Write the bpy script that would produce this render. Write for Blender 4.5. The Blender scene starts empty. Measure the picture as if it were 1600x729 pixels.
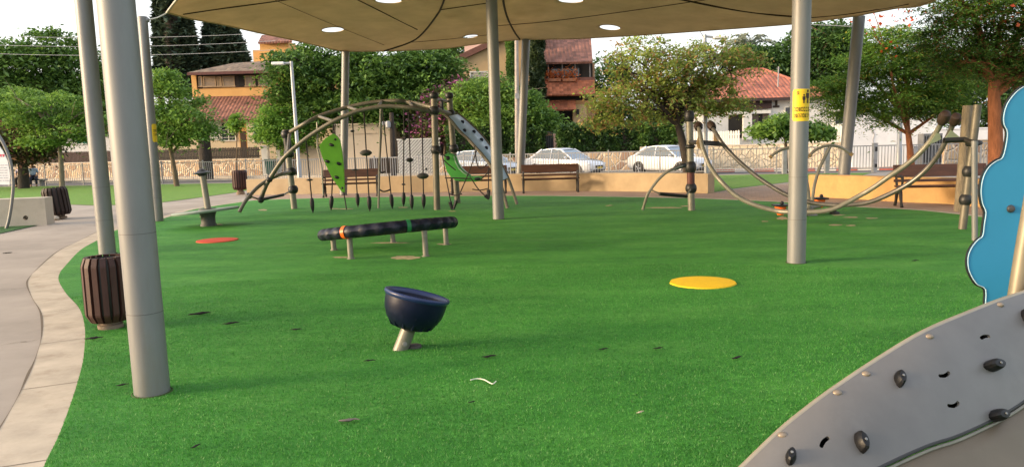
import bpy, bmesh, math, random
import numpy as np
from mathutils import Vector, Matrix, noise as mnoise
from mathutils.bvhtree import BVHTree

random.seed(7)
PI = math.pi
S = bpy.context.scene
C = S.collection
V = Vector

# ------------------------------------------------------------------ camera model
F, CX, CY = 1200.0, 800.0, 364.5
PITCH = math.atan(141 / F)
ROLL = math.radians(1.6)
CAM = V((0, 0, 1.6))
_f = V((0, math.cos(PITCH), -math.sin(PITCH)))
_r = V((1, 0, 0))
_u = V((0, math.sin(PITCH), math.cos(PITCH)))
CR = _r * math.cos(ROLL) - _u * math.sin(ROLL)
CU = _r * math.sin(ROLL) + _u * math.cos(ROLL)


def ray(px, py):
    return _f + CR * ((px - CX) / F) - CU * ((py - CY) / F)


def P(px, py, Y):
    d = ray(px, py)
    return CAM + d * (Y / d.y)


def G(px, py, z=0.0):
    d = ray(px, py)
    t = (z - CAM.z) / d.z
    return CAM + d * t


def PX(X, Y, Z):
    d = V((X, Y, Z)) - CAM
    k = d.dot(_f)
    return (CX + F * d.dot(CR) / k, CY - F * d.dot(CU) / k)


cd = bpy.data.cameras.new('camera')
cam = bpy.data.objects.new('camera', cd)
C.objects.link(cam)
M3 = Matrix((CR, CU, -_f)).transposed()
cam.matrix_world = Matrix.Translation(CAM) @ M3.to_4x4()
cd.sensor_width = 36
cd.lens = 36 * F / 1600
cd.clip_start = 0.05
cd.clip_end = 3000
S.camera = cam

# ------------------------------------------------------------------ materials


def nodes(m):
    m.use_nodes = True
    return m.node_tree.nodes, m.node_tree.links


MATS = {}


def mat(name, col, rough=0.7, var=0.25, vscale=3.0, bump=0.0, bscale=40.0, metal=0.0, col2=None, spec=0.4,
        coat=0.0, dirt=None, dscale=1.5, damt=0.5, stretch=None):
    """plain procedural surface: base colour broken up by two noises, optional stains, bump"""
    if name in MATS:
        return MATS[name]
    m = bpy.data.materials.new(name)
    n, l = nodes(m)
    b = n['Principled BSDF']
    tc = n.new('ShaderNodeTexCoord')
    src = tc.outputs['Object']
    if stretch:
        mp = n.new('ShaderNodeMapping')
        mp.inputs['Scale'].default_value = stretch
        l.new(src, mp.inputs['Vector'])
        src = mp.outputs['Vector']
    nz = n.new('ShaderNodeTexNoise')
    nz.inputs['Scale'].default_value = vscale
    nz.inputs['Detail'].default_value = 6
    nz.inputs['Roughness'].default_value = 0.65
    l.new(src, nz.inputs['Vector'])
    r = n.new('ShaderNodeValToRGB')
    c2 = col2 if col2 else tuple(c * (1 - var) for c in col)
    c3 = col if col2 else tuple(min(1, c * (1 + var * 0.6)) for c in col)
    r.color_ramp.elements[0].position = 0.3
    r.color_ramp.elements[1].position = 0.7
    r.color_ramp.elements[0].color = (*c2, 1)
    r.color_ramp.elements[1].color = (*c3, 1)
    l.new(nz.outputs['Fac'], r.inputs['Fac'])
    out = r.outputs['Color']
    if dirt:
        n2 = n.new('ShaderNodeTexNoise')
        n2.inputs['Scale'].default_value = dscale
        n2.inputs['Detail'].default_value = 8
        n2.inputs['Roughness'].default_value = 0.7
        l.new(src, n2.inputs['Vector'])
        r2 = n.new('ShaderNodeValToRGB')
        r2.color_ramp.elements[0].position = 0.52
        r2.color_ramp.elements[1].position = 0.72
        r2.color_ramp.elements[0].color = (0, 0, 0, 1)
        r2.color_ramp.elements[1].color = (damt, damt, damt, 1)
        l.new(n2.outputs['Fac'], r2.inputs['Fac'])
        mx = n.new('ShaderNodeMix')
        mx.data_type = 'RGBA'
        l.new(r2.outputs['Color'], mx.inputs['Factor'])
        l.new(out, mx.inputs['A'])
        mx.inputs['B'].default_value = (*dirt, 1)
        out = mx.outputs['Result']
    l.new(out, b.inputs['Base Color'])
    b.inputs['Roughness'].default_value = rough
    b.inputs['Metallic'].default_value = metal
    b.inputs['Specular IOR Level'].default_value = spec
    b.inputs['Coat Weight'].default_value = coat
    b.inputs['Coat Roughness'].default_value = 0.08
    if bump > 0:
        nb = n.new('ShaderNodeTexNoise')
        nb.inputs['Scale'].default_value = bscale
        nb.inputs['Detail'].default_value = 5
        l.new(src, nb.inputs['Vector'])
        bp = n.new('ShaderNodeBump')
        bp.inputs['Strength'].default_value = min(1, bump * 2)
        bp.inputs['Distance'].default_value = bump * 0.05
        l.new(nb.outputs['Fac'], bp.inputs['Height'])
        l.new(bp.outputs['Normal'], b.inputs['Normal'])
    MATS[name] = m
    return m


def leaf_mat(name, dark, light, odd=None, oddp=0.12, trans=0.3):
    m = bpy.data.materials.new(name)
    n, l = nodes(m)
    n.remove(n['Principled BSDF'])
    geo = n.new('ShaderNodeNewGeometry')
    tc = n.new('ShaderNodeTexCoord')
    nz = n.new('ShaderNodeTexNoise')
    nz.inputs['Scale'].default_value = 0.7
    nz.inputs['Detail'].default_value = 3
    l.new(tc.outputs['Object'], nz.inputs['Vector'])
    ad = n.new('ShaderNodeMath')
    ad.operation = 'MULTIPLY_ADD'
    l.new(geo.outputs['Random Per Island'], ad.inputs[0])
    ad.inputs[1].default_value = 0.55
    sb = n.new('ShaderNodeMath')
    sb.operation = 'MULTIPLY_ADD'
    l.new(nz.outputs['Fac'], sb.inputs[0])
    sb.inputs[1].default_value = 1.3
    sb.inputs[2].default_value = -0.42
    l.new(sb.outputs[0], ad.inputs[2])
    r = n.new('ShaderNodeValToRGB')
    r.color_ramp.elements[0].color = (*dark, 1)
    r.color_ramp.elements[1].color = (*light, 1)
    r.color_ramp.elements[0].position = 0.15
    r.color_ramp.elements[1].position = 0.95
    l.new(ad.outputs[0], r.inputs['Fac'])
    out = r.outputs['Color']
    if odd:
        fr = n.new('ShaderNodeMath')
        fr.operation = 'FRACT'
        ml = n.new('ShaderNodeMath')
        ml.operation = 'MULTIPLY'
        l.new(geo.outputs['Random Per Island'], ml.inputs[0])
        ml.inputs[1].default_value = 37.7
        l.new(ml.outputs[0], fr.inputs[0])
        lt = n.new('ShaderNodeMath')
        lt.operation = 'LESS_THAN'
        l.new(fr.outputs[0], lt.inputs[0])
        lt.inputs[1].default_value = oddp
        mx = n.new('ShaderNodeMix')
        mx.data_type = 'RGBA'
        l.new(lt.outputs[0], mx.inputs['Factor'])
        l.new(out, mx.inputs['A'])
        mx.inputs['B'].default_value = (*odd, 1)
        out = mx.outputs['Result']
    df = n.new('ShaderNodeBsdfDiffuse')
    tr = n.new('ShaderNodeBsdfTranslucent')
    gl = n.new('ShaderNodeBsdfGlossy')
    gl.inputs['Roughness'].default_value = 0.45
    gl.inputs['Color'].default_value = (0.8, 0.85, 0.8, 1)
    l.new(out, df.inputs['Color'])
    l.new(out, tr.inputs['Color'])
    ms = n.new('ShaderNodeMixShader')
    ms.inputs[0].default_value = trans
    l.new(df.outputs[0], ms.inputs[1])
    l.new(tr.outputs[0], ms.inputs[2])
    ms2 = n.new('ShaderNodeMixShader')
    ms2.inputs[0].default_value = 0.035
    l.new(ms.outputs[0], ms2.inputs[1])
    l.new(gl.outputs[0], ms2.inputs[2])
    l.new(ms2.outputs[0], n['Material Output'].inputs['Surface'])
    return m


def stone_mat(name, c1, c2, c3, mortar, scale=3.2):
    m = bpy.data.materials.new(name)
    n, l = nodes(m)
    b = n['Principled BSDF']
    tc = n.new('ShaderNodeTexCoord')
    nz = n.new('ShaderNodeTexNoise')
    nz.inputs['Scale'].default_value = 2.5
    l.new(tc.outputs['Object'], nz.inputs['Vector'])
    mv = n.new('ShaderNodeMix')
    mv.data_type = 'VECTOR'
    mv.inputs['Factor'].default_value = 0.12
    l.new(tc.outputs['Object'], mv.inputs['A'])
    l.new(nz.outputs['Color'], mv.inputs['B'])
    v1 = n.new('ShaderNodeTexVoronoi')
    v1.feature = 'DISTANCE_TO_EDGE'
    v1.inputs['Scale'].default_value = scale
    v2 = n.new('ShaderNodeTexVoronoi')
    v2.inputs['Scale'].default_value = scale
    l.new(mv.outputs['Result'], v1.inputs['Vector'])
    l.new(mv.outputs['Result'], v2.inputs['Vector'])
    sep = n.new('ShaderNodeSeparateColor')
    l.new(v2.outputs['Color'], sep.inputs[0])
    r = n.new('ShaderNodeValToRGB')
    r.color_ramp.elements[0].color = (*c1, 1)
    r.color_ramp.elements[1].color = (*c3, 1)
    e = r.color_ramp.elements.new(0.5)
    e.color = (*c2, 1)
    l.new(sep.outputs[0], r.inputs['Fac'])
    r2 = n.new('ShaderNodeValToRGB')
    r2.color_ramp.elements[0].position = 0.02
    r2.color_ramp.elements[1].position = 0.09
    l.new(v1.outputs['Distance'], r2.inputs['Fac'])
    mx = n.new('ShaderNodeMix')
    mx.data_type = 'RGBA'
    l.new(r2.outputs['Color'], mx.inputs['Factor'])
    mx.inputs['A'].default_value = (*mortar, 1)
    l.new(r.outputs['Color'], mx.inputs['B'])
    l.new(mx.outputs['Result'], b.inputs['Base Color'])
    b.inputs['Roughness'].default_value = 0.9
    bp = n.new('ShaderNodeBump')
    bp.inputs['Distance'].default_value = 0.05
    l.new(r2.outputs['Color'], bp.inputs['Height'])
    l.new(bp.outputs['Normal'], b.inputs['Normal'])
    return m


def tile_mat(name, col, pitch_z=0.12, wx=0.25, var=0.35):
    """clay roof tiles: courses stacked along z, ribs across x"""
    m = bpy.data.materials.new(name)
    n, l = nodes(m)
    b = n['Principled BSDF']
    tc = n.new('ShaderNodeTexCoord')
    sx = n.new('ShaderNodeSeparateXYZ')
    l.new(tc.outputs['Object'], sx.inputs[0])

    def saw(o, period):
        d = n.new('ShaderNodeMath')
        d.operation = 'DIVIDE'
        l.new(o, d.inputs[0])
        d.inputs[1].default_value = period
        f = n.new('ShaderNodeMath')
        f.operation = 'FRACT'
        l.new(d.outputs[0], f.inputs[0])
        return f.outputs[0], d.outputs[0]
    fz, dz = saw(sx.outputs['Z'], pitch_z)
    fx, dx = saw(sx.outputs['X'], wx)
    pp = n.new('ShaderNodeMath')
    pp.operation = 'PINGPONG'
    l.new(dx, pp.inputs[0])
    pp.inputs[1].default_value = 0.5
    # per-tile colour
    flz = n.new('ShaderNodeMath'); flz.operation = 'FLOOR'; l.new(dz, flz.inputs[0])
    flx = n.new('ShaderNodeMath'); flx.operation = 'FLOOR'; l.new(dx, flx.inputs[0])
    cb = n.new('ShaderNodeCombineXYZ')
    l.new(flx.outputs[0], cb.inputs[0])
    l.new(flz.outputs[0], cb.inputs[1])
    wn = n.new('ShaderNodeTexWhiteNoise')
    l.new(cb.outputs[0], wn.inputs['Vector'])
    r = n.new('ShaderNodeValToRGB')
    r.color_ramp.elements[0].color = (*[c * (1 - var) for c in col], 1)
    r.color_ramp.elements[1].color = (*[min(1, c * (1 + var)) for c in col], 1)
    l.new(wn.outputs['Value'], r.inputs['Fac'])
    nz = n.new('ShaderNodeTexNoise')
    nz.inputs['Scale'].default_value = 0.9
    nz.inputs['Detail'].default_value = 6
    l.new(tc.outputs['Object'], nz.inputs['Vector'])
    r3 = n.new('ShaderNodeValToRGB')
    r3.color_ramp.elements[0].position = 0.35
    r3.color_ramp.elements[1].position = 0.75
    r3.color_ramp.elements[0].color = (1, 1, 1, 1)
    r3.color_ramp.elements[1].color = (0.55, 0.52, 0.5, 1)
    l.new(nz.outputs['Fac'], r3.inputs['Fac'])
    mx = n.new('ShaderNodeMix')
    mx.data_type = 'RGBA'
    mx.blend_type = 'MULTIPLY'
    mx.inputs['Factor'].default_value = 1
    l.new(r.outputs['Color'], mx.inputs['A'])
    l.new(r3.outputs['Color'], mx.inputs['B'])
    l.new(mx.outputs['Result'], b.inputs['Base Color'])
    b.inputs['Roughness'].default_value = 0.85
    ad = n.new('ShaderNodeMath')
    ad.operation = 'SUBTRACT'
    l.new(pp.outputs[0], ad.inputs[0])
    l.new(fz, ad.inputs[1])
    bp = n.new('ShaderNodeBump')
    bp.inputs['Distance'].default_value = 0.06
    l.new(ad.outputs[0], bp.inputs['Height'])
    l.new(bp.outputs['Normal'], b.inputs['Normal'])
    return m


def brick_mat(name, c1, c2, mortar, sx=0.2, sy=0.1, rot=0.0):
    m = bpy.data.materials.new(name)
    n, l = nodes(m)
    b = n['Principled BSDF']
    tc = n.new('ShaderNodeTexCoord')
    mp = n.new('ShaderNodeMapping')
    mp.inputs['Rotation'].default_value = (0, 0, rot)
    l.new(tc.outputs['Object'], mp.inputs['Vector'])
    br = n.new('ShaderNodeTexBrick')
    br.inputs['Scale'].default_value = 1
    br.inputs['Brick Width'].default_value = sx
    br.inputs['Row Height'].default_value = sy
    br.inputs['Mortar Size'].default_value = 0.006
    br.inputs['Color1'].default_value = (*c1, 1)
    br.inputs['Color2'].default_value = (*c2, 1)
    br.inputs['Mortar'].default_value = (*mortar, 1)
    l.new(mp.outputs['Vector'], br.inputs['Vector'])
    nz = n.new('ShaderNodeTexNoise')
    nz.inputs['Scale'].default_value = 0.8
    nz.inputs['Detail'].default_value = 7
    l.new(tc.outputs['Object'], nz.inputs['Vector'])
    r3 = n.new('ShaderNodeValToRGB')
    r3.color_ramp.elements[0].color = (0.7, 0.7, 0.7, 1)
    r3.color_ramp.elements[1].color = (1.2, 1.2, 1.2, 1)
    l.new(nz.outputs['Fac'], r3.inputs['Fac'])
    mx = n.new('ShaderNodeMix')
    mx.data_type = 'RGBA'
    mx.blend_type = 'MULTIPLY'
    mx.inputs['Factor'].default_value = 1
    l.new(br.outputs['Color'], mx.inputs['A'])
    l.new(r3.outputs['Color'], mx.inputs['B'])
    l.new(mx.outputs['Result'], b.inputs['Base Color'])
    b.inputs['Roughness'].default_value = 0.9
    bp = n.new('ShaderNodeBump')
    bp.invert = True
    bp.inputs['Distance'].default_value = 0.01
    l.new(br.outputs['Fac'], bp.inputs['Height'])
    l.new(bp.outputs['Normal'], b.inputs['Normal'])
    return m


def turf_mat():
    m = bpy.data.materials.new('artificial_turf')
    n, l = nodes(m)
    b = n['Principled BSDF']
    tc = n.new('ShaderNodeTexCoord')

    def N(scale, detail=4, rough=0.6, stretch=None):
        src = tc.outputs['Object']
        if stretch:
            mp = n.new('ShaderNodeMapping')
            mp.inputs['Scale'].default_value = stretch
            mp.inputs['Rotation'].default_value = (0, 0, 0.25)
            l.new(src, mp.inputs['Vector'])
            src = mp.outputs['Vector']
        z = n.new('ShaderNodeTexNoise')
        z.inputs['Scale'].default_value = scale
        z.inputs['Detail'].default_value = detail
        z.inputs['Roughness'].default_value = rough
        l.new(src, z.inputs['Vector'])
        return z.outputs['Fac']

    def ramp(f, stops):
        r = n.new('ShaderNodeValToRGB')
        while len(r.color_ramp.elements) < len(stops):
            r.color_ramp.elements.new(0.5)
        for e, (p, c) in zip(r.color_ramp.elements, stops):
            e.position = p
            e.color = (*c, 1)
        l.new(f, r.inputs['Fac'])
        return r.outputs['Color']

    def mix(a, bb, fac, mode='MIX'):
        x = n.new('ShaderNodeMix')
        x.data_type = 'RGBA'
        x.blend_type = mode
        if isinstance(fac, float):
            x.inputs['Factor'].default_value = fac
        else:
            l.new(fac, x.inputs['Factor'])
        l.new(a, x.inputs['A'])
        l.new(bb, x.inputs['B'])
        return x.outputs['Result']
    fine = ramp(N(260, 3, 0.7), [(0.3, TURF_A), (0.5, TURF_B), (0.72, TURF_C)])
    mid = ramp(N(26, 5, 0.7), [(0.3, (0.72, 0.74, 0.72)), (0.7, (1.25, 1.2, 1.2))])
    big = ramp(N(0.55, 7, 0.68, (1, 2.6, 1)), [(0.32, (0.66, 0.78, 0.75)), (0.5, (1, 1, 1)), (0.7, (1.75, 1.28, 1.6))])
    mid2 = ramp(N(7, 6, 0.75), [(0.3, (0.74, 0.78, 0.78)), (0.52, (1, 1, 1)), (0.72, (1.3, 1.16, 1.25))])
    col = mix(mix(mix(fine, mid, 1.0, 'MULTIPLY'), mid2, 1.0, 'MULTIPLY'), big, 1.0, 'MULTIPLY')
    l.new(col, b.inputs['Base Color'])
    b.inputs['Roughness'].default_value = 0.75
    b.inputs['Specular IOR Level'].default_value = 0.22
    b.inputs['Sheen Weight'].default_value = 0.0
    b.inputs['Sheen Tint'].default_value = (0.6, 0.9, 0.5, 1)
    b1 = n.new('ShaderNodeBump')
    b1.inputs['Distance'].default_value = 0.012
    b1.inputs['Strength'].default_value = 0.8
    l.new(N(140, 4, 0.7), b1.inputs['Height'])
    b2 = n.new('ShaderNodeBump')
    b2.inputs['Distance'].default_value = 0.09
    b2.inputs['Strength'].default_value = 0.8
    l.new(N(0.8, 3, 0.5, (1, 2.2, 1)), b2.inputs['Height'])
    l.new(b2.outputs['Normal'], b1.inputs['Normal'])
    l.new(b1.outputs['Normal'], b.inputs['Normal'])
    return m


TURF_A = (0.021, 0.125, 0.012)
TURF_B = (0.046, 0.225, 0.028)
TURF_C = (0.105, 0.315, 0.058)

# ------------------------------------------------------------------ scene helpers
OFF = {}


def props(o, label=None, cat=None, group=None, kind=None):
    if label: o['label'] = label
    if cat: o['category'] = cat
    if group: o['group'] = group
    if kind: o['kind'] = kind
    return o


def thing(name, label, cat, loc=(0, 0, 0), rz=0.0, group=None):
    o = bpy.data.objects.new(name, None)
    o.empty_display_size = 0.3
    C.objects.link(o)
    o.location = loc
    o.rotation_euler = (0, 0, rz)
    OFF[o.name] = Matrix.Translation(V(loc)) @ Matrix.Rotation(rz, 4, 'Z')
    return props(o, label, cat, group)


def dup(root, loc, rz, label, group=None):
    r = root.copy(); C.objects.link(r)
    r.location = loc; r.rotation_euler = (0, 0, rz)
    r['label'] = label
    if group: r['group'] = group
    for ch in list(root.children):
        c = ch.copy(); C.objects.link(c); c.parent = r
        for g in list(ch.children):
            d = g.copy(); C.objects.link(d); d.parent = c
    return r


class MB:
    """collects geometry, links it as ONE mesh object"""

    def __init__(self):
        self.v, self.f, self.m, self.cur = [], [], [], 0

    def add(self, vs, fs):
        o = len(self.v)
        self.v += [tuple(v) for v in vs]
        self.f += [tuple(i + o for i in f) for f in fs]
        self.m += [self.cur] * len(fs)
        return self

    def box(self, c, s, R=None, taper=1.0):
        hx, hy, hz = s[0] / 2, s[1] / 2, s[2] / 2
        vs = []
        for z in (-1, 1):
            k = taper if z > 0 else 1
            for x, y in ((-1, -1), (1, -1), (1, 1), (-1, 1)):
                p = V((x * hx * k, y * hy * k, z * hz))
                if R: p = R @ p
                vs.append(p + V(c))
        return self.add(vs, [(3, 2, 1, 0), (4, 5, 6, 7), (0, 1, 5, 4), (1, 2, 6, 5), (2, 3, 7, 6), (3, 0, 4, 7)])

    def tube(self, pts, r, n=8, cap=True, flat=1.0, up=None):
        pts = [V(p) for p in pts]
        N = len(pts)
        rs = r if isinstance(r, (list, tuple)) else [r] * N
        t0 = (pts[1] - pts[0]).normalized()
        a = V(up) if up else (V((0, 0, 1)) if abs(t0.z) < 0.9 else V((1, 0, 0)))
        vs = []
        for i in range(N):
            t = (pts[min(i + 1, N - 1)] - pts[max(i - 1, 0)]).normalized()
            s = t.cross(a)
            if s.length < 1e-5:
                s = t.orthogonal()
            s.normalize()
            q = s.cross(t).normalized()
            a = q
            for k in range(n):
                an = 2 * PI * k / n
                vs.append(pts[i] + (s * math.cos(an) + q * math.sin(an) * flat) * rs[i])
        fs = []
        for i in range(N - 1):
            for k in range(n):
                k2 = (k + 1) % n
                fs.append((i * n + k, i * n + k2, (i + 1) * n + k2, (i + 1) * n + k))
        if cap:
            fs.append(tuple(range(n - 1, -1, -1)))
            fs.append(tuple((N - 1) * n + k for k in range(n)))
        return self.add(vs, fs)

    def lathe(self, prof, origin=(0, 0, 0), axis=(0, 0, 1), n=24, squash=None):
        """prof: list of (r, h) along axis"""
        q = V((0, 0, 1)).rotation_difference(V(axis).normalized())
        o = V(origin)
        vs, fs, rings = [], [], []
        for (r, h) in prof:
            if r < 1e-6:
                rings.append([len(vs)])
                vs.append(o + q @ V((0, 0, h)))
            else:
                ring = []
                for k in range(n):
                    a = 2 * PI * k / n
                    ring.append(len(vs))
                    vs.append(o + q @ V((r * math.cos(a), r * math.sin(a) * (squash or 1), h)))
                rings.append(ring)
        for A, B in zip(rings[:-1], rings[1:]):
            for k in range(n):
                k2 = (k + 1) % n
                if len(A) == 1 and len(B) == 1: continue
                if len(A) == 1: fs.append((A[0], B[k2], B[k]))
                elif len(B) == 1: fs.append((A[k], A[k2], B[0]))
                else: fs.append((A[k], A[k2], B[k2], B[k]))
        return self.add(vs, fs)

    def ball(self, c, r, n=12, sc=(1, 1, 1), R=None):
        prof = [(math.sin(PI * i / 8), -math.cos(PI * i / 8)) for i in range(9)]
        prof[0] = (0, -1); prof[-1] = (0, 1)
        b = MB().lathe(prof, n=n)
        vs = []
        for v in b.v:
            p = V((v[0] * sc[0] * r, v[1] * sc[1] * r, v[2] * sc[2] * r))
            if R: p = R @ p
            vs.append(p + V(c))
        return self.add(vs, b.f)

    def prism(self, poly, ext):
        """poly: 3D points (planar loop), extruded by vector ext"""
        n = len(poly)
        e = V(ext)
        a = [V(p) for p in poly]
        nn = V((0, 0, 0))
        for i in range(n):
            nn += a[i].cross(a[(i + 1) % n])
        if nn.dot(e) > 0:
            a.reverse()
        vs = a + [p + e for p in a]
        fs = [tuple(range(n)), tuple(range(2 * n - 1, n - 1, -1))]
        for i in range(n):
            j = (i + 1) % n
            fs.append((j, i, n + i, n + j))
        return self.add(vs, fs)

    def poly(self, pts):
        return self.add(pts, [tuple(range(len(pts)))])

    def grid(self, rows, closed=False):
        n = len(rows[0])
        vs = [p for r in rows for p in r]
        fs = []
        for i in range(len(rows) - 1):
            for k in range(n if closed else n - 1):
                k2 = (k + 1) % n
                fs.append((i * n + k, i * n + k2, (i + 1) * n + k2, (i + 1) * n + k))
        return self.add(vs, fs)

    def build(self, name, mats, parent=None, local=False, smooth=False, bevel=0.0, angle=40, label=None, solid=0.0, fixn=False):
        me = bpy.data.meshes.new(name)
        vs = self.v
        par = parent
        if parent is not None and not local:
            root = parent
            while root.parent: root = root.parent
            Mi = OFF[root.name].inverted()
            vs = [tuple(Mi @ V(v)) for v in vs]
        me.from_pydata([tuple(v) for v in vs], [], self.f)
        if not isinstance(mats, (list, tuple)): mats = [mats]
        for m in mats: me.materials.append(m)
        if len(mats) > 1:
            me.polygons.foreach_set('material_index', self.m)
        if fixn:
            bm = bmesh.new(); bm.from_mesh(me)
            bmesh.ops.recalc_face_normals(bm, faces=bm.faces)
            bm.to_mesh(me); bm.free()
        me.update()
        o = bpy.data.objects.new(name, me)
        C.objects.link(o)
        if parent is not None: o.parent = parent
        if smooth:
            me.polygons.foreach_set('use_smooth', [True] * len(me.polygons))
            try:
                me.set_sharp_from_angle(angle=math.radians(angle))
            except Exception:
                pass
        if solid:
            md = o.modifiers.new('thickness', 'SOLIDIFY'); md.thickness = solid; md.offset = 0
        if bevel:
            md = o.modifiers.new('bevel', 'BEVEL')
            md.width = bevel; md.segments = 2; md.limit_method = 'ANGLE'
        if label: o['label'] = label
        return o


def each(self, name, m, parent=None, **kw):
    """link every connected piece as an object of its own"""
    n = len(self.v)
    up = list(range(n))

    def root(i):
        while up[i] != i:
            up[i] = up[up[i]]
            i = up[i]
        return i
    for f in self.f:
        a = root(f[0])
        for i in f[1:]: up[root(i)] = a
    groups = {}
    for f in self.f: groups.setdefault(root(f[0]), []).append(f)
    out = []
    for fs in groups.values():
        used = sorted({i for f in fs for i in f})
        ix = {v: k for k, v in enumerate(used)}
        b = MB()
        b.add([self.v[i] for i in used], [tuple(ix[i] for i in f) for f in fs])
        out.append(b.build(name, m, parent, **kw))
    return out


MB.each = each


def spline(pts, per=8):
    """Catmull-Rom through points"""
    pts = [V(p) for p in pts]
    if len(pts) < 3: return pts
    ext = [pts[0] * 2 - pts[1]] + pts + [pts[-1] * 2 - pts[-2]]
    out = []
    for i in range(1, len(ext) - 2):
        p0, p1, p2, p3 = ext[i - 1:i + 3]
        for k in range(per):
            t = k / per
            out.append(0.5 * ((2 * p1) + (p2 - p0) * t + (2 * p0 - 5 * p1 + 4 * p2 - p3) * t * t + (3 * p1 - p0 - 3 * p2 + p3) * t ** 3))
    out.append(pts[-1])
    return out


def bake(o):
    """replace an object's mesh by its evaluated one and drop modifiers"""
    dg = bpy.context.evaluated_depsgraph_get()
    dg.update()
    me = bpy.data.meshes.new_from_object(o.evaluated_get(dg))
    o.modifiers.clear()
    o.data = me
    return o


def sheet(name, pts, z, m, kind='structure', bottom=None):
    """flat setting surface from an outline"""
    b = MB()
    if bottom is None:
        b.poly([(p[0], p[1], z) for p in pts])
    else:
        b.prism([(p[0], p[1], bottom) for p in pts], (0, 0, z - bottom))
    o = b.build(name, m, fixn=True)
    o['kind'] = kind
    return o


# ------------------------------------------------------------------ materials used
galv = mat('galvanised_steel', (0.19, 0.193, 0.193), 0.5, 0.14, 2.0, metal=0.25, dirt=(0.185, 0.158, 0.122), dscale=1.2, damt=0.7, stretch=(3, 3, 0.6))
galv_l = mat('galvanised_pipe', (0.21, 0.20, 0.165), 0.45, 0.2, 9.0, metal=0.3)
bronze = mat('bronze_pipe', (0.145, 0.13, 0.10), 0.5, 0.25, 6.0, metal=0.3)
black = mat('black_plastic', (0.018, 0.018, 0.02), 0.45, 0.3, 8.0)
rope_m = mat('dark_rope', (0.035, 0.03, 0.03), 0.9, 0.4, 60.0)
rubber_b = mat('navy_plastic', (0.004, 0.007, 0.024), 0.42, 0.3, 5.0, spec=0.22, dirt=(0.02, 0.025, 0.045), dscale=6, damt=0.5)
brown_wood = mat('brown_slat', (0.048, 0.017, 0.012), 0.6, 0.35, 5.0, stretch=(6, 6, 0.8))
bench_wood = mat('bench_board', (0.085, 0.036, 0.022), 0.5, 0.35, 4.0, stretch=(0.8, 6, 6))
dark_iron = mat('dark_iron', (0.02, 0.018, 0.016), 0.55, 0.3, 8)
concrete = mat('path_concrete', (0.335, 0.29, 0.245), 0.9, 0.25, 0.6, 0.06, 60, dirt=(0.22, 0.19, 0.16), dscale=0.7, damt=0.6)
kerb_m = mat('kerb_concrete', (0.46, 0.39, 0.30), 0.9, 0.25, 2.5, 0.08, 50, dirt=(0.27, 0.205, 0.14), dscale=2.6, damt=0.8)
seat_m = mat('ochre_render', (0.43, 0.33, 0.21), 0.9, 0.16, 1.5, 0.05, 70, dirt=(0.33, 0.23, 0.13), dscale=1.2, damt=0.5)
seat_o = mat('orange_ochre_render', (0.56, 0.34, 0.14), 0.9, 0.16, 1.5, 0.05, 70, dirt=(0.40, 0.22, 0.10), dscale=1.2, damt=0.6)
pale_conc = mat('pale_concrete', (0.50, 0.44, 0.36), 0.9, 0.15, 2, 0.05, 50, dirt=(0.3, 0.26, 0.2), dscale=2, damt=0.5)
asphalt = mat('asphalt', (0.075, 0.075, 0.078), 0.9, 0.25, 3, 0.05, 90)
dirt_m = mat('dry_ground', (0.16, 0.14, 0.10), 0.95, 0.3, 0.5)
lawn_m = mat('lawn_grass', (0.15, 0.29, 0.040), 0.9, 0.0, 6, 0.5, 60, col2=(0.085, 0.19, 0.025), dirt=(0.20, 0.24, 0.06), dscale=1.0, damt=0.5)
sand_m = mat('sand', (0.50, 0.42, 0.27), 0.95, 0.25, 20, 0.1, 100)
white_paint = mat('white_paint', (0.72, 0.72, 0.72), 0.6, 0.1, 2, dirt=(0.55, 0.52, 0.48), dscale=1.0, damt=0.5)
white_rail = mat('pale_grey_steel', (0.27, 0.275, 0.28), 0.5, 0.12, 3, metal=0.1)
cream = mat('cream_render', (0.62, 0.50, 0.33), 0.9, 0.12, 0.8, dirt=(0.50, 0.38, 0.24), dscale=0.6, damt=0.5)
orange_r = mat('orange_render', (0.66, 0.37, 0.13), 0.9, 0.12, 0.8, dirt=(0.5, 0.28, 0.12), dscale=0.7, damt=0.4)
beige_r = mat('beige_render', (0.52, 0.36, 0.19), 0.9, 0.12, 0.8, dirt=(0.42, 0.28, 0.16), dscale=0.6, damt=0.4)
pink_r = mat('pink_render', (0.62, 0.42, 0.34), 0.9, 0.1, 0.8)
white_r = mat('white_render', (0.68, 0.66, 0.62), 0.9, 0.1, 0.8, dirt=(0.5, 0.46, 0.4), dscale=0.5, damt=0.5)
garage_r = mat('garage_render', (0.62, 0.50, 0.36), 0.9, 0.08, 0.8)
dark_wood = mat('dark_stained_wood', (0.045, 0.028, 0.02), 0.7, 0.4, 4)
glass_d = mat('dark_glass', (0.03, 0.035, 0.04), 0.08, 0.2, 2, spec=0.8)
shutter_m = mat('shutter_slats', (0.30, 0.24, 0.19), 0.7, 0.2, 6)
win_white = mat('window_frame_white', (0.70, 0.68, 0.62), 0.6, 0.08, 3)
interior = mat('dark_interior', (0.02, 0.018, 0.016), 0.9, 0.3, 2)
tile_r = tile_mat('clay_tiles', (0.40, 0.13, 0.075), 0.15, 0.26)
tile_b = tile_mat('weathered_tiles', (0.25, 0.105, 0.07), 0.15, 0.26)
tile_o = tile_mat('orange_tiles', (0.40, 0.13, 0.06), 0.16, 0.26)
tile_br = tile_mat('brown_tiles', (0.20, 0.14, 0.09), 0.13, 0.26)
stone_l = stone_mat('rubble_stone', (0.33, 0.205, 0.12), (0.50, 0.37, 0.23), (0.24, 0.145, 0.10), (0.60, 0.51, 0.39), 2.1)
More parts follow.
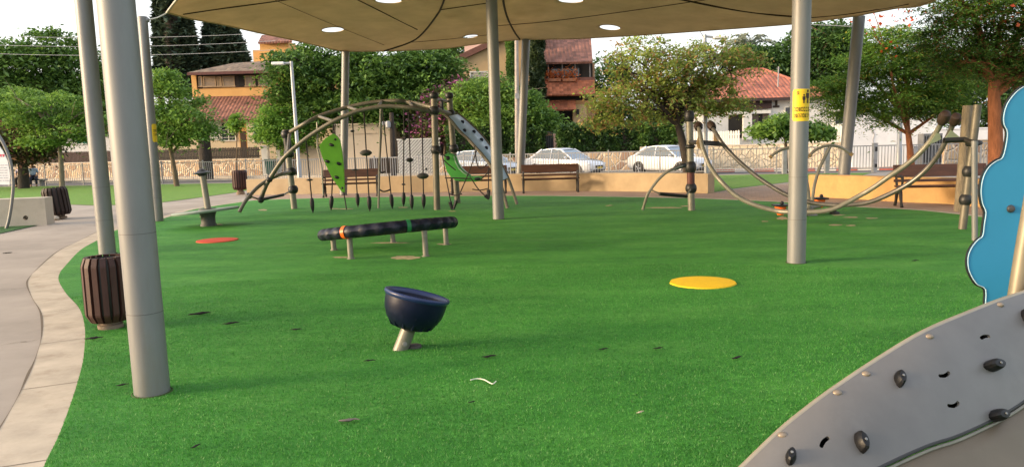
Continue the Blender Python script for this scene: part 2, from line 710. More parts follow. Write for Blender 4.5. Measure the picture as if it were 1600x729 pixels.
stone_r = stone_mat('pale_rubble_stone', (0.50, 0.42, 0.30), (0.62, 0.54, 0.42), (0.44, 0.36, 0.26), (0.46, 0.40, 0.31), 3.4)
paver = brick_mat('brick_pavers', (0.40, 0.27, 0.19), (0.33, 0.21, 0.15), (0.22, 0.18, 0.14), 0.2, 0.1, 0.3)
bark = mat('bark', (0.14, 0.105, 0.07), 0.95, 0.4, 6, 0.6, 20, stretch=(3, 3, 0.6))
bark_r = mat('reddish_bark', (0.33, 0.125, 0.055), 0.9, 0.35, 5, 0.5, 20, stretch=(3, 3, 0.7))
bark_g = mat('grey_bark', (0.22, 0.18, 0.13), 0.95, 0.35, 5, 0.5, 20, stretch=(3, 3, 0.7))
bark_d = mat('dark_bark', (0.05, 0.04, 0.032), 0.95, 0.4, 6, 0.6, 20, stretch=(3, 3, 0.7))
orange_p = mat('orange_plastic', (0.75, 0.14, 0.015), 0.4, 0.15, 4)
green_p = mat('lime_plastic', (0.22, 0.56, 0.035), 0.45, 0.12, 2.5)
yellow_p = mat('yellow_rubber', (0.78, 0.48, 0.008), 0.8, 0.1, 30, 0.15, 120, dirt=(0.62, 0.40, 0.02), dscale=6, damt=0.4)
red_p = mat('red_rubber', (0.52, 0.055, 0.02), 0.8, 0.15, 30, 0.15, 120)
cloud_m = mat('blue_board', (0.030, 0.235, 0.42), 0.5, 0.08, 1.5)
# ================================================================== SETTING
def road_edge(X): return 36.2 - 0.26 * X
def wall_line(X): return 46.0 - 0.36 * X


def on_line(px, fn, z=0.0, py=255):
    """where the vertical plane over a ground line is met by a column of the view"""
    d = ray(px, py)
    lo, hi = 1.0, 300.0
    for _ in range(60):
        mid = (lo + hi) / 2
        p = CAM + d * (mid / d.y)
        if p.y < fn(p.x): lo = mid
        else: hi = mid
    p = CAM + d * (lo / d.y)
    return V((p.x, p.y, z))


g = sheet('ground', [(-900, -300), (900, -300), (900, 1500), (-900, 1500)], -0.26, dirt_m)
road = sheet('road', [(-90, road_edge(-90)), (60, road_edge(60)), (60, wall_line(60)), (-90, wall_line(-90))], -0.22, asphalt)
park = sheet('path', [(-60, -8), (30, -8), (30, road_edge(30)), (-60, road_edge(-60))], -0.016, concrete, bottom=-0.3)
# far pavement with a painted kerb
fp = []
for X in (-90, 60): fp.append((X, wall_line(X) - 1.5))
for X in (60, -90): fp.append((X, wall_line(X) + 0.3))
sheet('pavement', fp, -0.09, pale_conc, bottom=-0.3)
kb = MB()
mats_k = [mat('kerb_white', (0.6, 0.58, 0.56), 0.8), mat('kerb_red', (0.42, 0.10, 0.07), 0.8), pale_conc]
X = -60.0
i = 0
while X < 40:
    kb.cur = (i % 2) if X > 10.5 else 2
    a = V((X, wall_line(X) - 1.51, 0)); b2 = V((X + 0.9, wall_line(X + 0.9) - 1.51, 0))
    n_ = V((-0.34, -0.94, 0)) * 0.14
    kb.prism([(a.x, a.y, -0.25), (b2.x, b2.y, -0.25), (b2.x + n_.x, b2.y + n_.y, -0.25), (a.x + n_.x, a.y + n_.y, -0.25)], (0, 0, 0.165))
    X += 0.92; i += 1
o = kb.build('kerb', mats_k, fixn=True); o['kind'] = 'structure'

turf_px = [(68, 729), (94, 674), (116, 613), (127, 575), (131, 552), (132.6, 512), (124, 481), (104, 458.5), (92, 438.5), (93, 427),
           (101, 416), (126, 390), (152, 375), (181, 359.5), (210, 352.5), (243, 344.5), (274, 335.5), (305, 326.5), (370, 316.5), (404, 312.5),
           (500, 309.5), (620, 307.3), (800, 305.6), (940, 307), (1060, 309.2), (1108, 310.5), (1230, 316), (1348, 323.5), (1432, 328),
           (1519, 337), (1600, 347), (1720, 366)]
tp = [G(*p).xy for p in turf_px]
left_near = [G(46, 800).xy, V((-1.75, 1.9)), V((-1.9, 0.4)), V((-2.2, -1.5)), V((-2.4, -6))]
edge_line = list(reversed(left_near)) + tp
# smooth it
sm = spline([(p[0], p[1], 0) for p in edge_line], 5)
edge2 = [V((p.x, p.y)) for p in sm]
turf_poly = edge2 + [V((14, 11)), V((14, -6))]
TURF_XY = turf_poly


def offset_line(pl, dist):
    out = []
    for i, p in enumerate(pl):
        t = (pl[min(i + 1, len(pl) - 1)] - pl[max(i - 1, 0)]).normalized()
        d = dist(i / (len(pl) - 1))
        out.append(p + V((-t.y, t.x)) * d)
    return out


ko = offset_line(edge2, lambda u: 0.34 if u < 0.45 else 0.34 - 0.12 * min(1, (u - 0.45) / 0.2))
kb = MB()
for i in range(len(edge2) - 1):
    if i % 3 == 0 and i: pass
    kb.add([(edge2[i].x, edge2[i].y, -0.004), (edge2[i + 1].x, edge2[i + 1].y, -0.004), (ko[i + 1].x, ko[i + 1].y, -0.004), (ko[i].x, ko[i].y, -0.004)], [(0, 1, 2, 3)])
o = kb.build('kerb_strip', kerb_m, fixn=True); o['kind'] = 'structure'
# thin dirt-filled joint along the outside of the kerb strip and across it
jb = MB()
ki = offset_line(edge2, lambda u: (0.34 if u < 0.45 else 0.34 - 0.12 * min(1, (u - 0.45) / 0.2)) + 0.011 + 0.009 * math.sin(u * 90))
for i in range(len(edge2) - 1):
    jb.add([(ko[i].x, ko[i].y, -0.0025), (ko[i + 1].x, ko[i + 1].y, -0.0025), (ki[i + 1].x, ki[i + 1].y, -0.0025), (ki[i].x, ki[i].y, -0.0025)], [(0, 1, 2, 3)])
acc = 0
for i in range(1, len(edge2) - 1):
    acc += (edge2[i] - edge2[i - 1]).length
    if acc > 1.45:
        acc = 0
        t = (edge2[i + 1] - edge2[i]).normalized() * 0.007
        a, c = edge2[i], ko[i]
        jb.add([(a.x, a.y, -0.0015), (a.x + t.x, a.y + t.y, -0.0015), (c.x + t.x, c.y + t.y, -0.0015), (c.x, c.y, -0.0015)], [(0, 1, 2, 3)])
for crack in ([(48, 446), (30, 449), (8, 451), (-40, 458)], [(0, 395), (30, 393.5), (62, 389), (101, 387)], [(74, 523), (50, 530), (20, 533), (-30, 545)], [(30, 643), (8, 655), (-30, 668)]):
    q = spline([G(*p_) for p_ in crack], 6)
    for i in range(len(q) - 1):
        w_ = 0.005 + 0.003 * math.sin(i * 1.7)
        a, c = q[i], q[i + 1]
        jb.add([(a.x, a.y - w_, -0.010), (c.x, c.y - w_, -0.010), (c.x, c.y + w_, -0.010), (a.x, a.y + w_, -0.010)], [(0, 1, 2, 3)])
o = jb.build('kerb_joint', mat('joint_dirt', (0.13, 0.10, 0.07), 0.95)); o['kind'] = 'structure'

# turf, with trodden sand patches in the same sheet
turf_m = turf_mat()
tb = MB()
tb.poly([(p.x, p.y, 0.0) for p in turf_poly])
tb.cur = 1
for (px, py, wpx, hpx) in [(634, 402.5, 26, 3), (533, 402, 13, 1.2), (694, 381.5, 11, 1.2), (610, 379.5, 30, 0.9), (411, 328, 7, 1.2), (320, 338.5, 9, 1), (338, 351, 12, 1),
                           (1305, 351.5, 13, 1.1), (1330, 339.5, 12, 1.1), (1362, 341, 9, 1.0), (1330, 352.3, 8, 1.1), (1040, 324.5, 30, 1.0), (1075, 322, 12, 0.9),
                           (630, 324, 8, 0.7), (540, 326.5, 12, 0.7), (1310, 336, 11, 1.0), (1195, 346, 6, 0.8), (707, 330, 6, 0.7), (522, 326, 8, 0.7), (1222, 341, 8, 3)]:
    pts = []
    rr = random.Random(int(px))
    for k in range(18):
        a = 2 * PI * k / 18
        q = 0.75 + 0.4 * rr.random()
        p = G(px + wpx * math.cos(a) * q, py - hpx * math.sin(a) * q)
        pts.append((p.x, p.y, 0.004))
    tb.poly(pts)
o = tb.build('artificial_turf', [turf_m, mat('trodden_sand', (0.40, 0.33, 0.19), 0.95, 0.4, 14, 0.1, 100, dirt=(0.08, 0.17, 0.03), dscale=9, damt=1.0)], fixn=False)
o['kind'] = 'structure'
bm = bmesh.new(); bm.from_mesh(o.data)
for f in bm.faces:
    if f.normal.z < 0: f.normal_flip()
bm.to_mesh(o.data); bm.free()

# blades close to the camera: one uncountable mass


def inside(pt, poly):
    x, y = pt
    c = False
    j = len(poly) - 1
    for i in range(len(poly)):
        xi, yi = poly[i]; xj, yj = poly[j]
        if (yi > y) != (yj > y) and x < (xj - xi) * (y - yi) / (yj - yi) + xi: c = not c
        j = i
    return c


def turf_blades(n):
    rg = np.random.default_rng(3)
    r = 2.0 + 8.0 * rg.random(n) ** 1.25
    a = (rg.random(n) - 0.5) * 2 * math.radians(41)
    x = r * np.sin(a); y = r * np.cos(a)
    # left edge test by interpolation of the outline
    ey = np.array([p.y for p in edge2[:120]]); ex = np.array([p.x for p in edge2[:120]])
    keep = np.ones(n, bool)
    py = np.array([p.y for p in TURF_XY]); pxx = np.array([p.x for p in TURF_XY])
    ins = np.zeros(n, bool)
    j = len(py) - 1
    for i in range(len(py)):
        den = (py[j] - py[i]) if abs(py[j] - py[i]) > 1e-9 else 1e-9
        cond = ((py[i] > y) != (py[j] > y)) & (x < (pxx[j] - pxx[i]) * (y - py[i]) / den + pxx[i])
        ins ^= cond
        j = i
    for (dx, dy, dr) in [(*G(1098, 441.5).xy, 0.37)]:
        ins &= ((x - dx) ** 2 + (y - dy) ** 2 > dr * dr)
    x, y = x[ins], y[ins]
    n = len(x)
    h = 0.006 + 0.011 * rg.random(n)
    w = 0.0011 + 0.0012 * rg.random(n)
    az = rg.random(n) * 2 * PI
    lean = 0.9 * rg.random(n)
    la = rg.random(n) * 2 * PI
    v = np.zeros((n, 3, 3))
    v[:, 0, 0] = x - w * np.cos(az); v[:, 0, 1] = y - w * np.sin(az)
    v[:, 1, 0] = x + w * np.cos(az); v[:, 1, 1] = y + w * np.sin(az)
    v[:, 2, 0] = x + h * lean * np.cos(la); v[:, 2, 1] = y + h * lean * np.sin(la); v[:, 2, 2] = h
    v[:, :2, 2] = -0.001
    me = bpy.data.meshes.new('turf_blades')
    me.vertices.add(3 * n); me.vertices.foreach_set('co', v.reshape(-1))
    me.loops.add(3 * n); me.loops.foreach_set('vertex_index', np.arange(3 * n, dtype=np.int32))
    me.polygons.add(n); me.polygons.foreach_set('loop_start', np.arange(0, 3 * n, 3, dtype=np.int32))
    me.update(calc_edges=True)
    o = bpy.data.objects.new('turf_blades', me)
    C.objects.link(o)
    me.materials.append(leaf_mat('turf_blade', (0.016, 0.10, 0.011), (0.082, 0.335, 0.046), odd=(0.16, 0.34, 0.10), oddp=0.05, trans=0.2))
    props(o, 'short green artificial grass blades over the near play turf', 'grass', kind='stuff')


turf_blades(560000)

# brick paving in front of the low walls
pv = [G(386, 305).xy, G(700, 299).xy, G(900, 297.5).xy, G(1107, 301).xy, G(1180, 291).xy, G(1260, 284).xy, G(1262, 307).xy, G(1400, 315).xy, G(1497, 319).xy, G(1600, 332).xy, G(1720, 350).xy,
      G(1740, 375).xy, G(1500, 350).xy, G(1200, 330).xy, G(800, 315).xy, G(480, 316).xy, G(400, 314).xy]
sheet('brick_paving', [(p.x, p.y) for p in pv], -0.010, paver)
le = [G(*p).xy for p in [(-260, 330), (-120, 318), (0, 309), (60, 314.5), (112, 319), (148, 320.2), (181, 319.5), (253, 315.5), (300, 309.5), (365, 300.7), (390, 296)]]
top = [on_line(q, road_edge).xy for q in (384, 200, 0, -300)]
top = [V((p.x, p.y - 1.2)) for p in top]
sheet('lawn', [(p.x, p.y) for p in le] + [(p.x, p.y) for p in top], -0.006, lawn_m)
le = [G(*p).xy for p in [(1105, 302), (1147, 294), (1232, 284), (1290, 278), (1345, 274)]]
top = [on_line(q, road_edge).xy for q in (1345, 1230, 1095)]
sheet('lawn', [(p.x, p.y) for p in le] + [(p.x, p.y - 1.0) for p in top], -0.006, lawn_m)
# dark green patch by the left wall
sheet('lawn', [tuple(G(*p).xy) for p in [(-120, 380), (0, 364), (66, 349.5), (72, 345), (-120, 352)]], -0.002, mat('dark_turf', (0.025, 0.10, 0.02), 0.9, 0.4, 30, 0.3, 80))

# ------------------------------------------------------------------ round inlays
for nm, px, py, rad, m_, lb in [('turf_disc', 1098, 441.5, 0.36, yellow_p, 'yellow round rubber disc let into the turf right of the blue bowl'),
                                ('turf_disc', 339.5, 375.5, 0.36, red_p, 'red round rubber disc let into the turf below the wobble board')]:
    c = G(px, py)
    b = MB()
    rr = random.Random(5)
    ring = [(rad * (1 + 0.012 * math.sin(5 * k) + 0.01 * rr.random()) * math.cos(2 * PI * k / 56), rad * (1 + 0.01 * rr.random()) * math.sin(2 * PI * k / 56)) for k in range(56)]
    rows = [[(c.x + x * s, c.y + y * s, z) for x, y in ring] for s, z in ((1.0, 0.0), (0.985, 0.012), (0.9, 0.016), (0.4, 0.016))]
    b.grid(rows, closed=True)
    b.poly(rows[-1])
    tag = b.build(nm, m_, smooth=True, fixn=True)
    props(tag, lb, 'turf marking')

# ================================================================== SHADE POSTS
POST = {}


def shade_post(label, p1, p2, Y=None, r=0.112, zt=5.2, key=None):
    """p1/p2: two picture points on the axis; base on the ground when Y is None"""
    if Y is None:
        a = G(*p1); Y = a.y
    else:
        a = P(*p1, Y)
    b_ = P(*p2, Y)
    d = (b_ - a).normalized()
    base = a + d * ((0 - a.z) / d.z)
    top_ = a + d * ((zt - a.z) / d.z)
    root = thing('shade_post', label, 'post', base, group='steel posts of the shade sail')
    m = MB()
    L = (top_ - base).length
    n = 40
    m.lathe([(r, -0.05), (r, 0.9), (r, 0.903), (r, 2.0), (r, L - 0.012), (r - 0.012, L), (0, L)], base, d, 40)
    m.build('pole', galv, root, smooth=True)
    f = MB()
    f.lathe([(r + 0.002, -0.01), (r + 0.012, 0.006), (r + 0.02, 0.0)], base, d, 28)
    f.build('base_ring', mat('dark_turf_ring', (0.05, 0.07, 0.025), 0.95), root, smooth=True)  # dark green ring where the post meets the turf
    s = MB()
    for h in (0.55, 1.08):
        s.lathe([(r + 0.0005, h), (r + 0.0012, h + 0.001), (r + 0.0012, h + 0.003), (r + 0.0005, h + 0.004)], base, d, 40)
    s.each('weld_seam', mat('weld_seam', (0.10, 0.095, 0.09), 0.6, metal=0.2), root, smooth=True)
    POST[key] = dict(root=root, base=base, top=top_, d=d, r=r)
    return root


shade_post('thick pale steel post nearest the camera, in front of the slatted bin', (238, 612), (181, 0), zt=5.1, key='P1', r=0.113)
shade_post('steel post rising right behind the brown slatted bin', (168, 396), (130, 0), zt=4.95, key='P2', r=0.128)
shade_post('slim steel post with a small yellow sticker, its cable tied to the sail corner', (248, 345), (222.5, 25), zt=4.72, key='A', r=0.108)
shade_post('warm-lit steel post standing on the turf between the tilted ring and the benches', (779, 342), (768, 0), zt=5.4, key='M', r=0.12)
shade_post('warm-lit steel post with a large yellow sticker at the right', (1244, 410), (1253, 0), zt=5.4, key='R', r=0.112)
shade_post('grey steel post behind the green climbing panel and the left bench', (537.5, 240), (540, 82), Y=26.3, zt=4.8, key='B', r=0.128)
shade_post('grey steel post at the left end of the middle bench', (813, 265), (822, 62), Y=26.6, zt=5.2, key='C', r=0.138)
shade_post('leaning steel post set behind the right ochre wall', (1318.5, 275), (1342, 30), Y=20.3, zt=4.6, key='D', r=0.15)


def sticker(key, pc, s0, s1, h, turn, full):
    q = POST[key]
    d, base, r = q['d'], q['base'], q['r']
    # axis point whose picture row is pc
    t = 0
    for k in range(2000):
        p = base + d * (k * 0.003)
        if PX(*p)[1] <= pc: t = k * 0.003; break
    p0 = base + d * t
    cdir = (CAM - p0); cdir -= d * cdir.dot(d); cdir.normalize()
    rt = -d.cross(cdir).normalized()
    if rt.dot(CR) < 0: rt = -rt

    def W(s, z, lift):
        R_ = r + lift
        a = s / r + turn
        return p0 + d * z + cdir * (R_ * math.cos(a)) + rt * (R_ * math.sin(a))
    m = MB()
    cols = 16
    rows = []
    for i, z in enumerate((-h / 2, -h / 2 + 0.03, h / 2 - 0.03, h / 2)):
        inset = 0.02 if i in (0, 3) else 0
        rows.append([W(s0 + inset + (s1 - s0 - 2 * inset) * k / cols, z, 0.002) for k in range(cols + 1)])
    m.grid(rows)
    st = m.build('sticker', mat('yellow_sticker', (0.75, 0.50, 0.015), 0.5, 0.08, 8), q['root'], fixn=False)

    def quad(mb, s, z, w, hh, lift=0.0045):
        k = max(1, int(w / 0.012))
        mb.grid([[W(s + w * i / k, zz, lift) for i in range(k + 1)] for zz in (z, z + hh)])
    g = MB()
    if full:
        # child and adult pictograms
        def person_shape(sc, s, z0):
            quad(g, s - 0.011 * sc, z0, 0.009 * sc, 0.05 * sc)
            quad(g, s + 0.002 * sc, z0, 0.009 * sc, 0.05 * sc)
            quad(g, s - 0.014 * sc, z0 + 0.045 * sc, 0.028 * sc, 0.05 * sc)
            quad(g, s - 0.021 * sc, z0 + 0.05 * sc, 0.006 * sc, 0.045 * sc)
            quad(g, s + 0.015 * sc, z0 + 0.05 * sc, 0.006 * sc, 0.045 * sc)
            for i in range(5):
                zz = z0 + (0.100 + 0.0052 * i) * sc
                ww = 0.012 * math.sqrt(max(0.1, 1 - ((i - 2) / 2.6) ** 2)) * sc
                quad(g, s - ww, zz, 2 * ww, 0.0053 * sc)
        person_shape(0.88, (s0 + s1) / 2 + 0.008, 0.02)
        person_shape(1.32, (s0 + s1) / 2 + 0.062, 0.02)
        # tick mark / numeral left of the figures
        quad(g, s0 + 0.055, 0.128, 0.026, 0.008); quad(g, s0 + 0.073, 0.128, 0.007, 0.034); quad(g, s0 + 0.055, 0.142, 0.007, 0.02); quad(g, s0 + 0.055, 0.156, 0.026, 0.007)
    # two rows of square-letter text
    LET = [[(0, 0.0, 0.2, 1), (0.8, 0, 0.2, 1), (0, 0.82, 1, 0.18)], [(0, 0, 0.2, 0.6), (0.8, 0, 0.2, 1), (0, 0.82, 1, 0.18)],
           [(0.4, 0, 0.25, 1), (0.1, 0.82, 0.5, 0.18)], [(0.1, 0, 0.8, 0.18), (0.75, 0, 0.2, 1), (0.1, 0.82, 0.8, 0.18)],
           [(0, 0, 1, 0.18), (0, 0, 0.2, 1), (0.8, 0, 0.2, 1), (0.4, 0.2, 0.2, 0.8)], [(0.5, 0.5, 0.25, 0.5)],
           [(0, 0, 1, 0.18), (0.8, 0, 0.2, 1), (0, 0.82, 1, 0.18), (0, 0, 0.2, 1)]]
    ink = random.Random(11)
    for z, hh, wl in ((-0.075, 0.05, 0.021), (-0.15, 0.046, 0.019)) if full else ((0.03, 0.05, 0.022), (-0.06, 0.05, 0.022)):
        s = s0 + 0.022
        while s + wl < s1 - 0.012:
            for (a, b_, c_, d_) in ink.choice(LET):
                quad(g, s + a * wl, z + b_ * hh, c_ * wl, d_ * hh)
            s += wl * 1.35
    g.build('lettering', mat('black_print', (0.03, 0.015, 0.01), 0.6), st)


sticker('R', 165, -0.095, 0.165, 0.39, 0.05, True)
sticker('A', 208, -0.02, 0.155, 0.42, 0.25, False)

# ================================================================== SHADE SAIL
far_px = [(262, 20, 18.4), (300, 30, 19.6), (345, 38, 20.8), (400, 50.5, 22.4), (460, 63, 24.2), (520, 77, 26.0), (545, 80, 26.4), (590, 80, 26.5), (640, 78.5, 26.6),
          (700, 75, 26.6), (760, 67, 26.6), (815, 62, 26.6), (900, 60.5, 25.8), (1000, 55, 24.6), (1130, 46, 23.0), (1235, 38, 21.6), (1290, 31.5, 20.8), (1338, 25, 20.2)]
far = spline([P(*p) for p in far_px], 4)
Acorner, Dcorner = far[0], far[-1]
p2t, p1t = POST['P2']['top'], POST['P1']['top']
E = V((9.2, 7.5, 4.9))
left = spline([Acorner, P(288, -18, 16.6), P(286, -55, 14.8), p2t + V((0.25, -0.05, -0.05))], 10)
left2 = spline([p2t + V((0.25, -0.05, -0.05)), V((-3.9, 8.6, 5.1)), p1t + V((0.2, 0.1, -0.05))], 10)
right = spline([Dcorner, P(1395, 14, 18.6), P(1462, 0, 17.0), V((8.6, 12, 4.75)), E], 8)
near = [p1t + V((0.2, 0.1, -0.05))] + [V((0, 0, 0))] * 0
near = spline([p1t + V((0.2, 0.1, -0.05)), V((1.6, 6.7, 5.15)), V((5.2, 7.6, 5.1)), E], 8)
leftall = left + left2[1:]


def resample(pl, n):
    L = [0]
    for a, b_ in zip(pl[:-1], pl[1:]): L.append(L[-1] + (b_ - a).length)
    out, j = [], 0
    for k in range(n):
        s = L[-1] * k / (n - 1)
        while j < len(pl) - 2 and L[j + 1] < s: j += 1
        t = (s - L[j]) / max(1e-9, L[j + 1] - L[j])
        out.append(pl[j].lerp(pl[j + 1], min(1, max(0, t))))
    return out


NU, NV = 110, 90
fe, ne, lf, rg = resample(far, NU), resample(near, NU), resample(leftall, NV), resample(right, NV)
rows = []
for j in range(NV):
    v = j / (NV - 1)
    row = []
    for i in range(NU):
        u = i / (NU - 1)
        p = fe[i] * (1 - v) + ne[i] * v + lf[j] * (1 - u) + rg[j] * u - (fe[0] * (1 - u) * (1 - v) + fe[-1] * u * (1 - v) + ne[0] * (1 - u) * v + ne[-1] * u * v)
        p = p.copy()
        p.z += 0.5 * math.sin(PI * u) ** 0.8 * math.sin(PI * v) ** 0.9
        p.z += 0.02 * mnoise.noise(V((p.x * 0.7, p.y * 0.7, 0))) * math.sin(PI * u) * math.sin(PI * v)
        row.append(p)
    rows.append(row)
sail = thing('shade_sail', 'large tan fabric shade sail with round openings stretched overhead', 'shade sail', POST['M']['top'])
cm = MB(); cm.grid(rows)
fabric = mat('tan_shade_fabric', (0.54, 0.435, 0.275), 0.95, 0.14, 1.2, 0.08, 220, dirt=(0.42, 0.32, 0.18), dscale=0.9, damt=0.5)
n, l = nodes(fabric)
tr = n.new('ShaderNodeBsdfTranslucent')
mxs = n.new('ShaderNodeMixShader'); mxs.inputs[0].default_value = 0.45
bs = n['Principled BSDF']
l.new(bs.inputs['Base Color'].links[0].from_socket, tr.inputs['Color'])
l.new(bs.outputs[0], mxs.inputs[1]); l.new(tr.outputs[0], mxs.inputs[2])
l.new(mxs.outputs[0], n['Material Output'].inputs['Surface'])
canopy = cm.build('canopy', fabric, sail, smooth=True)
bvh = BVHTree.FromPolygons([tuple(v) for v in cm.v], cm.f)


def on_sail(px, py):
    d = ray(px, py).normalized()
    h = bvh.ray_cast(CAM, d)
    return h[0]


# the openings
cut = MB()
rims = MB()
for (px, py, rad) in [(953, 43, 0.32), (892, 0, 0.34), (735, 57, 0.25), (520, 46.5, 0.33), (607, 1, 0.34), (1218, -12, 0.34), (1040, -60, 0.36), (760, -70, 0.36), (460, -40, 0.34)]:
    h = on_sail(px, py)
    if h is None: continue
    cut.lathe([(0, -0.6), (rad, -0.6), (rad, 0.6), (0, 0.6)], h, (0, 0, 1), 40)
    ring = []
    for k in range(41):
        a = 2 * PI * k / 40
        q = bvh.ray_cast(V((h.x + rad * math.cos(a), h.y + rad * math.sin(a), 0)), V((0, 0, 1)))
        if q[0]: ring.append(q[0] - V((0, 0, 0.004)))
    if len(ring) > 30: rims.tube(ring, 0.012, 6)
co = cut.build('cutter', fabric, sail, fixn=True)
bm_ = canopy.modifiers.new('holes', 'BOOLEAN'); bm_.operation = 'DIFFERENCE'; bm_.object = co; bm_.solver = 'EXACT'
sd = canopy.modifiers.new('thick', 'SOLIDIFY'); sd.thickness = 0.006
canopy.modifiers.move(1, 0)
bake(canopy)
bpy.data.objects.remove(co)
rims.each('opening_hem', mat('hem', (0.33, 0.24, 0.13), 0.9), sail, smooth=True)
seams = [([(560, 110), (600, 79.5), (640, 66), (660, 52), (680, 27), (690, 10), (702, -25)], 0.028), ([(786, -12), (787, 5), (793, 28), (804, 50), (812, 61)], 0.03),
         ([(286, 22), (340, 14), (400, 6), (470, -4)], 0.016), ([(556, -2), (600, 20), (652, 46)], 0.014), ([(640, 66), (700, 61), (765, 54)], 0.008), ([(688, 15), (730, 9), (765, 4)], 0.012),
         ([(775, 40), (850, 34), (960, 20), (1085, 2), (1150, -8)], 0.01), ([(1060, -2), (1130, 12), (1200, 22), (1262, 27), (1310, 29), (1335, 27)], 0.024),
         ([(1260, 28), (1330, 21), (1420, 6)], 0.012), ([(430, 0), (520, 38), (600, 70)], 0.006)]
sb = MB()
for pts, r_ in seams:
    q = [on_sail(*p) for p in pts]
    q = [p - V((0, 0, 0.012)) for p in q if p is not None]
    if len(q) > 2:
        q = spline(q, 5)
        sb.tube(q, r_, 6)
sb.build('seam', mat('dark_webbing', (0.04, 0.028, 0.018), 0.9), sail, smooth=True)
eb = MB()
eb.tube(far, 0.022, 6); eb.tube(left, 0.02, 6); eb.tube(right, 0.02, 6); eb.tube(near, 0.02, 6)
eb.build('edge_hem', mat('hem_tan', (0.42, 0.31, 0.17), 0.9), sail, smooth=True)
cb = MB()
at_ = POST['A']['top'] + V((0.1, 0, -0.08))
cb.tube([at_, at_.lerp(Acorner, 0.5) + V((0, 0, -0.03)), Acorner], 0.016, 6)
cb.tube([p + V((-0.03, 0, 0.0)) for p in left], 0.02, 6)
for k_, c_ in (('D', Dcorner), ('C', P(815, 62, 26.6)), ('B', P(541, 80, 26.3))):
    cb.tube([POST[k_]['top'] + V((0, 0, -0.06)), c_], 0.014, 6)
cb.build('cable', mat('white_cable', (0.6, 0.58, 0.52), 0.6), sail, smooth=True)
sh = MB()
sh.ball(at_, 0.06, 10)
sh.build('shackle', galv, sail, smooth=True)
# ================================================================== PLAY EQUIPMENT
def PS(pts, Y):
    """picture points to world points; Y a number, a (start, end) pair or per-point depths"""
    n = len(pts)
    out = []
    for i, p in enumerate(pts):
        if len(p) == 3: y = p[2]
        elif isinstance(Y, (tuple, list)): y = Y[0] + (Y[1] - Y[0]) * i / max(1, n - 1)
        else: y = Y
        out.append(P(p[0], p[1], y))
    return out


# ---- tilting bowl
bc = G(626, 545)
bowl = thing('spinning_bowl', 'navy blue plastic spinner bowl tilted on a short steel stub', 'spinning bowl', bc)
ax_p = (P(638, 511, bc.y) - P(624.5, 545, bc.y)).normalized()
m = MB(); m.lathe([(0.058, -0.06), (0.058, 0.17), (0.052, 0.172), (0.052, 0.30)], bc, ax_p, 24)
m.build('post', galv_l, bowl, smooth=True)
m = MB(); m.lathe([(0.0, 0.012), (0.018, 0.01), (0.02, 0.0)], bc + ax_p * 0.06 + V((0.02, -0.052, 0)), V((0.2, -1, 0.1)), 12)
m.build('bolt', galv, bowl, smooth=True)
m = MB(); m.lathe([(0.0, 0.02), (0.06, 0.018), (0.065, 0.0)], bc + V((0.10, 0.05, 0)), (0, 0, 1), 16)
m.build('foot_plate', mat('dirty_iron', (0.06, 0.055, 0.05), 0.8, 0.4, 10), bowl, smooth=True)
rl, rr_ = P(601.5, 448, bc.y), P(703, 470.5, bc.y)
cen = (rl + rr_) / 2
rad = (rr_ - rl).length / 2
tilt = math.atan2(rl.z - rr_.z, rr_.x - rl.x)
bax = V((math.sin(tilt), 0.09, math.cos(tilt))).normalized()
D_ = 0.29
prof = [(0.0, -D_), (0.07, -D_ + 0.004), (0.13, -D_ + 0.022), (rad * 0.62, -D_ * 0.86), (rad * 0.78, -D_ * 0.70), (rad * 0.89, -D_ * 0.48), (rad * 0.935, -D_ * 0.25), (rad * 0.94, -0.02)]
m = MB()
m.lathe(prof + [(rad * 0.89, -0.02), (rad * 0.86, -D_ * 0.2), (rad * 0.78, -D_ * 0.5), (rad * 0.6, -D_ * 0.75), (0, -D_ * 0.93)], cen, bax, 48)
m.build('bowl', rubber_b, bowl, smooth=True, angle=60)
m = MB()
m.lathe([(rad * 0.91, -0.04), (rad * 0.95, -0.034), (rad * 0.99, -0.022), (rad, -0.010), (rad * 0.99, 0.003), (rad * 0.95, 0.006), (rad * 0.89, -0.002), (rad * 0.875, -0.03)], cen, bax, 56)
m.build('rim', mat('navy_rim', (0.016, 0.03, 0.10), 0.35, 0.25, 4), bowl, smooth=True, angle=80)
q = V((0, 0, 1)).rotation_difference(bax)
for k in range(14):
    a = 2 * PI * k / 14
    b0 = cen + q @ V((0.10 * math.cos(a), 0.10 * math.sin(a), -D_ + 0.016))
    b1 = cen + q @ V((rad * 0.60 * math.cos(a), rad * 0.60 * math.sin(a), -D_ * 0.865))
    b2 = cen + q @ V((rad * 0.86 * math.cos(a), rad * 0.86 * math.sin(a), -D_ * 0.54))
    m = MB(); m.tube([b0, b1, b2], [0.006, 0.014, 0.003], 8)
    m.build('rib', rubber_b, bowl, smooth=True)

# ---- tilted ring
rg0 = G(607, 391)
Yr = rg0.y
ring = thing('tilted_ring', 'long navy rubber ring tilted on five steel legs', 'balance ring', rg0)
lo, hi = P(499, 368, Yr), P(716, 346, Yr)
rc = (lo + hi) / 2
Rr = (hi - lo).length / 2 - 0.09
ex = (hi - lo).normalized()
los = (rc - CAM).normalized()
ey = (los - ex * los.dot(ex)).normalized()
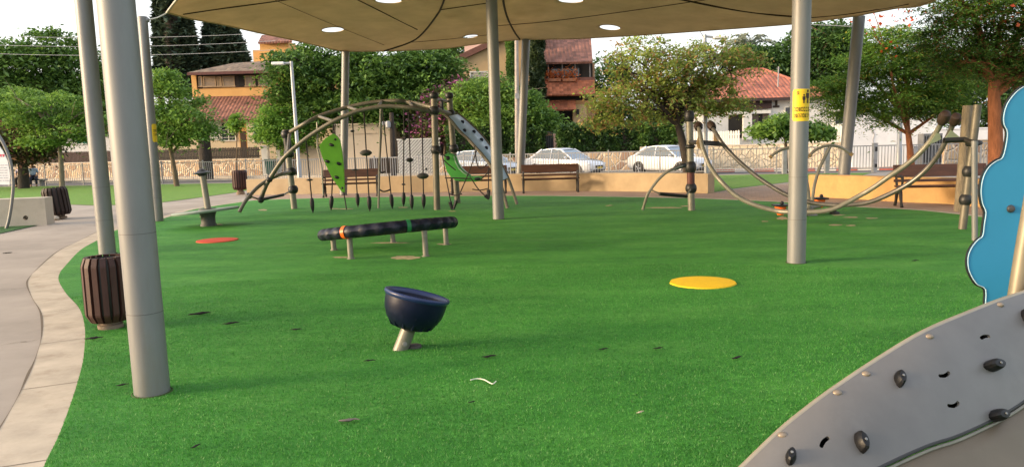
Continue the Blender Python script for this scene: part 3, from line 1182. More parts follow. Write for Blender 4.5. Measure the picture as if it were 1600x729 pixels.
# the far side sits a touch lower, so the ring is seen edge on
rn = ex.cross(ey).normalized()
if rn.z < 0: rn = -rn
ey = (ey - rn * 0.012).normalized()
rn = ex.cross(ey).normalized()
if rn.z < 0: rn = -rn
rows = []
NS = 168
for k in range(NS):
    a = 2 * PI * k / NS
    rd = ex * math.cos(a) + ey * math.sin(a)
    blk = 1.0 if (k % 6) < 3 else 0.76
    row = []
    for j in range(14):
        b_ = 2 * PI * j / 14
        rr2 = 0.090 * (blk if 0.2 < abs(b_) < 1.5 or b_ > 4.8 else 1.0)
        row.append(rc + rd * (Rr + rr2 * 0.95 * math.cos(b_)) + rn * (rr2 * math.sin(b_)))
    rows.append(row)
rows.append(rows[0])
m = MB(); m.grid(rows, closed=True)
m.build('ring', mat('navy_rubber', (0.006, 0.008, 0.022), 0.5, 0.4, 10, dirt=(0.03, 0.03, 0.035), dscale=5, damt=0.4), ring, smooth=True, angle=30)
for a0, cm_ in ((-2.07, orange_p), (-1.13, mat('green_band', (0.02, 0.20, 0.06), 0.5))):
    rows = []
    for k in range(5):
        a = a0 + (k - 2) * 0.014
        rd = ex * math.cos(a) + ey * math.sin(a)
        rows.append([rc + rd * (Rr + 0.094 * math.cos(2 * PI * j / 20)) + rn * (0.095 * math.sin(2 * PI * j / 20)) for j in range(20)])
    m = MB(); m.grid(rows, closed=True)
    m.build('colour_band', cm_, ring, smooth=True)
for (px, py) in [(548.5, 404), (665.5, 400), (522, 390.5), (614.5, 378.5), (697.5, 382)]:
    b_ = G(px, py)
    m = MB()
    ua = math.atan2((b_ - rc).dot(ey), (b_ - rc).dot(ex))
    tp_ = rc + (ex * math.cos(ua) + ey * math.sin(ua)) * (Rr * 0.98)
    tp_ = V((b_.x - 0.01, b_.y, tp_.z))
    m.tube([b_ - V((0, 0, 0.05)), tp_], 0.042, 14)
    m.lathe([(0.06, 0.0), (0.06, 0.012), (0.045, 0.014)], b_, (0, 0, 1), 16)
    m.build('leg', galv_l, ring, smooth=True)

# ---- wobble board
wb = G(326, 352.5)
wob = thing('wobble_board', 'grey tilted standing disc with a handle post and black double cone knob', 'wobble board', wb)
Yw = wb.y
m = MB()
m.lathe([(0.17, -0.03), (0.17, 0.03), (0.15, 0.06), (0.15, 0.20), (0.19, 0.34), (0.17, 0.38), (0.0, 0.38)], wb, (0, 0, 1), 20)
m.build('base', mat('dark_grey_cast', (0.07, 0.075, 0.07), 0.6, 0.3, 10), wob, smooth=True)
a_, b_ = P(271, 335, Yw), P(371, 323.5, Yw)
dc = (a_ + b_) / 2; dr = (b_ - a_).length / 2
tl = math.atan2(b_.z - a_.z, b_.x - a_.x)
dax = V((-math.sin(tl), 0.02, math.cos(tl))).normalized()
m = MB(); m.lathe([(0, -0.045), (dr * 0.5, -0.04), (dr - 0.02, -0.03), (dr, 0.0), (dr - 0.015, 0.02), (0, 0.024)], dc, dax, 48)
m.build('platform', mat('grey_green_board', (0.24, 0.29, 0.25), 0.55, 0.2, 6), wob, smooth=True)
m = MB(); pa, pb = P(325, 327, Yw), P(316.5, 274, Yw)
m.tube([pa, pb], 0.066, 16)
m.build('post', galv_l, wob, smooth=True)
m = MB(); kn = P(315.5, 270, Yw)
m.lathe([(0, -0.1), (0.05, -0.09), (0.075, -0.06), (0.105, -0.025), (0.21, 0.0), (0.11, 0.03), (0.07, 0.06), (0.03, 0.085), (0, 0.09)], kn, (pb - pa).normalized(), 24)
m.build('knob', black, wob, smooth=True)
m = MB(); m.ball(kn + V((0.0, -0.09, 0.005)), 0.03, 10, (1, 0.5, 1)); m.build('knob_cap', white_paint, wob, smooth=True)


def collar(mb, p, d, r, h=0.11):
    mb.lathe([(r * 0.75, -h), (r * 1.15, -h * 0.9), (r * 1.5, -h * 0.45), (r * 1.6, 0), (r * 1.5, h * 0.45), (r * 1.15, h * 0.9), (r * 0.75, h)], p, d, 18)


def tip(mb, p, d, r, h=0.12):
    mb.lathe([(r, -h * 0.3), (r * 1.35, 0), (r * 1.45, h * 0.4), (r * 1.1, h * 0.8), (0, h)], p, d, 16)


# ---- rope and arch climber
YA, YB = 20.7, 19.3
cb0 = G(600, 325)
clm = thing('climbing_frame', 'arched rope climbing frame with green panel, hanging ropes, net and blue ladder ramp', 'climbing frame', cb0)


def pole_px(mb, pts, Y, r):
    q = PS(pts, Y)
    mb.tube(q, r, 12)
    return q


Y1, Y2, Y3 = G(460, 326).y, G(683, 327.5).y, G(715, 317).y
posts = {}
for key, a, b_, Y, r in (('P1', (460, 327), (446, 203), Y1, 0.085), ('P2', (683, 328.5), (678, 152), Y2, 0.082), ('P3', (715, 318), (702, 152), Y3, 0.082)):
    m = MB(); q = pole_px(m, [a, b_], Y, r)
    posts[key] = q
    pl_ = m.build('post', bronze if key != 'P1' else galv_l, clm, smooth=True)
    d = (q[1] - q[0]).normalized()
    m = MB()
    if key == 'P1': cl = [(447, 210), (451.5, 240), (455, 268), (458, 296)]
    elif key == 'P2': cl = [(678.5, 173), (681, 234)]
    else: cl = [(704, 178), (709, 232)]
    for c in cl: collar(m, P(*c, Y), d, r)
    if key != 'P1': tip(m, q[1], d, r, 0.14)
    m.each('collar', black, pl_, smooth=True)
    if key == 'P1':
        m = MB(); m.tube([P(451, 236, Y1), P(446.3, 205, Y1)], 0.1, 12); m.build('sleeve', black, pl_, smooth=True)
arcA = [(446, 212, Y1), (452, 207, Y1), (475, 194, 20.3), (498, 182, 20.5), (520, 174.5, 20.6), (544, 167.5, 20.7), (570, 162, 20.7), (596, 158.7, 20.7), (620, 157.8, 20.6), (640, 160, 20.6), (676, 168, Y2 + 0.1), (704, 178, Y3)]
arcB = [(407.5, 315, 19.6), (412, 298, 19.5), (421, 280, 19.4), (436, 257, 19.3), (449, 241, 19.2), (475, 219, 19.1), (498, 203, 19.0), (521, 189.5, 18.9), (541, 180.5, 18.9), (561, 173, 18.9), (590, 167.3, 18.9), (614, 166.2, 18.9), (646, 169, 18.9), (676, 175, Y2)]
for pts in (arcA, arcB):
    m = MB(); q = spline(PS(pts, 0), 5); m.tube(q, 0.055, 10)
    m.build('arch_rail', bronze, clm, smooth=True)
m = MB()
for (a, b_) in (((498, 182, 20.5), (521, 189.5, 18.9)), ((544, 167.5, 20.7), (561, 173, 18.9)), ((596, 158.7, 20.7), (590, 167.3, 18.9)), ((640, 160, 20.6), (646, 169, 18.9)), ((452, 208, Y1), (449, 241, 19.2))):
    m.tube([P(*a), P(*b_)], 0.04, 8)
m.each('cross_bar', bronze, clm, smooth=True)
m = MB(); q = spline(PS([(455, 268, Y1), (440, 272, 19.6), (420.5, 280, 19.5), (403, 292, 19.3), (389, 307, 19.0), (381, 318, 18.9), (374, 331, 18.8)], 0), 5); m.tube(q, 0.045, 10)
m.build('low_arch', bronze, clm, smooth=True)
m = MB(); m.tube([P(389, 306, 19.0), P(407.5, 312, 19.5)], 0.02, 6); m.tube([P(443, 304, 19.6), P(458, 296, Y1)], 0.02, 6)
m.each('step_rod', bronze, clm, smooth=True)
m = MB(); m.tube([P(407.5, 312, 19.5), P(443.5, 304, 19.6)], 0.065, 10, flat=0.6)
m.build('foot_bar', black, clm, smooth=True)
m = MB()
for c in ((407.5, 312), (449, 241), (421, 280), (389, 306)): m.ball(P(c[0], c[1], 19.4), 0.085, 10)
m.each('joint', black, clm, smooth=True)
# hanging ropes: (top, bottom, depth, discs[(x, y, radius, height)], boot)
ropes = [((478, 217), (488.5, 322), 19.2, [(484, 281, 0.085, 0.025)]), ((524, 186), (517, 325), 19.8, []), ((550, 178), (559, 316), 20.6, [(550.7, 205, 0.06, 0.03), (554.8, 265, 0.10, 0.022)]),
         ((568.5, 172), (577.5, 324), 19.2, [(571.7, 239, 0.155, 0.075)]), ((597, 165), (613, 322), 19.8, []), ((631, 166), (630.4, 322), 20.4, [(631, 217.5, 0.075, 0.022), (630.6, 288, 0.06, 0.025)]),
         ((638, 168), (643.5, 323), 19.3, [(640.2, 250, 0.095, 0.055)]), ((659, 171), (662, 322), 19.5, [(660.7, 275, 0.155, 0.075), (666, 264, 0.03, 0.03)])]
for tp_, bt, Y, discs in ropes:
    m = MB()
    a, b_ = P(*tp_, Y), P(*bt, Y)
    b_ = V((b_.x, b_.y, 0.0))
    d = (a - b_).normalized()
    m.tube([a, a.lerp(b_, 0.5), b_ + d * 0.05], 0.017, 6)
    rp = m.build('rope', rope_m, clm, smooth=True)
    m = MB(); m.lathe([(0.0, 0.02), (0.03, 0.06), (0.05, 0.15), (0.058, 0.26), (0.045, 0.36), (0.0, 0.40)], b_, d, 12)
    m.lathe([(0.014, -0.03), (0.014, 0.1)], b_, d, 8)
    m.build('rope_boot', black, rp, smooth=True)
    for (x, y, r_, h_) in discs:
        c = P(x, y, Y)
        m = MB()
        m.lathe([(0, -h_), (r_ * 0.55, -h_ * 0.85), (r_ * 0.95, -h_ * 0.25), (r_, 0.1 * h_), (r_ * 0.8, h_ * 0.6), (r_ * 0.4, h_), (0, h_ * 1.05)], c, d, 18)
        m.build('foot_disc', mat('grey_rubber', (0.055, 0.055, 0.05), 0.6, 0.3, 10) if r_ > 0.12 else black, rp, smooth=True)
# slim ladder pole with rungs
m = MB(); m.tube([P(595, 163, 19.6), P(591.3, 325, 19.6)], 0.028, 8); m.build('ladder_pole', galv_l, clm, smooth=True)
m = MB()
for pts in ([(593.8, 268), (598, 270), (601.5, 267)], [(593, 296), (599, 299), (605, 298), (610, 296)]):
    m.tube(spline(PS(pts, 19.7), 4), 0.022, 6)
m.each('rung', black, clm, smooth=True)
m = MB(); m.tube([P(597, 200, 19.5), P(593, 268, 19.5)], 0.012, 6); m.build('rope', rope_m, clm, smooth=True)
m = MB(); m.tube([P(495.5, 191, 19.1), P(496, 232, 19.1), P(503, 262, 19.1), P(505, 305, 19.1)], 0.02, 6); m.build('support_rod', galv_l, clm, smooth=True)
# lime panel
Yp = 19.2
pan = [(520.6, 208.5), (526.5, 213), (531, 219.5), (534, 237), (536.2, 255), (537.4, 278), (537.8, 300.5), (534, 300), (527, 290), (519.5, 279), (511.5, 263), (504, 247), (500.5, 236), (498.7, 227), (508, 216)]
ctr = P(520, 250, Yp)
m = MB(); pp_ = [P(x, y, Yp + (x - 520) * 0.006) for x, y in pan]
m.prism(pp_, (0.01, 0.045, 0))
gp = m.build('climbing_panel', green_p, clm, bevel=0.006)
m = MB()
for (x, y) in [(518.5, 226.5), (512, 252), (530, 255.5), (526.5, 276.8)]:
    c = P(x, y, Yp + (x - 520) * 0.006) + V((0, -0.03, 0))
    m.ball(c, 0.052, 10, (1.25, 0.9, 0.75), Matrix.Rotation(0.4, 3, 'Y'))
m.each('hand_hold', black, gp, smooth=True)
m = MB()
for (x, y) in [(524, 218), (499.5, 230), (535, 293.5)]:
    m.ball(P(x, y, Yp) + V((0, -0.012, 0)), 0.03, 8)
m.each('bolt', black, gp, smooth=True)
m = MB(); m.tube([P(520, 209, Yp), P(521.5, 190, Yp)], 0.018, 6); m.tube([P(537, 300, Yp), P(541.5, 327, Yp - 0.2)], 0.016, 6); m.each('rope', rope_m, clm, smooth=True)
# head rail between the two tall posts
m = MB(); m.tube(spline(PS([(679, 158, Y2), (685, 155.5, Y2 + 0.5), (692, 156.5, Y2 + 1), (700, 158.5, Y3), (706, 161, Y3)], 0), 4), 0.035, 8); m.build('head_rail', bronze, clm, smooth=True)
m = MB(); m.tube([P(690, 157, 19.8), P(690.5, 172, 19.8)], [0.04, 0.05], 8); m.build('rope_boot', black, clm, smooth=True)
# blue ladder ramp
ledge = spline(PS([(695, 179, 19.5), (706, 190, 19.4), (718, 205, 19.4), (730, 216, 19.3), (741, 228, 19.2), (753, 241, 19.1), (764, 255, 19.0), (775, 273, 18.9), (784, 293, 18.8), (793, 325, 18.75)], 0), 5)
redge = spline(PS([(711, 176, 20.4), (723, 184, 20.4), (735.5, 195, 20.3), (747, 206, 20.2), (758.5, 219, 20.1), (770, 235, 20.0), (781.5, 254, 19.9), (790, 270, 19.8), (797, 286, 19.7), (808, 319, 19.6)], 0), 5)
for e_ in (ledge, redge):
    m = MB(); m.tube(e_, 0.04, 8); m.build('ramp_rail', bronze, clm, smooth=True)
rows = []
nn = int(len(ledge) * 0.86)
for i in range(2, nn):
    rows.append([ledge[i].lerp(redge[i], t) + V((0, -0.01, 0.012)) for t in (0.06, 0.5, 0.94)])
m = MB(); m.grid(rows)
rp = m.build('ramp_panel', mat('pale_blue_board', (0.42, 0.58, 0.80), 0.35, 0.1, 3, metal=0.0), clm, smooth=True, solid=0.02)
m = MB()
for (i, t) in ((8, 0.62), (12, 0.25), (15, 0.7), (20, 0.72), (24, 0.6), (30, 0.4)):
    if i < len(ledge):
        m.ball(ledge[i].lerp(redge[i], t) + V((-0.02, -0.03, 0.05)), 0.05, 10)
m.each('hand_hold', mat('navy_hold', (0.01, 0.015, 0.04), 0.5), rp, smooth=True)
# green seat shell
sh_o = [(693, 243), (698, 239.5), (704, 241), (710, 246), (713, 256), (718, 264), (725, 270.5), (735, 276.5), (745, 276), (752, 277.5), (750, 282.5), (742, 284), (732, 283.5), (722, 283), (711, 282), (703, 275), (697.5, 267), (694, 255)]
m = MB(); m.prism(PS(sh_o, 19.1), (0.05, 0.10, 0.02))
gs = m.build('seat_shell', mat('mid_green_plastic', (0.07, 0.34, 0.05), 0.45, 0.15, 3), clm, bevel=0.012)
m = MB()
rows = []
for a, b_ in zip([(709, 244.5), (712, 254), (716.5, 262.5), (724, 270), (734, 276)], [(713, 243), (716, 252), (721, 260.5), (728, 268), (736, 274)]):
    rows.append([P(*a, 19.08), P(*b_, 19.5)])
m.grid(rows); m.build('seat_lip', mat('pale_green', (0.42, 0.55, 0.42), 0.5), gs, smooth=True, solid=0.02)
m = MB(); m.ball(P(700, 247, 19.05), 0.055, 10, (1, 0.5, 1)); m.ball(P(746, 279.5, 19.05), 0.06, 10, (1.4, 0.6, 0.7)); m.each('seat_bolt', black, gs, smooth=True)
# net around the seat
m = MB()
for pts in ([(681, 234), (700, 247)], [(691, 240), (697, 278), (707, 329)], [(745, 234), (733, 268), (707, 329)], [(735, 277), (748, 296), (764, 311)], [(763, 262), (763.5, 309)],
            [(695, 278), (712, 278), (735, 279)], [(701, 302.5), (711, 305), (722, 302.5)], [(738, 295.5), (750, 297), (764, 294)], [(741, 228), (748, 262), (764, 255)], [(750, 281), (760, 272), (766, 262)], [(693, 250), (702, 258), (712, 266)]):
    m.tube(spline(PS(pts, 19.0), 4) if len(pts) > 2 else PS(pts, 19.0), 0.016, 6)
m.build('rope_net', rope_m, clm, smooth=True)
m = MB()
for a, b_ in (((703, 315), (707, 329)), ((713, 313), (708, 328)), ((758, 305), (764, 311)), ((763.3, 296), (763.5, 309))):
    m.tube([P(*a, 19.0), P(*b_, 19.0)], [0.05, 0.03], 8)
m.each('rope_boot', black, clm, smooth=True)

# ---- hanging rail walk (right)
q1 = G(1080.5, 328.5)
rail = thing('rail_walk', 'pair of hanging curved steel rails slung between black capped posts', 'balance rails', q1)
m = MB(); a, b_ = P(1080.5, 330, q1.y), P(1077.3, 186, q1.y)
m.tube([a, b_], 0.078, 14); pl_ = m.build('post', galv_l, rail, smooth=True)
d = (b_ - a).normalized()
m = MB(); collar(m, P(1078.5, 229, q1.y), d, 0.07, 0.05); collar(m, P(1079, 261, q1.y), d, 0.08, 0.13); collar(m, P(1079.8, 294, q1.y), d, 0.08, 0.11); tip(m, b_, d, 0.078, 0.2)
m.each('collar', black, pl_, smooth=True)
m = MB(); m.lathe([(0.085, 0), (0.085, 0.38)], P(1079.6, 290, q1.y), d, 16); m.build('sleeve', mat('maroon_sleeve', (0.10, 0.03, 0.025), 0.5), pl_, smooth=True)
r1 = [(1091.5, 199), (1093, 205), (1095, 215), (1099, 234), (1107.7, 256.5), (1116, 270), (1126, 282.5), (1149.4, 305), (1178, 319.5), (1212, 329), (1232, 331), (1262, 331), (1300, 327), (1344, 305), (1366, 292), (1388, 276.5), (1423, 252), (1449, 226), (1464.5, 204), (1473, 188)]
r2 = [(1113, 199), (1119, 209), (1128.6, 224), (1149.4, 247), (1178, 272), (1204, 290), (1230, 304.5), (1258, 314), (1290, 319.5), (1322, 320), (1357, 316), (1392, 302), (1423, 285), (1449, 263), (1469, 237), (1484, 206), (1491, 190)]
for pts, Ya, Yb, rm in ((r1, 15.2, 12.0, galv_l), (r2, 16.0, 12.7, mat('dark_steel_rail', (0.16, 0.15, 0.14), 0.35, 0.3, 6, metal=0.5))):
    q = PS(pts, (Ya, Yb))
    q = spline(q, 4)
    m = MB(); m.tube(q, 0.042, 12)
    rl_ = m.build('rail', rm, rail, smooth=True)
    m = MB()
    tip(m, q[0], (q[0] - q[2]).normalized(), 0.062, 0.2); tip(m, q[-1], (q[-1] - q[-3]).normalized(), 0.062, 0.2)
    m.each('rail_cap', mat('dark_brown_cap', (0.035, 0.02, 0.015), 0.6), rl_, smooth=True)
m = MB(); m.tube([P(1078.5, 222, q1.y), P(1098.5, 223, 15.1), P(1129, 225, 15.9)], 0.05, 10); m.tube([P(1475, 219.5, 12.2), P(1506, 218, 12.2), P(1522, 224, 12.0)], 0.045, 10)
m.each('cross_bar', dark_iron, rail, smooth=True)
m = MB()
for tri, Y in (([(1092.5, 208), (1099, 236), (1090.5, 231), (1088, 224)], 15.2), ([(1115.5, 204), (1129, 225), (1115, 222)], 15.9)):
    m.prism(PS(tri, Y), (0, 0.02, 0))
m.each('gusset', mat('tan_plate', (0.40, 0.26, 0.13), 0.6), rail)
m = MB()
for tri, Y in (([(1451, 226), (1466, 203.5), (1471, 217), (1462, 222)], 12.15), ([(1486, 203), (1503, 217), (1474, 220)], 12.5)):
    m.prism(PS(tri, Y), (0, 0.012, 0))
m.each('gusset', mat('greenish_plate', (0.26, 0.29, 0.18), 0.6), rail)
q2 = G(1503.5, 357.5)
m = MB(); a, b_ = P(1503.5, 359, q2.y), P(1527.5, 164, q2.y)
m.tube([a, b_], 0.062, 14); pl_ = m.build('post', bronze, rail, smooth=True)
d = (b_ - a).normalized()
m = MB(); collar(m, P(1513.5, 268, q2.y), d, 0.062, 0.09); collar(m, P(1508.5, 312, q2.y), d, 0.062, 0.09); m.each('collar', black, pl_, smooth=True)
m = MB()
cc = P(1521.7, 224, q2.y - 0.1)
m.tube([cc + V((0.095 * math.cos(2 * PI * k / 20), 0.095 * math.sin(2 * PI * k / 20), 0.02 * math.sin(2 * PI * k / 20 + 1))) for k in range(21)], 0.03, 8)
m.build('clamp_ring', dark_iron, pl_, smooth=True)
q3 = G(1523, 375.5)
m = MB(); m.tube([P(1523, 377, q3.y), P(1522.5, 228, q3.y)], 0.04, 12); m.lathe([(0.045, 0), (0.045, 0.1), (0, 0.1)], P(1522.5, 231, q3.y), (0, 0, 1), 14); m.build('stay_pipe', galv, rail, smooth=True)
m = MB(); a, b_ = P(1498, 330, 14.6), P(1512, 165, 14.6); m.tube([a, b_], 0.085, 12); m.build('rear_post', bark_g, rail, smooth=True)
# foot step arch at the left post
m = MB(); m.tube(spline(PS([(1070, 258, 15.9), (1058, 261.5, 15.7), (1045, 267, 15.6), (1034, 275, 15.6), (1024, 286, 15.6), (1015.5, 298, 15.6), (1011, 306, 15.6), (1004.5, 327, 15.8)], 0), 5), 0.03, 8)
m.tube([P(1017, 296, 15.6), P(1033, 303.5, 15.6)], 0.016, 6); m.tube([P(1071, 306, 15.7), P(1079, 296, 15.9)], 0.016, 6)
m.build('step_arch', galv_l, rail, smooth=True)
m = MB(); m.tube([P(1030.5, 302.8, 15.6), P(1073, 306.5, 15.7)], 0.052, 10, flat=0.7); m.build('foot_bar', black, rail, smooth=True)
m = MB(); m.tube([P(1070, 258, 15.9), P(1054, 262.8, 15.7)], [0.05, 0.04], 8); m.build('arch_boot', black, rail, smooth=True)

# ---- seesaw behind the right post
ss = G(1266, 336)
see = thing('seesaw', 'small seesaw with orange seats, black foot plates and curved T-shaped handles', 'seesaw', ss)
Ya = ss.y
m = MB(); m.tube([P(1218, 331, Ya - 0.2), P(1252, 327, Ya), P(1282, 321, Ya + 0.5)], 0.05, 10); m.build('beam', galv_l, see, smooth=True)
m = MB(); m.tube([P(1265.5, 341, Ya), P(1264.5, 322, Ya)], 0.075, 14); m.lathe([(0.14, 0), (0.13, 0.03), (0.07, 0.04)], ss, (0, 0, 1), 16); m.build('base', galv, see, smooth=True)
for sx, sy, Y in ((1219.5, 322.5, Ya - 0.25), (1281, 311.5, Ya + 0.5)):
    c = P(sx, sy, Y)
    m = MB(); m.lathe([(0, -0.17), (0.06, -0.165), (0.11, -0.02), (0.11, 0.0), (0, 0.0)], c, (0, 0, 1), 16); st_ = m.build('seat', orange_p, see, smooth=True)
    m = MB(); m.box(c + V((0.0, 0, 0.025)), (0.27, 0.28, 0.035)); m.ball(c + V((0.03, 0, 0.07)), 0.04, 10); m.build('foot_plate', black, st_, bevel=0.012)
for stem, arc in (([(1269, 317, Ya + 0.35), (1270, 306, Ya + 0.35), (1273, 287, Ya + 0.35), (1280, 264, Ya + 0.35), (1289, 245, Ya + 0.35), (1297, 229, Ya + 0.35)], [(1264.5, 244.5), (1269, 239), (1276, 233.5), (1286, 229), (1297, 227), (1306, 228), (1315, 231), (1324, 236.5), (1332, 242)]),
                  ([(1264, 326, Ya - 0.1), (1263.5, 305, Ya - 0.1), (1260.5, 284, Ya - 0.1), (1254, 262, Ya - 0.1), (1245, 245, Ya - 0.1), (1236, 231, Ya - 0.1)], [(1203, 246.5), (1208, 241.5), (1215, 237), (1224, 233), (1234, 230.5), (1244, 231.5), (1252, 235), (1259, 240), (1264, 246)])):
    Yh = stem[0][2]
    m = MB(); m.tube(spline(PS(stem, 0), 4), 0.035, 8); m.tube(spline(PS(arc, Yh), 4), 0.028, 8)
    hd = m.build('handle', galv_l, see, smooth=True)
    m = MB()
    for s_, e_ in ((arc[0], arc[1]), (arc[-1], arc[-2])): m.tube([P(*s_, Yh), P(*s_, Yh).lerp(P(*e_, Yh), 0.5)], 0.038, 8)
    m.each('grip', mat('tan_grip', (0.30, 0.20, 0.09), 0.6), hd, smooth=True)
rk = G(1304, 334)
m = MB(); m.lathe([(0.10, 0), (0.09, 0.04), (0.035, 0.06), (0.03, 0.12), (0.05, 0.14), (0, 0.15)], rk, (0, 0, 1), 14); m.build('damper', dark_iron, see, smooth=True)

# ---- foreground climbing ramp with cloud board
fr0 = V((3.1, 4.2, 0))
tow = thing('play_tower', 'grey climbing ramp with black holds and a blue cloud shaped board', 'play structure', fr0)
far_e = spline(PS([(1085, 815, 2.95), (1122, 772, 3.0), (1165, 729, 3.08), (1222, 674, 3.2), (1262, 641, 3.28), (1303.6, 610, 3.36), (1375, 562, 3.52), (1447, 519, 3.68), (1519, 488, 3.85), (1576, 466, 4.0), (1640, 447, 4.15), (1720, 432, 4.3), (1820, 424, 4.4)], 0), 8)
near_e = spline(PS([(1120, 900, 2.66), (1200, 836, 2.80), (1290, 775, 2.95), (1375, 730, 3.1), (1447, 697, 3.24), (1492, 682, 3.33), (1533, 664, 3.43), (1570, 645, 3.53), (1600, 626, 3.62), (1660, 585, 3.78), (1740, 548, 3.95), (1830, 520, 4.1)], 0), 8)
NUp, NVp = 150, 40
fe_, ne_ = resample(far_e, NUp), resample(near_e, NUp)
rows = [[fe_[i].lerp(ne_[i], j / (NVp - 1)) + V((0, 0, 0.03 * math.sin(PI * j / (NVp - 1)))) for j in range(NVp)] for i in range(NUp)]
m = MB(); m.grid(rows)
pbvh = BVHTree.FromPolygons([tuple(v) for v in m.v], m.f)


def on_ramp(px, py):
    h = pbvh.ray_cast(CAM, ray(px, py).normalized())
    if h[0] is None: return None, None
    nrm = h[1]
    if nrm.dot(CAM - h[0]) < 0: nrm = -nrm
    return h[0], nrm


rampm = mat('grey_coated_board', (0.135, 0.13, 0.126), 0.40, 0.18, 1.8, metal=0.0, spec=0.35, dirt=(0.18, 0.175, 0.17), dscale=2.6, damt=0.45)
panel = m.build('ramp_panel', rampm, tow, smooth=True)
cut = MB()
for (px, py, L, ang, cv) in [(1287.5, 691, 0.026, 0.9, 0.004), (1474, 585, 0.030, 0.35, -0.006), (1488, 631.5, 0.032, 0.30, -0.007), (1537.5, 527, 0.027, 0.25, 0.004), (1632, 560, 0.03, 0.3, 0.004)]:
    h, nr = on_ramp(px, py)
    if h is None: continue
    h2, _ = on_ramp(px + 6, py - 6 * math.tan(ang))
    if h2 is None: continue
    t = (h2 - h); t -= nr * t.dot(nr); t.normalize()
    s = nr.cross(t)
    loop = []
    for k in range(-4, 5): loop.append((k / 4 * L, 0.009 + cv * (1 - (k / 4) ** 2)))
    for k in range(1, 6): loop.append((L + 0.011 * math.sin(PI * k / 6), 0.009 * math.cos(PI * k / 6)))
    for k in range(4, -5, -1): loop.append((k / 4 * L, -0.009 + cv * (1 - (k / 4) ** 2)))
    for k in range(1, 6): loop.append((-L - 0.011 * math.sin(PI * k / 6), -0.009 * math.cos(PI * k / 6)))
    cut.prism([h + t * a + s * b_ - nr * 0.06 for a, b_ in loop], nr * 0.12)
co = cut.build('cutter', rampm, tow, fixn=True)
sd = panel.modifiers.new('thick', 'SOLIDIFY'); sd.thickness = 0.014; sd.offset = 0
bm_ = panel.modifiers.new('holes', 'BOOLEAN'); bm_.operation = 'DIFFERENCE'; bm_.object = co; bm_.solver = 'EXACT'
bake(panel)
bpy.data.objects.remove(co)
panel.data.polygons.foreach_set('use_smooth', [True] * len(panel.data.polygons))
panel.data.set_sharp_from_angle(angle=math.radians(35))
rows2 = [[fe_[i].lerp(ne_[i], j / 9) + V((0.0, 0.05, -0.03)) for j in range(10)] for i in range(NUp)]
m = MB(); m.grid(rows2); m.build('slot_shade_sheet', mat('slot_shade', (0.012, 0.012, 0.012), 0.8), tow)  # black sheet added behind the panel so its slots read dark
m = MB(); m.tube([p + V((-0.006, 0.010, -0.004)) for p in far_e], 0.016, 12); m.build('edge_tube', mat('pale_edge_tube', (0.32, 0.28, 0.21), 0.4, 0.15, 5, metal=0.3), tow, smooth=True)
m = MB(); m.tube([p + V((0, 0, 0.002)) for p in near_e], 0.009, 8); m.build('edge_trim', black, tow, smooth=True)
m = MB(); m.tube([p + V((0.0, -0.008, -0.017)) for p in near_e], 0.008, 8); m.build('edge_lip', galv_l, tow, smooth=True)
m = MB()
for (px, py) in [(1223, 679), (1308, 613), (1352.5, 583.5), (1451, 525), (1561, 475.5)]:
    h, nr = on_ramp(px, py + 1)
    if h is not None:
        m.ball(h + nr * 0.003, 0.018, 14, (1.25, 1, 0.75))
m.each('bolt_head', mat('tan_bolt', (0.24, 0.19, 0.14), 0.4, 0.1, 5, metal=0.3), panel, smooth=True)
for (px, py, ang, sz) in [(1235, 712, 1.35, 0.9), (1342, 688, 1.45, 1.05), (1403, 590, 1.25, 0.98), (1547, 568, 0.2, 1.25), (1554, 645, 0.25, 1.2), (1601, 493, 1.3, 1.1)]:
    h, nr = on_ramp(px, py + 4)
    if h is None: continue
    t0 = CR * math.cos(ang) + CU * math.sin(ang)
    t = (t0 - nr * t0.dot(nr)).normalized(); s = nr.cross(t)
    L, W_ = 0.040 * sz, 0.024 * sz
    rows = []
    for z, k in ((-0.004, 1.0), (0.022, 1.0), (0.040, 0.86), (0.048, 0.66), (0.049, 0.30)):
        rw = []
        for i in range(12):
            a = 2 * PI * i / 12
            rr2 = (abs(math.cos(a)) ** 1.6)
            rw.append(h + t * (L * k * math.cos(a) * (0.85 + 0.3 * rr2)) + s * (W_ * k * math.sin(a)) + nr * z * sz)
        rows.append(rw)
    m = MB(); m.grid(rows, closed=True); m.poly(rows[-1])
    hh = m.build('hand_hold', mat('hold_resin', (0.007, 0.007, 0.008), 0.42, 0.4, 14, 0.1, 60, spec=0.25), panel, smooth=True, angle=24)
    m = MB(); m.lathe([(0.0, 0.0), (0.006, 0), (0.006, 0.003), (0, 0.003)], h + nr * 0.0505 * sz, nr, 12); m.build('hold_bolt', galv, hh, smooth=True)
# side skirt under the near edge
rows = []
for i, p in enumerate(ne_):
    q = p + V((0.0, 0.0, -0.012))
    dn = max(0.02, q.z)
    rows.append([q, q + V((0.02, -0.05, -dn * 0.35)), q + V((0.05, -0.14, -dn * 0.7)), q + V((0.08, -0.22, -dn - 0.02))])
m = MB(); m.grid(rows); m.build('side_skirt', mat('tan_skirt', (0.125, 0.10, 0.068), 0.5, 0.1, 3, metal=0.2), tow, smooth=True, solid=0.01)
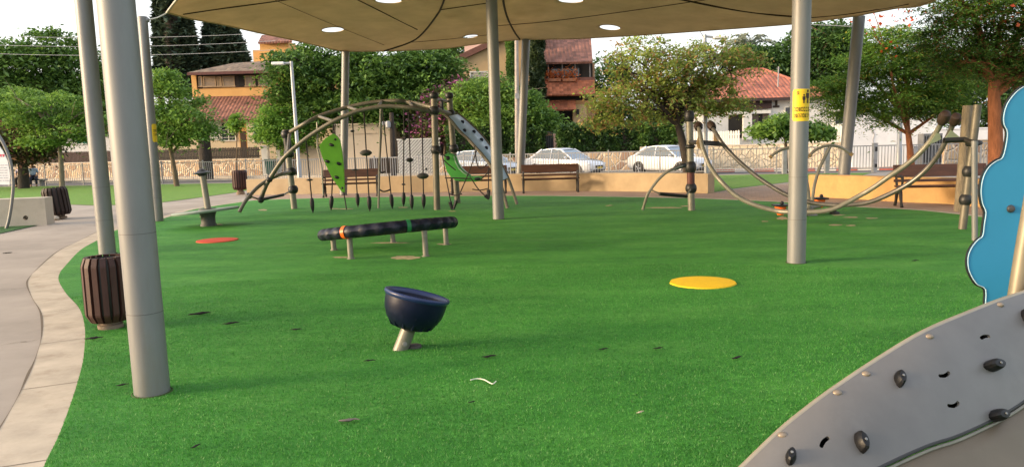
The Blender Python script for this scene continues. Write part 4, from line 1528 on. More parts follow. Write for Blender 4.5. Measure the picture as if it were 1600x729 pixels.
# cloud board
cl = [(1599, 136), (1590, 142), (1581.5, 151), (1574, 162), (1570, 173), (1568, 184), (1569, 195), (1574, 206.5), (1572, 226), (1566.5, 246), (1557, 251.5), (1547, 259), (1539.5, 269.5), (1535, 282), (1533, 296), (1533.5, 308), (1536, 320), (1540.5, 331.5),
      (1538, 350), (1535.5, 368), (1528.5, 374), (1521, 382.5), (1515, 393), (1512.3, 405), (1513.3, 419), (1518.5, 432), (1527, 444), (1540, 452), (1540, 480), (1548, 505), (1640, 520), (1700, 500), (1728, 460), (1738, 420), (1728, 380), (1705, 355), (1722, 320), (1722, 280), (1700, 250), (1680, 235), (1682, 195), (1670, 160), (1650, 140), (1625, 132)]
Yc = 5.0
m = MB(); lp = spline(PS(cl, Yc), 3)[:-1]
m.prism(lp, (0.004, 0.022, 0)); cloud = m.build('cloud_board', cloud_m, tow)
m = MB(); c0 = sum((p for p in lp), V()) / len(lp)
rim_ = [p + V((0, -0.002, 0)) for p in lp] + [lp[0] + V((0, -0.002, 0))]
m.tube(rim_, 0.003, 6); m.build('pale_edge', mat('pale_blue_edge', (0.42, 0.58, 0.68), 0.6), cloud, smooth=True)
m = MB(); rim_ = [p + V((0, 0.016, 0)) + (p - c0).normalized() * 0.004 for p in lp]; m.tube(rim_ + [rim_[0]], 0.007, 6); m.build('dark_edge', mat('dark_edge', (0.012, 0.014, 0.016), 0.6), cloud, smooth=True)
m = MB(); bp_ = P(1579, 326, Yc); m.lathe([(0.026, 0), (0.026, 0.006), (0.02, 0.016), (0, 0.02)], bp_, (-0.1, -1, 0.05), 18); m.build('bolt', mat('dark_bolt', (0.09, 0.085, 0.085), 0.35, metal=0.6), cloud, smooth=True)
m = MB(); m.tube([P(1584, 490, 4.25), P(1601, 385, 4.25), P(1625, 250, 4.25), P(1650, 100, 4.25)], 0.046, 16); m.build('post', mat('tan_post', (0.21, 0.18, 0.13), 0.45, 0.15, 4, metal=0.3), tow, smooth=True)

# ================================================================== PARK FURNITURE
def make_bin(label, loc, r=0.27, h=0.66, lean=(0, 0), post_h=0.12, wood=brown_wood, rz=0.0, ns=18):
    root = thing('litter_bin', label, 'bin', loc, rz, 'slatted litter bins')
    R_ = Matrix.Rotation(lean[0], 3, 'X') @ Matrix.Rotation(lean[1], 3, 'Y')
    root.rotation_euler = R_.to_4x4().to_euler()
    m = MB()
    for k in range(ns):
        a = 2 * PI * k / ns
        w = 2 * r * math.sin(PI / ns) * 0.62
        Rz = Matrix.Rotation(a, 3, 'Z')
        prof = [(r * 0.80, post_h), (r * 0.98, post_h + h * 0.11), (r, post_h + h * 0.14), (r, post_h + h * 0.86), (r * 0.985, post_h + h * 0.89), (r * 0.86, post_h + h)]
        t = 0.034
        vs = []
        for (q, z) in prof:
            vs += [Rz @ V((q, -w / 2, z)), Rz @ V((q, w / 2, z)), Rz @ V((q - t, w / 2, z)), Rz @ V((q - t, -w / 2, z))]
        fs = [(3, 2, 1, 0)]
        for i in range(len(prof) - 1):
            for e in range(4):
                e2 = (e + 1) % 4
                fs.append((i * 4 + e, i * 4 + e2, i * 4 + 4 + e2, i * 4 + 4 + e))
        n4 = (len(prof) - 1) * 4
        fs.append((n4, n4 + 1, n4 + 2, n4 + 3))
        m.add(vs, fs)
    m.build('slats', wood, root, local=True)
    m = MB(); m.lathe([(0, post_h + 0.03), (r * 0.72, post_h + 0.03), (r * 0.86, post_h + h * 0.15), (r * 0.86, post_h + h * 0.88), (r * 0.76, post_h + h * 0.97), (r * 0.70, post_h + h * 0.97), (r * 0.68, post_h + h * 0.3), (0, post_h + h * 0.25)], n=28)
    m.build('liner', dark_iron, root, local=True, smooth=True)
    m = MB(); m.lathe([(r * 0.55, -0.01), (r * 0.55, post_h * 0.5), (r * 0.42, post_h * 0.55), (r * 0.42, post_h + 0.04), (0, post_h + 0.04)], n=20)
    m.build('base', mat('rough_foot', (0.20, 0.15, 0.11), 0.9, 0.3, 10), root, local=True, smooth=True)
    return root


b1 = G(173, 511)
make_bin('big reddish brown slatted bin standing on the turf behind the nearest post', b1, r=0.20, h=0.60, post_h=0.07, ns=16)
b2 = G(94, 341)
make_bin('dark leaning slatted bin at the end of the left concrete wall', b2, r=0.30, h=0.72, post_h=0.08, lean=(0.0, -0.12), wood=mat('dark_slat', (0.03, 0.016, 0.014), 0.6, 0.3, 5))
b3 = G(376, 303)
make_bin('small dark red slatted bin on a post at the end of the long ochre wall', b3, r=0.27, h=0.72, post_h=0.16, wood=mat('maroon_slat', (0.045, 0.014, 0.012), 0.6, 0.3, 5))

# low walls


def wall_thing(name, label, pts, h, th, m_, cap=True, cat='wall'):
    root = thing(name, label, cat, V((pts[0][0], pts[0][1], 0)))
    m = MB()
    pl = [V((p[0], p[1])) for p in pts]
    bk = offset_line(pl, lambda u: th)
    n = len(pl)
    rows = [[(p.x, p.y, -0.05) for p in pl], [(p.x, p.y, h - 0.012) for p in pl], [(pl[i].x + (bk[i].x - pl[i].x) * 0.04, pl[i].y + (bk[i].y - pl[i].y) * 0.04, h) for i in range(n)],
            [(pl[i].x + (bk[i].x - pl[i].x) * 0.96, pl[i].y + (bk[i].y - pl[i].y) * 0.96, h) for i in range(n)], [(p.x, p.y, h - 0.012) for p in bk], [(p.x, p.y, -0.05) for p in bk]]
    m.grid(rows)
    m.poly([rows[k][0] for k in range(6)]); m.poly([rows[k][-1] for k in range(5, -1, -1)])
    m.build('wall', m_, root, fixn=True)
    return root


wl = spline([(*G(386, 304).xy, 0), (*G(620, 300).xy, 0), (*G(860, 297.4).xy, 0), (*G(1000, 298.4).xy, 0), (*G(1106, 301.5).xy, 0)], 6)
long_wall = wall_thing('seat_wall', 'long low ochre wall behind the three benches', wl, 0.56, 0.35, seat_m)
wr = spline([(*G(1263, 306.5).xy, 0), (*G(1330, 309.5).xy, 0), (*G(1400, 314).xy, 0), (*G(1497, 318.5).xy, 0), (*G(1600, 332).xy, 0), (*G(1720, 352).xy, 0)], 6)
wall_thing('seat_wall', 'low orange ochre wall at the right behind the single bench', wr, 0.56, 0.35, seat_o)
a, b_ = G(-60, 356.5), G(73.5, 350.5)
lw = thing('seat_wall', 'pale concrete wall end at the far left with a round hole', 'wall', a)
m = MB()
d = (b_ - a).normalized(); nrm = V((-d.y, d.x, 0))
h_ = 0.63
a2 = a - d * 2.0
fl = [a2, b_, b_ + nrm * 0.5, a2 + nrm * 0.5]
m.prism([p + V((0, 0, -0.05)) for p in fl], (0, 0, h_ + 0.05))
wo = m.build('wall', pale_conc, lw, fixn=True)
m = MB(); hc = P(32, 342, a.y); hp = a + d * ((hc - a).dot(d)); hp.z = hc.z
m.lathe([(0.0, -0.15), (0.055, -0.15), (0.055, 0.3), (0, 0.3)], hp, -nrm, 18)
co = m.build('cutter', pale_conc, lw, fixn=True)
bm_ = wo.modifiers.new('h', 'BOOLEAN'); bm_.operation = 'DIFFERENCE'; bm_.object = co; bm_.solver = 'EXACT'
bake(wo); bpy.data.objects.remove(co)
rk_ = random.Random(2)
for k, (px, py, s_) in enumerate([(80, 341, 0.16), (86, 343, 0.11), (77, 347, 0.09)]):
    c = G(px, py)
    bm = bmesh.new(); bmesh.ops.create_icosphere(bm, subdivisions=2, radius=s_)
    for v in bm.verts:
        v.co *= 1 + 0.3 * mnoise.noise(v.co * 9 + V((k * 3, 0, 0)))
        v.co.z *= 0.6
    me = bpy.data.meshes.new('stone'); bm.to_mesh(me); bm.free()
    o = bpy.data.objects.new('stone', me); C.objects.link(o); o.location = c + V((0, 0, s_ * 0.35)); me.materials.append(pale_conc)
    props(o, ['largest loose grey stone beside the leaning bin by the wall end', 'middle sized loose stone right against the leaning bin', 'smallest loose stone in front of the wall end by the leaning bin'][k], 'stone', 'loose stones by the left bin')


def make_bench(label, loc, rz):
    root = thing('park_bench', label, 'bench', loc, rz, 'park benches in front of the low walls')
    L = 1.86
    m = MB()
    for y, z in ((-0.20, 0.445), (-0.07, 0.435), (0.06, 0.43)): m.box((0, y, z), (L, 0.115, 0.035))
    m.build('seat', bench_wood, root, local=True, bevel=0.008)
    Rb = Matrix.Rotation(-0.22, 3, 'X')
    m = MB(); m.box((0, 0.205, 0.755), (L, 0.034, 0.27), Rb); m.box((0, 0.15, 0.545), (L, 0.03, 0.06), Rb)
    m.build('backrest', bench_wood, root, local=True, bevel=0.008)
    for s in (-1, 1):
        x = s * (L / 2 - 0.06)
        m = MB()
        m.tube([(x, -0.30, 0.0), (x, -0.235, 0.10), (x, -0.19, 0.26), (x, -0.12, 0.36), (x, 0.0, 0.385)], [0.036, 0.03, 0.04, 0.046, 0.04], 8)
        m.tube([(x, 0.22, 0.0), (x, 0.15, 0.12), (x, 0.10, 0.28), (x, 0.03, 0.37), (x, -0.05, 0.39)], [0.036, 0.03, 0.04, 0.046, 0.04], 8)
        m.tube([(x, -0.27, 0.40), (x, 0.0, 0.40), (x, 0.11, 0.42), (x, 0.17, 0.58), (x, 0.225, 0.84)], [0.024, 0.026, 0.028, 0.026, 0.02], 8)
        lg = m.build('leg', dark_iron, root, local=True, smooth=True)
        m = MB(); m.tube([(x, -0.25, 0.40), (x, -0.285, 0.52), (x, -0.27, 0.63), (x, -0.16, 0.655), (x, 0.0, 0.64), (x, 0.17, 0.63)], [0.026, 0.026, 0.03, 0.032, 0.028, 0.024], 8)
        m.build('armrest', dark_iron, lg, local=True, smooth=True)
    m = MB(); m.box((0, 0.13, 0.40), (L - 0.14, 0.03, 0.03)); m.build('stretcher', dark_iron, root, local=True)
    return root


bn = make_bench('brown bench in clear view right of the grey post', G(860, 299.5) + V((0, -0.1, 0)), -0.02)
dup(bn, G(551, 306) + V((0, -0.15, 0)), 0.06, 'brown bench half hidden behind the lime green climbing panel')
dup(bn, G(749, 301.5) + V((0, -0.1, 0)), 0.0, 'brown bench behind the green seat shell and the blue ramp')
rb = G(1469, 321.5)
dup(bn, rb + V((0.05, 0.05, 0)), -0.62 + 0.42, 'brown bench at the right in front of the orange ochre wall')

# sign at the left edge
sg = G(6, 356.5)
Ys = sg.y
sign = thing('park_sign', 'white sign board in a curved grey tube frame at the far left edge', 'sign', sg)
m = MB(); arc = spline(PS([(10, 356.5), (13.5, 345), (16.7, 328), (19.3, 308), (20.6, 290), (19.5, 272), (16.7, 254), (10, 234), (0, 215), (-14, 198), (-34, 184), (-60, 176)], Ys), 5); m.tube(arc, 0.035, 10)
arc2 = [V((2 * P(-60, 176, Ys).x - p.x, p.y, p.z + 0.03)) for p in arc]
m.tube(arc2, 0.035, 10)
m.each('frame', galv, sign, smooth=True)
m = MB(); bd = PS([(15, 288.5), (15.5, 272), (12, 252), (4, 236), (-6, 222), (-24, 205), (-60, 196), (-100, 205), (-120, 222), (-132, 252), (-136, 288.5)], Ys)
m.prism(bd, (0, 0.03, 0)); sbrd = m.build('board', white_paint, sign)
m = MB()
for (x0, x1, y, h) in ((-20, 7.5, 243, 4.2), (-30, -22, 243, 4.2)):
    a = P(x0, y, Ys - 0.004); b_ = P(x1, y, Ys - 0.004)
    k = x0
    while k < x1:
        p = P(k, y, Ys - 0.004); m.box(p, (0.03, 0.004, 0.055)); m.box(p + V((0.025, 0, 0.02)), (0.03, 0.004, 0.014)); k += 4.2
m.build('heading', mat('pink_red_print', (0.65, 0.06, 0.10), 0.6), sbrd)
m = MB(); rr2 = random.Random(4)
for j, y in enumerate((258, 262, 266, 270, 274, 278, 282)):
    x = -24 if j else -16
    while x < 11.5 + (y - 258) * 0.1:
        w = 0.02 + 0.05 * rr2.random(); p = P(x, y, Ys - 0.003); m.box(p, (w, 0.003, 0.018)); x += w * 1200 / Ys + 1.2
m.build('small_print', mat('grey_print', (0.45, 0.45, 0.5), 0.7), sbrd)

# railing along the road, in three lengths


def railing(label, px0, px1, m_, zb=0.0, h=1.1, posts_every=2.4, gap=0.115, fn=road_edge, off=-0.25, barr=0.010):
    a, b_ = on_line(px0, fn), on_line(px1, fn)
    a.y += off; b_.y += off
    root = thing('railing', label, 'railing', V((a.x, a.y, zb)), 0, 'railings along the road')
    d = (b_ - a); L = d.length; d.normalize()
    n = max(1, round(L / posts_every))
    rz = math.atan2(d.y, d.x)
    R_ = Matrix.Rotation(rz, 3, 'Z')
    for k in range(n + 1):
        m = MB(); p = a + d * (L * k / n)
        m.box((p.x, p.y, zb + h / 2 + 0.02), (0.06, 0.06, h + 0.1), R_)
        m.build('post', m_, root)
        if k == n: break
        m = MB()
        q = a + d * (L * (k + 0.5) / n)
        for z in (h - 0.03, 0.14): m.box((q.x, q.y, zb + z), (L / n - 0.062, 0.03, 0.045), R_)
        nb = int((L / n) / gap)
        for i in range(1, nb):
            p = a + d * (L * (k + i / nb) / n)
            m.box((p.x, p.y, zb + (h - 0.055 + 0.165) / 2), (barr * 2, barr * 2, h - 0.055 - 0.165), R_)
        m.build('bar_panel', m_, root)
    return root


railing('thin pale grey railing along the lawn at the left', -40, 455, white_rail, barr=0.011)
railing('thin pale grey railing behind the benches before the parked cars', 456, 1112, white_rail, barr=0.012)
railing('pale grey railing along the right lawn and the white wall', 1113, 1640, white_rail, barr=0.012)
for k, (px, lb) in enumerate([(1214, 'grey square bollard before the pale stone wall, leftmost of its row'), (1278, 'grey square bollard seen behind the curved seesaw handle'), (1350.5, 'grey square gate post with black latches by the leaning post'), (1411, 'grey square bollard right of the pale slender pole')]):
    p = on_line(px, road_edge); p.y -= 0.9
    t = thing('bollard', lb, 'bollard', p, 0, 'grey square bollards along the road')
    m = MB(); m.box((p.x, p.y, 0.5 if k != 2 else 0.58), (0.17, 0.17, 1.0 if k != 2 else 1.16)); m.box((p.x, p.y, 1.02 if k != 2 else 1.18), (0.19, 0.19, 0.035)); m.build('column', mat('mid_grey_steel', (0.30, 0.30, 0.31), 0.5), t, bevel=0.01)
    if k == 2:
        m = MB(); m.box((p.x + 0.02, p.y - 0.095, 0.95), (0.09, 0.03, 0.18)); m.box((p.x + 0.02, p.y - 0.095, 0.28), (0.09, 0.03, 0.14)); m.each('latch', black, t)


def lamp(label, pb, pt, Y, arm, r0=0.085, r1=0.06, key=None):
    a, b_ = P(*pb, Y), P(*pt, Y)
    d = (b_ - a).normalized(); base = a + d * ((-0.0 - a.z) / d.z)
    root = thing('street_lamp', label, 'street lamp', base, 0, 'street lamps')
    m = MB(); m.lathe([(r0 * 1.5, -0.02), (r0 * 1.5, 0.03), (r0, 0.05), (r0, 1.1), (r0 * 0.85, 1.12), (r1, (b_ - base).length), (0, (b_ - base).length)], base, d, 16); m.build('pole', mat('silver_lamp_pole', (0.33, 0.34, 0.35), 0.45, 0.1, 3, metal=0.3), root, smooth=True)
    if arm:
        e = P(*arm, Y)
        m = MB(); m.tube([b_ - V((0, 0, 0.07)), b_.lerp(e, 0.4) - V((0, 0, 0.06))], 0.045, 8)
        m.build('arm', mat('silver_lamp_pole', (0.5, 0.5, 0.5)), root, smooth=True)
        m = MB(); c = b_.lerp(e, 0.66); L = (e - b_).length * 0.62
        m.box(c - V((0, 0, 0.05)), (L, 0.26, 0.11)); hd = m.build('lamp_head', white_paint, root, bevel=0.03)
        m = MB(); m.box(c - V((0, 0, 0.112)), (L * 0.7, 0.18, 0.015)); m.build('lens', mat('lamp_lens', (0.5, 0.5, 0.45), 0.2), hd)
    return root


lamp('silver street lamp with its head turned left above the orange house', (468, 274), (455, 96), 31.0, (424, 98))
lamp('silver street lamp behind the hanging rails, its head turned right', (1103, 230), (1101.5, 54), 29.5, (1138, 58))
lamp('slender pale pole in front of the long white wall, its top lost in the leaves', (1404, 268), (1408, 120), 28.0, None, 0.10, 0.085)
# ================================================================== FOLIAGE
def leaf_mesh(name, pos, up, size, rng, m, parent=None, aspect=2.2, upb=0.6):
    """one mesh of many leaf-shaped quads; pos (N,3)"""
    n = len(pos)
    nrm = rng.normal(size=(n, 3)); nrm[:, 2] = np.abs(nrm[:, 2]) + upb
    nrm /= np.linalg.norm(nrm, axis=1)[:, None]
    t = rng.normal(size=(n, 3))
    t -= nrm * (t * nrm).sum(1)[:, None]
    t /= np.linalg.norm(t, axis=1)[:, None]
    b = np.cross(nrm, t)
    s = (size * (0.6 + 0.8 * rng.random(n)))[:, None]
    v = np.empty((n, 4, 3))
    v[:, 0] = pos - t * s
    v[:, 1] = pos + b * s / aspect - t * s * 0.1 + nrm * s * 0.12
    v[:, 2] = pos + t * s
    v[:, 3] = pos - b * s / aspect - t * s * 0.1 + nrm * s * 0.12
    if parent is not None:
        root = parent
        while root.parent: root = root.parent
        v -= np.array(OFF[root.name].translation)
    me = bpy.data.meshes.new(name)
    me.vertices.add(4 * n); me.vertices.foreach_set('co', v.reshape(-1))
    me.loops.add(4 * n); me.loops.foreach_set('vertex_index', np.arange(4 * n, dtype=np.int32))
    me.polygons.add(n); me.polygons.foreach_set('loop_start', np.arange(0, 4 * n, 4, dtype=np.int32))
    me.update(calc_edges=True)
    me.materials.append(m)
    o = bpy.data.objects.new(name, me); C.objects.link(o)
    if parent is not None: o.parent = parent
    return o


def clump_cloud(blobs, n_clump, per, cr, flat, rng, shell=0.55):
    """blobs: (centre, (rx, ry, rz)) ; returns leaf positions and clump centres"""
    vol = np.array([b[1][0] * b[1][1] * b[1][2] for b in blobs]) ** (2 / 3)
    vol /= vol.sum()
    idx = rng.choice(len(blobs), n_clump, p=vol)
    c = np.array([tuple(b[0]) for b in blobs])[idx]
    r = np.array([b[1] for b in blobs])[idx]
    d = rng.normal(size=(n_clump, 3)); d /= np.linalg.norm(d, axis=1)[:, None]
    rad = shell + (1.04 - shell) * rng.random(n_clump) ** 0.6
    cc = c + d * r * rad[:, None]
    k = np.repeat(np.arange(n_clump), per)
    sz = (0.6 + 0.8 * rng.random(n_clump))[k]
    off = rng.normal(size=(len(k), 3)) * np.array([1, 1, flat]) * cr * 0.55 * sz[:, None]
    off[:, 2] -= 0.25 * (off[:, 0] ** 2 + off[:, 1] ** 2) / cr
    return cc[k] + off, cc


def blob_px(x, y, rx, ry, Y, rd=None):
    c = P(x, y, Y)
    a = rx * Y / F; b_ = ry * Y / F
    return (c, (a, rd if rd else (a * 0.8 + b_ * 0.2), b_))


def tree(name, label, cat, Y, blobs, trunk, lm, bm_, n_clump, per, leaf, cr, flat=0.5, seed=1, tr=0.14, limbs=7, upb=0.6, shell=0.5, group=None, aspect=2.2, flowers=None, forks=None):
    """blobs in picture units at depth Y; trunk: list of picture points from ground to fork"""
    rng = np.random.default_rng(seed)
    if name in ('broad_tree', 'spreading_tree', 'round_tree', 'feathery_tree', 'bushy_tree', 'leafy_shrub'):
        n_clump, per, leaf, cr, flat = int(n_clump * 0.6), int(per * 2.3), leaf * 0.74, cr * 1.2, flat * 0.75
    bl = [blob_px(*b[:4], Y + (b[4] if len(b) > 4 else 0)) for b in blobs]
    tpts = [P(x, y, Y) for x, y in trunk]
    base = tpts[0].copy()
    if base.z > 0 or True:
        base.z = -0.1 if Y < 36 else -0.25
        tpts[0] = base
    root = thing(name, label, cat, base, 0, group)
    pos, cc = clump_cloud(bl, n_clump, per, cr, flat, rng, shell)
    crown = leaf_mesh('crown', pos, None, leaf, rng, lm, root, aspect, upb)
    m = MB()
    sp = spline(tpts, 5) if len(tpts) > 2 else tpts
    N = len(sp)
    m.tube(sp, [tr * (1.25 - 0.55 * i / (N - 1)) if i else tr * 1.45 for i in range(N)], 10)
    fork = sp[-1]
    order = rng.permutation(len(cc))[:limbs]
    ends = [V(cc[i]) for i in order]
    if forks: ends = [P(*f, Y) for f in forks] + ends
    for e in ends:
        st = fork if rng.random() < 0.6 else sp[int(N * 0.75)]
        mid = st.lerp(e, 0.5) + V((0, 0, 0.12 * (e - st).length)) + V(rng.normal(size=3)) * 0.08 * (e - st).length
        q = spline([st, mid, e], 4)
        m.tube(q, [tr * (0.62 - 0.5 * i / (len(q) - 1)) for i in range(len(q))], 6)
        for _ in range(2):
            t_ = q[int(len(q) * (0.4 + 0.5 * rng.random()))]
            e2 = t_ + V(rng.normal(size=3)) * (e - st).length * 0.25
            m.tube([t_, t_.lerp(e2, 0.5) + V((0, 0, 0.05)), e2], [tr * 0.2, tr * 0.14, tr * 0.05], 5)
    m.build('trunk', bm_, root, smooth=True)
    if flowers:
        fm, n_f, sz, ctrs = flowers
        for (x, y) in ctrs:
            c = np.array(P(x, y, Y - bl[0][1][1] * 0.6))
            leaf_mesh('flower_cluster', c + rng.normal(size=(n_f, 3)) * np.array([0.3, 0.5, 0.14]) * (Y / 22), None, sz, rng, fm, root, 1.4, 0.2)
    return root


L_DEEP = leaf_mat('foliage_deep', (0.018, 0.049, 0.014), (0.096, 0.193, 0.038))
L_MID = leaf_mat('foliage_mid', (0.032, 0.084, 0.018), (0.166, 0.298, 0.052))
L_LIGHT = leaf_mat('foliage_light', (0.061, 0.149, 0.025), (0.263, 0.420, 0.074), trans=0.4)
L_FRESH = leaf_mat('foliage_fresh', (0.079, 0.193, 0.025), (0.298, 0.507, 0.079), trans=0.4)
L_CYP = leaf_mat('foliage_cypress', (0.016, 0.034, 0.02), (0.085, 0.12, 0.07), trans=0.1)
L_OLIVE = leaf_mat('foliage_autumn', (0.10, 0.16, 0.03), (0.38, 0.46, 0.09), odd=(0.33, 0.20, 0.07), oddp=0.20, trans=0.45)
L_FLAME = leaf_mat('foliage_fern', (0.022, 0.070, 0.010), (0.24, 0.42, 0.055), odd=(0.385, 0.350, 0.052), oddp=0.05, trans=0.35)
L_FLAME2 = leaf_mat('foliage_fern_dark', (0.016, 0.050, 0.008), (0.15, 0.28, 0.040), odd=(0.210, 0.088, 0.035), oddp=0.12, trans=0.3)
L_RED = leaf_mat('foliage_reddish', (0.038, 0.049, 0.025), (0.149, 0.149, 0.061), odd=(0.245, 0.123, 0.088), oddp=0.3)
L_PINK = leaf_mat('foliage_bougainvillea', (0.061, 0.088, 0.032), (0.210, 0.228, 0.070), odd=(0.600, 0.175, 0.385), oddp=0.30)
L_PALM = leaf_mat('foliage_palm', (0.175, 0.210, 0.158), (0.420, 0.455, 0.350), trans=0.2)
L_CYCAD = leaf_mat('foliage_cycad', (0.014, 0.052, 0.014), (0.070, 0.158, 0.035), trans=0.15)
F_RED = leaf_mat('flame_flower', (0.35, 0.035, 0.01), (0.62, 0.10, 0.02), trans=0.3)
F_ORG = leaf_mat('geranium_flower', (0.45, 0.10, 0.02), (0.6, 0.2, 0.05), trans=0.3)

# ---- trees (left to right)
tree('broad_tree', 'tall dark green tree filling the sky at the far left', 'tree', 64, [(20, 110, 70, 48), (75, 85, 48, 42), (125, 118, 52, 46), (60, 150, 80, 40), (-40, 120, 60, 60), (150, 150, 40, 45), (172, 130, 30, 45)], [(60, 280), (62, 200)], L_MID, bark, 620, 40, 0.26, 1.15, 0.45, 11, 0.3)
tree('broad_tree', 'dark mass of tree behind the white house at the far left', 'tree', 70, [(20, 190, 60, 40), (90, 195, 70, 35), (150, 190, 50, 40), (190, 200, 30, 40)], [(120, 280), (120, 230)], L_DEEP, bark, 260, 40, 0.3, 1.2, 0.5, 12, 0.3)
tree('feathery_tree', 'light green layered tree with a thin straight trunk by the left lawn', 'tree', 38.5, [(95, 165, 50, 20), (60, 190, 42, 18), (112, 200, 44, 20), (148, 178, 36, 20), (82, 215, 42, 12), (30, 165, 36, 20)], [(97, 296), (95, 250), (92, 212)], L_LIGHT, bark_g, 260, 34, 0.12, 0.55, 0.22, 13, 0.11, 9)
tree('feathery_tree', 'light green feathery tree cut off by the left edge of the lawn', 'tree', 42, [(0, 165, 45, 22), (-40, 180, 50, 25), (25, 150, 30, 16), (20, 195, 32, 16)], [(-30, 296), (-28, 230)], L_LIGHT, bark_g, 240, 34, 0.13, 0.6, 0.3, 14, 0.12, 8)
tree('shrubby_tree', 'dusky reddish green bushy tree on a thick dark trunk at the left', 'tree', 39.5, [(25, 215, 42, 26), (50, 232, 30, 20), (0, 235, 30, 25), (68, 222, 18, 14)], [(37, 294), (36, 262), (34, 240)], L_RED, bark_d, 260, 36, 0.12, 0.5, 0.5, 15, 0.24, 8)
tree('round_tree', 'small bright green tree with a thin bent trunk beside the slim sticker post', 'tree', 37, [(262, 150, 34, 32), (292, 178, 40, 28), (255, 195, 28, 26), (300, 200, 32, 15), (272, 210, 30, 18), (258, 125, 22, 14)], [(277, 294), (272, 262), (265, 228)], L_LIGHT, bark, 230, 36, 0.13, 0.5, 0.4, 16, 0.11, 9)


def cypress(label, Y, spires, seed):
    base = P(spires[0][0], 290, Y); base.z = -0.25
    root = thing('cypress_tree', label, 'tree', base, 0, 'cypress trees behind the orange house')
    rng = np.random.default_rng(seed)
    ps = []
    for (cx, ytop, ybot, w) in spires:
        zt, zb = P(cx, ytop, Y).z, P(cx, ybot, Y).z
        c = P(cx, ytop, Y); R_ = w * Y / F
        n = 5200 if w > 25 else 3200
        t = rng.random(n)
        prof = np.minimum(1, 0.12 + 1.25 * t ** 0.55) * (1 + 0.06 * np.sin(t * 40 + seed))
        a = rng.random(n) * 2 * PI
        lump = 1 + 0.16 * np.sin(5 * a + t * 9) + 0.1 * np.sin(9 * a - 21 * t)
        r = R_ * prof * lump * (0.72 + 0.32 * rng.random(n))
        x = c.x + r * np.cos(a); y = c.y + r * np.sin(a); z = zt + (zb - zt) * t
        ps.append(np.stack([x, y, z], 1))
    pos = np.concatenate(ps)
    leaf_mesh('crown', pos, None, 0.42, rng, L_CYP, root, 3.0, 0.9)
    core = MB()
    for (cx, ytop, ybot, w) in spires:
        t_, b_ = P(cx, ytop + 14, Y), P(cx, ybot, Y)
        R_ = w * Y / F * 0.72
        core.lathe([(R_ * 0.9, 0), (R_, (t_.z - b_.z) * 0.3), (R_ * 0.7, (t_.z - b_.z) * 0.75), (0, t_.z - b_.z)], (t_.x, Y, b_.z), (0, 0, 1), 14)
    core.tube([base, (base.x, base.y, P(spires[0][0], spires[0][2], Y).z + 0.5)], 0.3, 8)
    core.build('trunk', bark_d, root, smooth=True)


cypress('tall double topped cypress left of the taller gap, rising behind the sail corner', 82, [(262, -70, 150, 23), (291, 18, 150, 14), (246, -10, 150, 12)], 3)
cypress('broad blunt cypress right above the orange house roof', 84, [(345, 14, 130, 27), (362, 44, 130, 21), (329, 24, 130, 16)], 4)

tree('spreading_tree', 'big dark spreading tree behind the arched climber', 'tree', 51, [(470, 110, 50, 40), (520, 95, 55, 30), (600, 105, 60, 35), (665, 110, 50, 32), (560, 150, 70, 40), (640, 150, 60, 30), (455, 150, 36, 38), (500, 170, 45, 35), (600, 180, 60, 18), (700, 105, 24, 24)], [(560, 292), (556, 230), (552, 190)], L_MID, bark_d, 900, 44, 0.19, 0.85, 0.4, 21, 0.3, 12, shell=0.35)
tree('leafy_shrub', 'bright green shrub with a dense crown left of the silver street lamp', 'shrub', 50, [(440, 188, 38, 22), (420, 205, 26, 18), (470, 205, 28, 22), (455, 220, 34, 14)], [(445, 280), (444, 235)], L_FRESH, bark, 260, 36, 0.14, 0.5, 0.6, 22, 0.1, 6, shell=0.3)
tree('slender_shrub', 'single bright green sprig tree before the left house window', 'shrub', 52, [(369, 190, 10, 14)], [(370, 285), (370, 215)], L_FRESH, bark, 30, 30, 0.12, 0.35, 0.6, 23, 0.04, 3)
tree('flowering_shrub', 'pink flowering climber shrub right of the tall climber posts', 'shrub', 49.5, [(695, 165, 34, 30), (720, 140, 26, 18), (690, 195, 30, 18), (668, 205, 20, 14), (660, 180, 16, 14)], [(695, 285), (696, 210)], L_PINK, bark, 260, 34, 0.13, 0.55, 0.5, 24, 0.1, 7)
tree('round_tree', 'bright green round topped tree behind the blue ramp', 'tree', 47.5, [(745, 160, 46, 32), (795, 165, 50, 32), (765, 138, 40, 20), (830, 180, 36, 22), (770, 190, 60, 14), (850, 190, 20, 14)], [(766, 282), (764, 232), (768, 200)], L_LIGHT, bark_g, 520, 40, 0.15, 0.65, 0.4, 25, 0.16, 9, shell=0.4)
tree('seedy_tree', 'sparse yellowish tree with brown seed pods and a dark leaning trunk', 'tree', 29.5, [(1000, 100, 60, 42), (1060, 110, 60, 45), (1110, 100, 44, 42), (960, 150, 44, 28), (1050, 160, 70, 28), (1120, 150, 40, 28), (985, 180, 40, 16), (940, 190, 30, 10), (1165, 95, 28, 20), (1140, 165, 36, 12)], [(1077, 283), (1071, 245), (1064, 212), (1053, 172)], L_OLIVE, bark_d, 430, 48, 0.074, 0.38, 0.5, 26, 0.16, 22, shell=0.3)
tree('bushy_tree', 'dark round tree right above the red roofed white house', 'tree', 62, [(1195, 110, 42, 36), (1240, 95, 40, 34), (1170, 95, 30, 22), (1285, 100, 40, 50), (1315, 80, 36, 40), (1290, 60, 50, 22), (1260, 140, 30, 22)], [(1230, 280), (1230, 170)], L_DEEP, bark, 640, 40, 0.22, 0.9, 0.55, 27, 0.3, 8, shell=0.45)
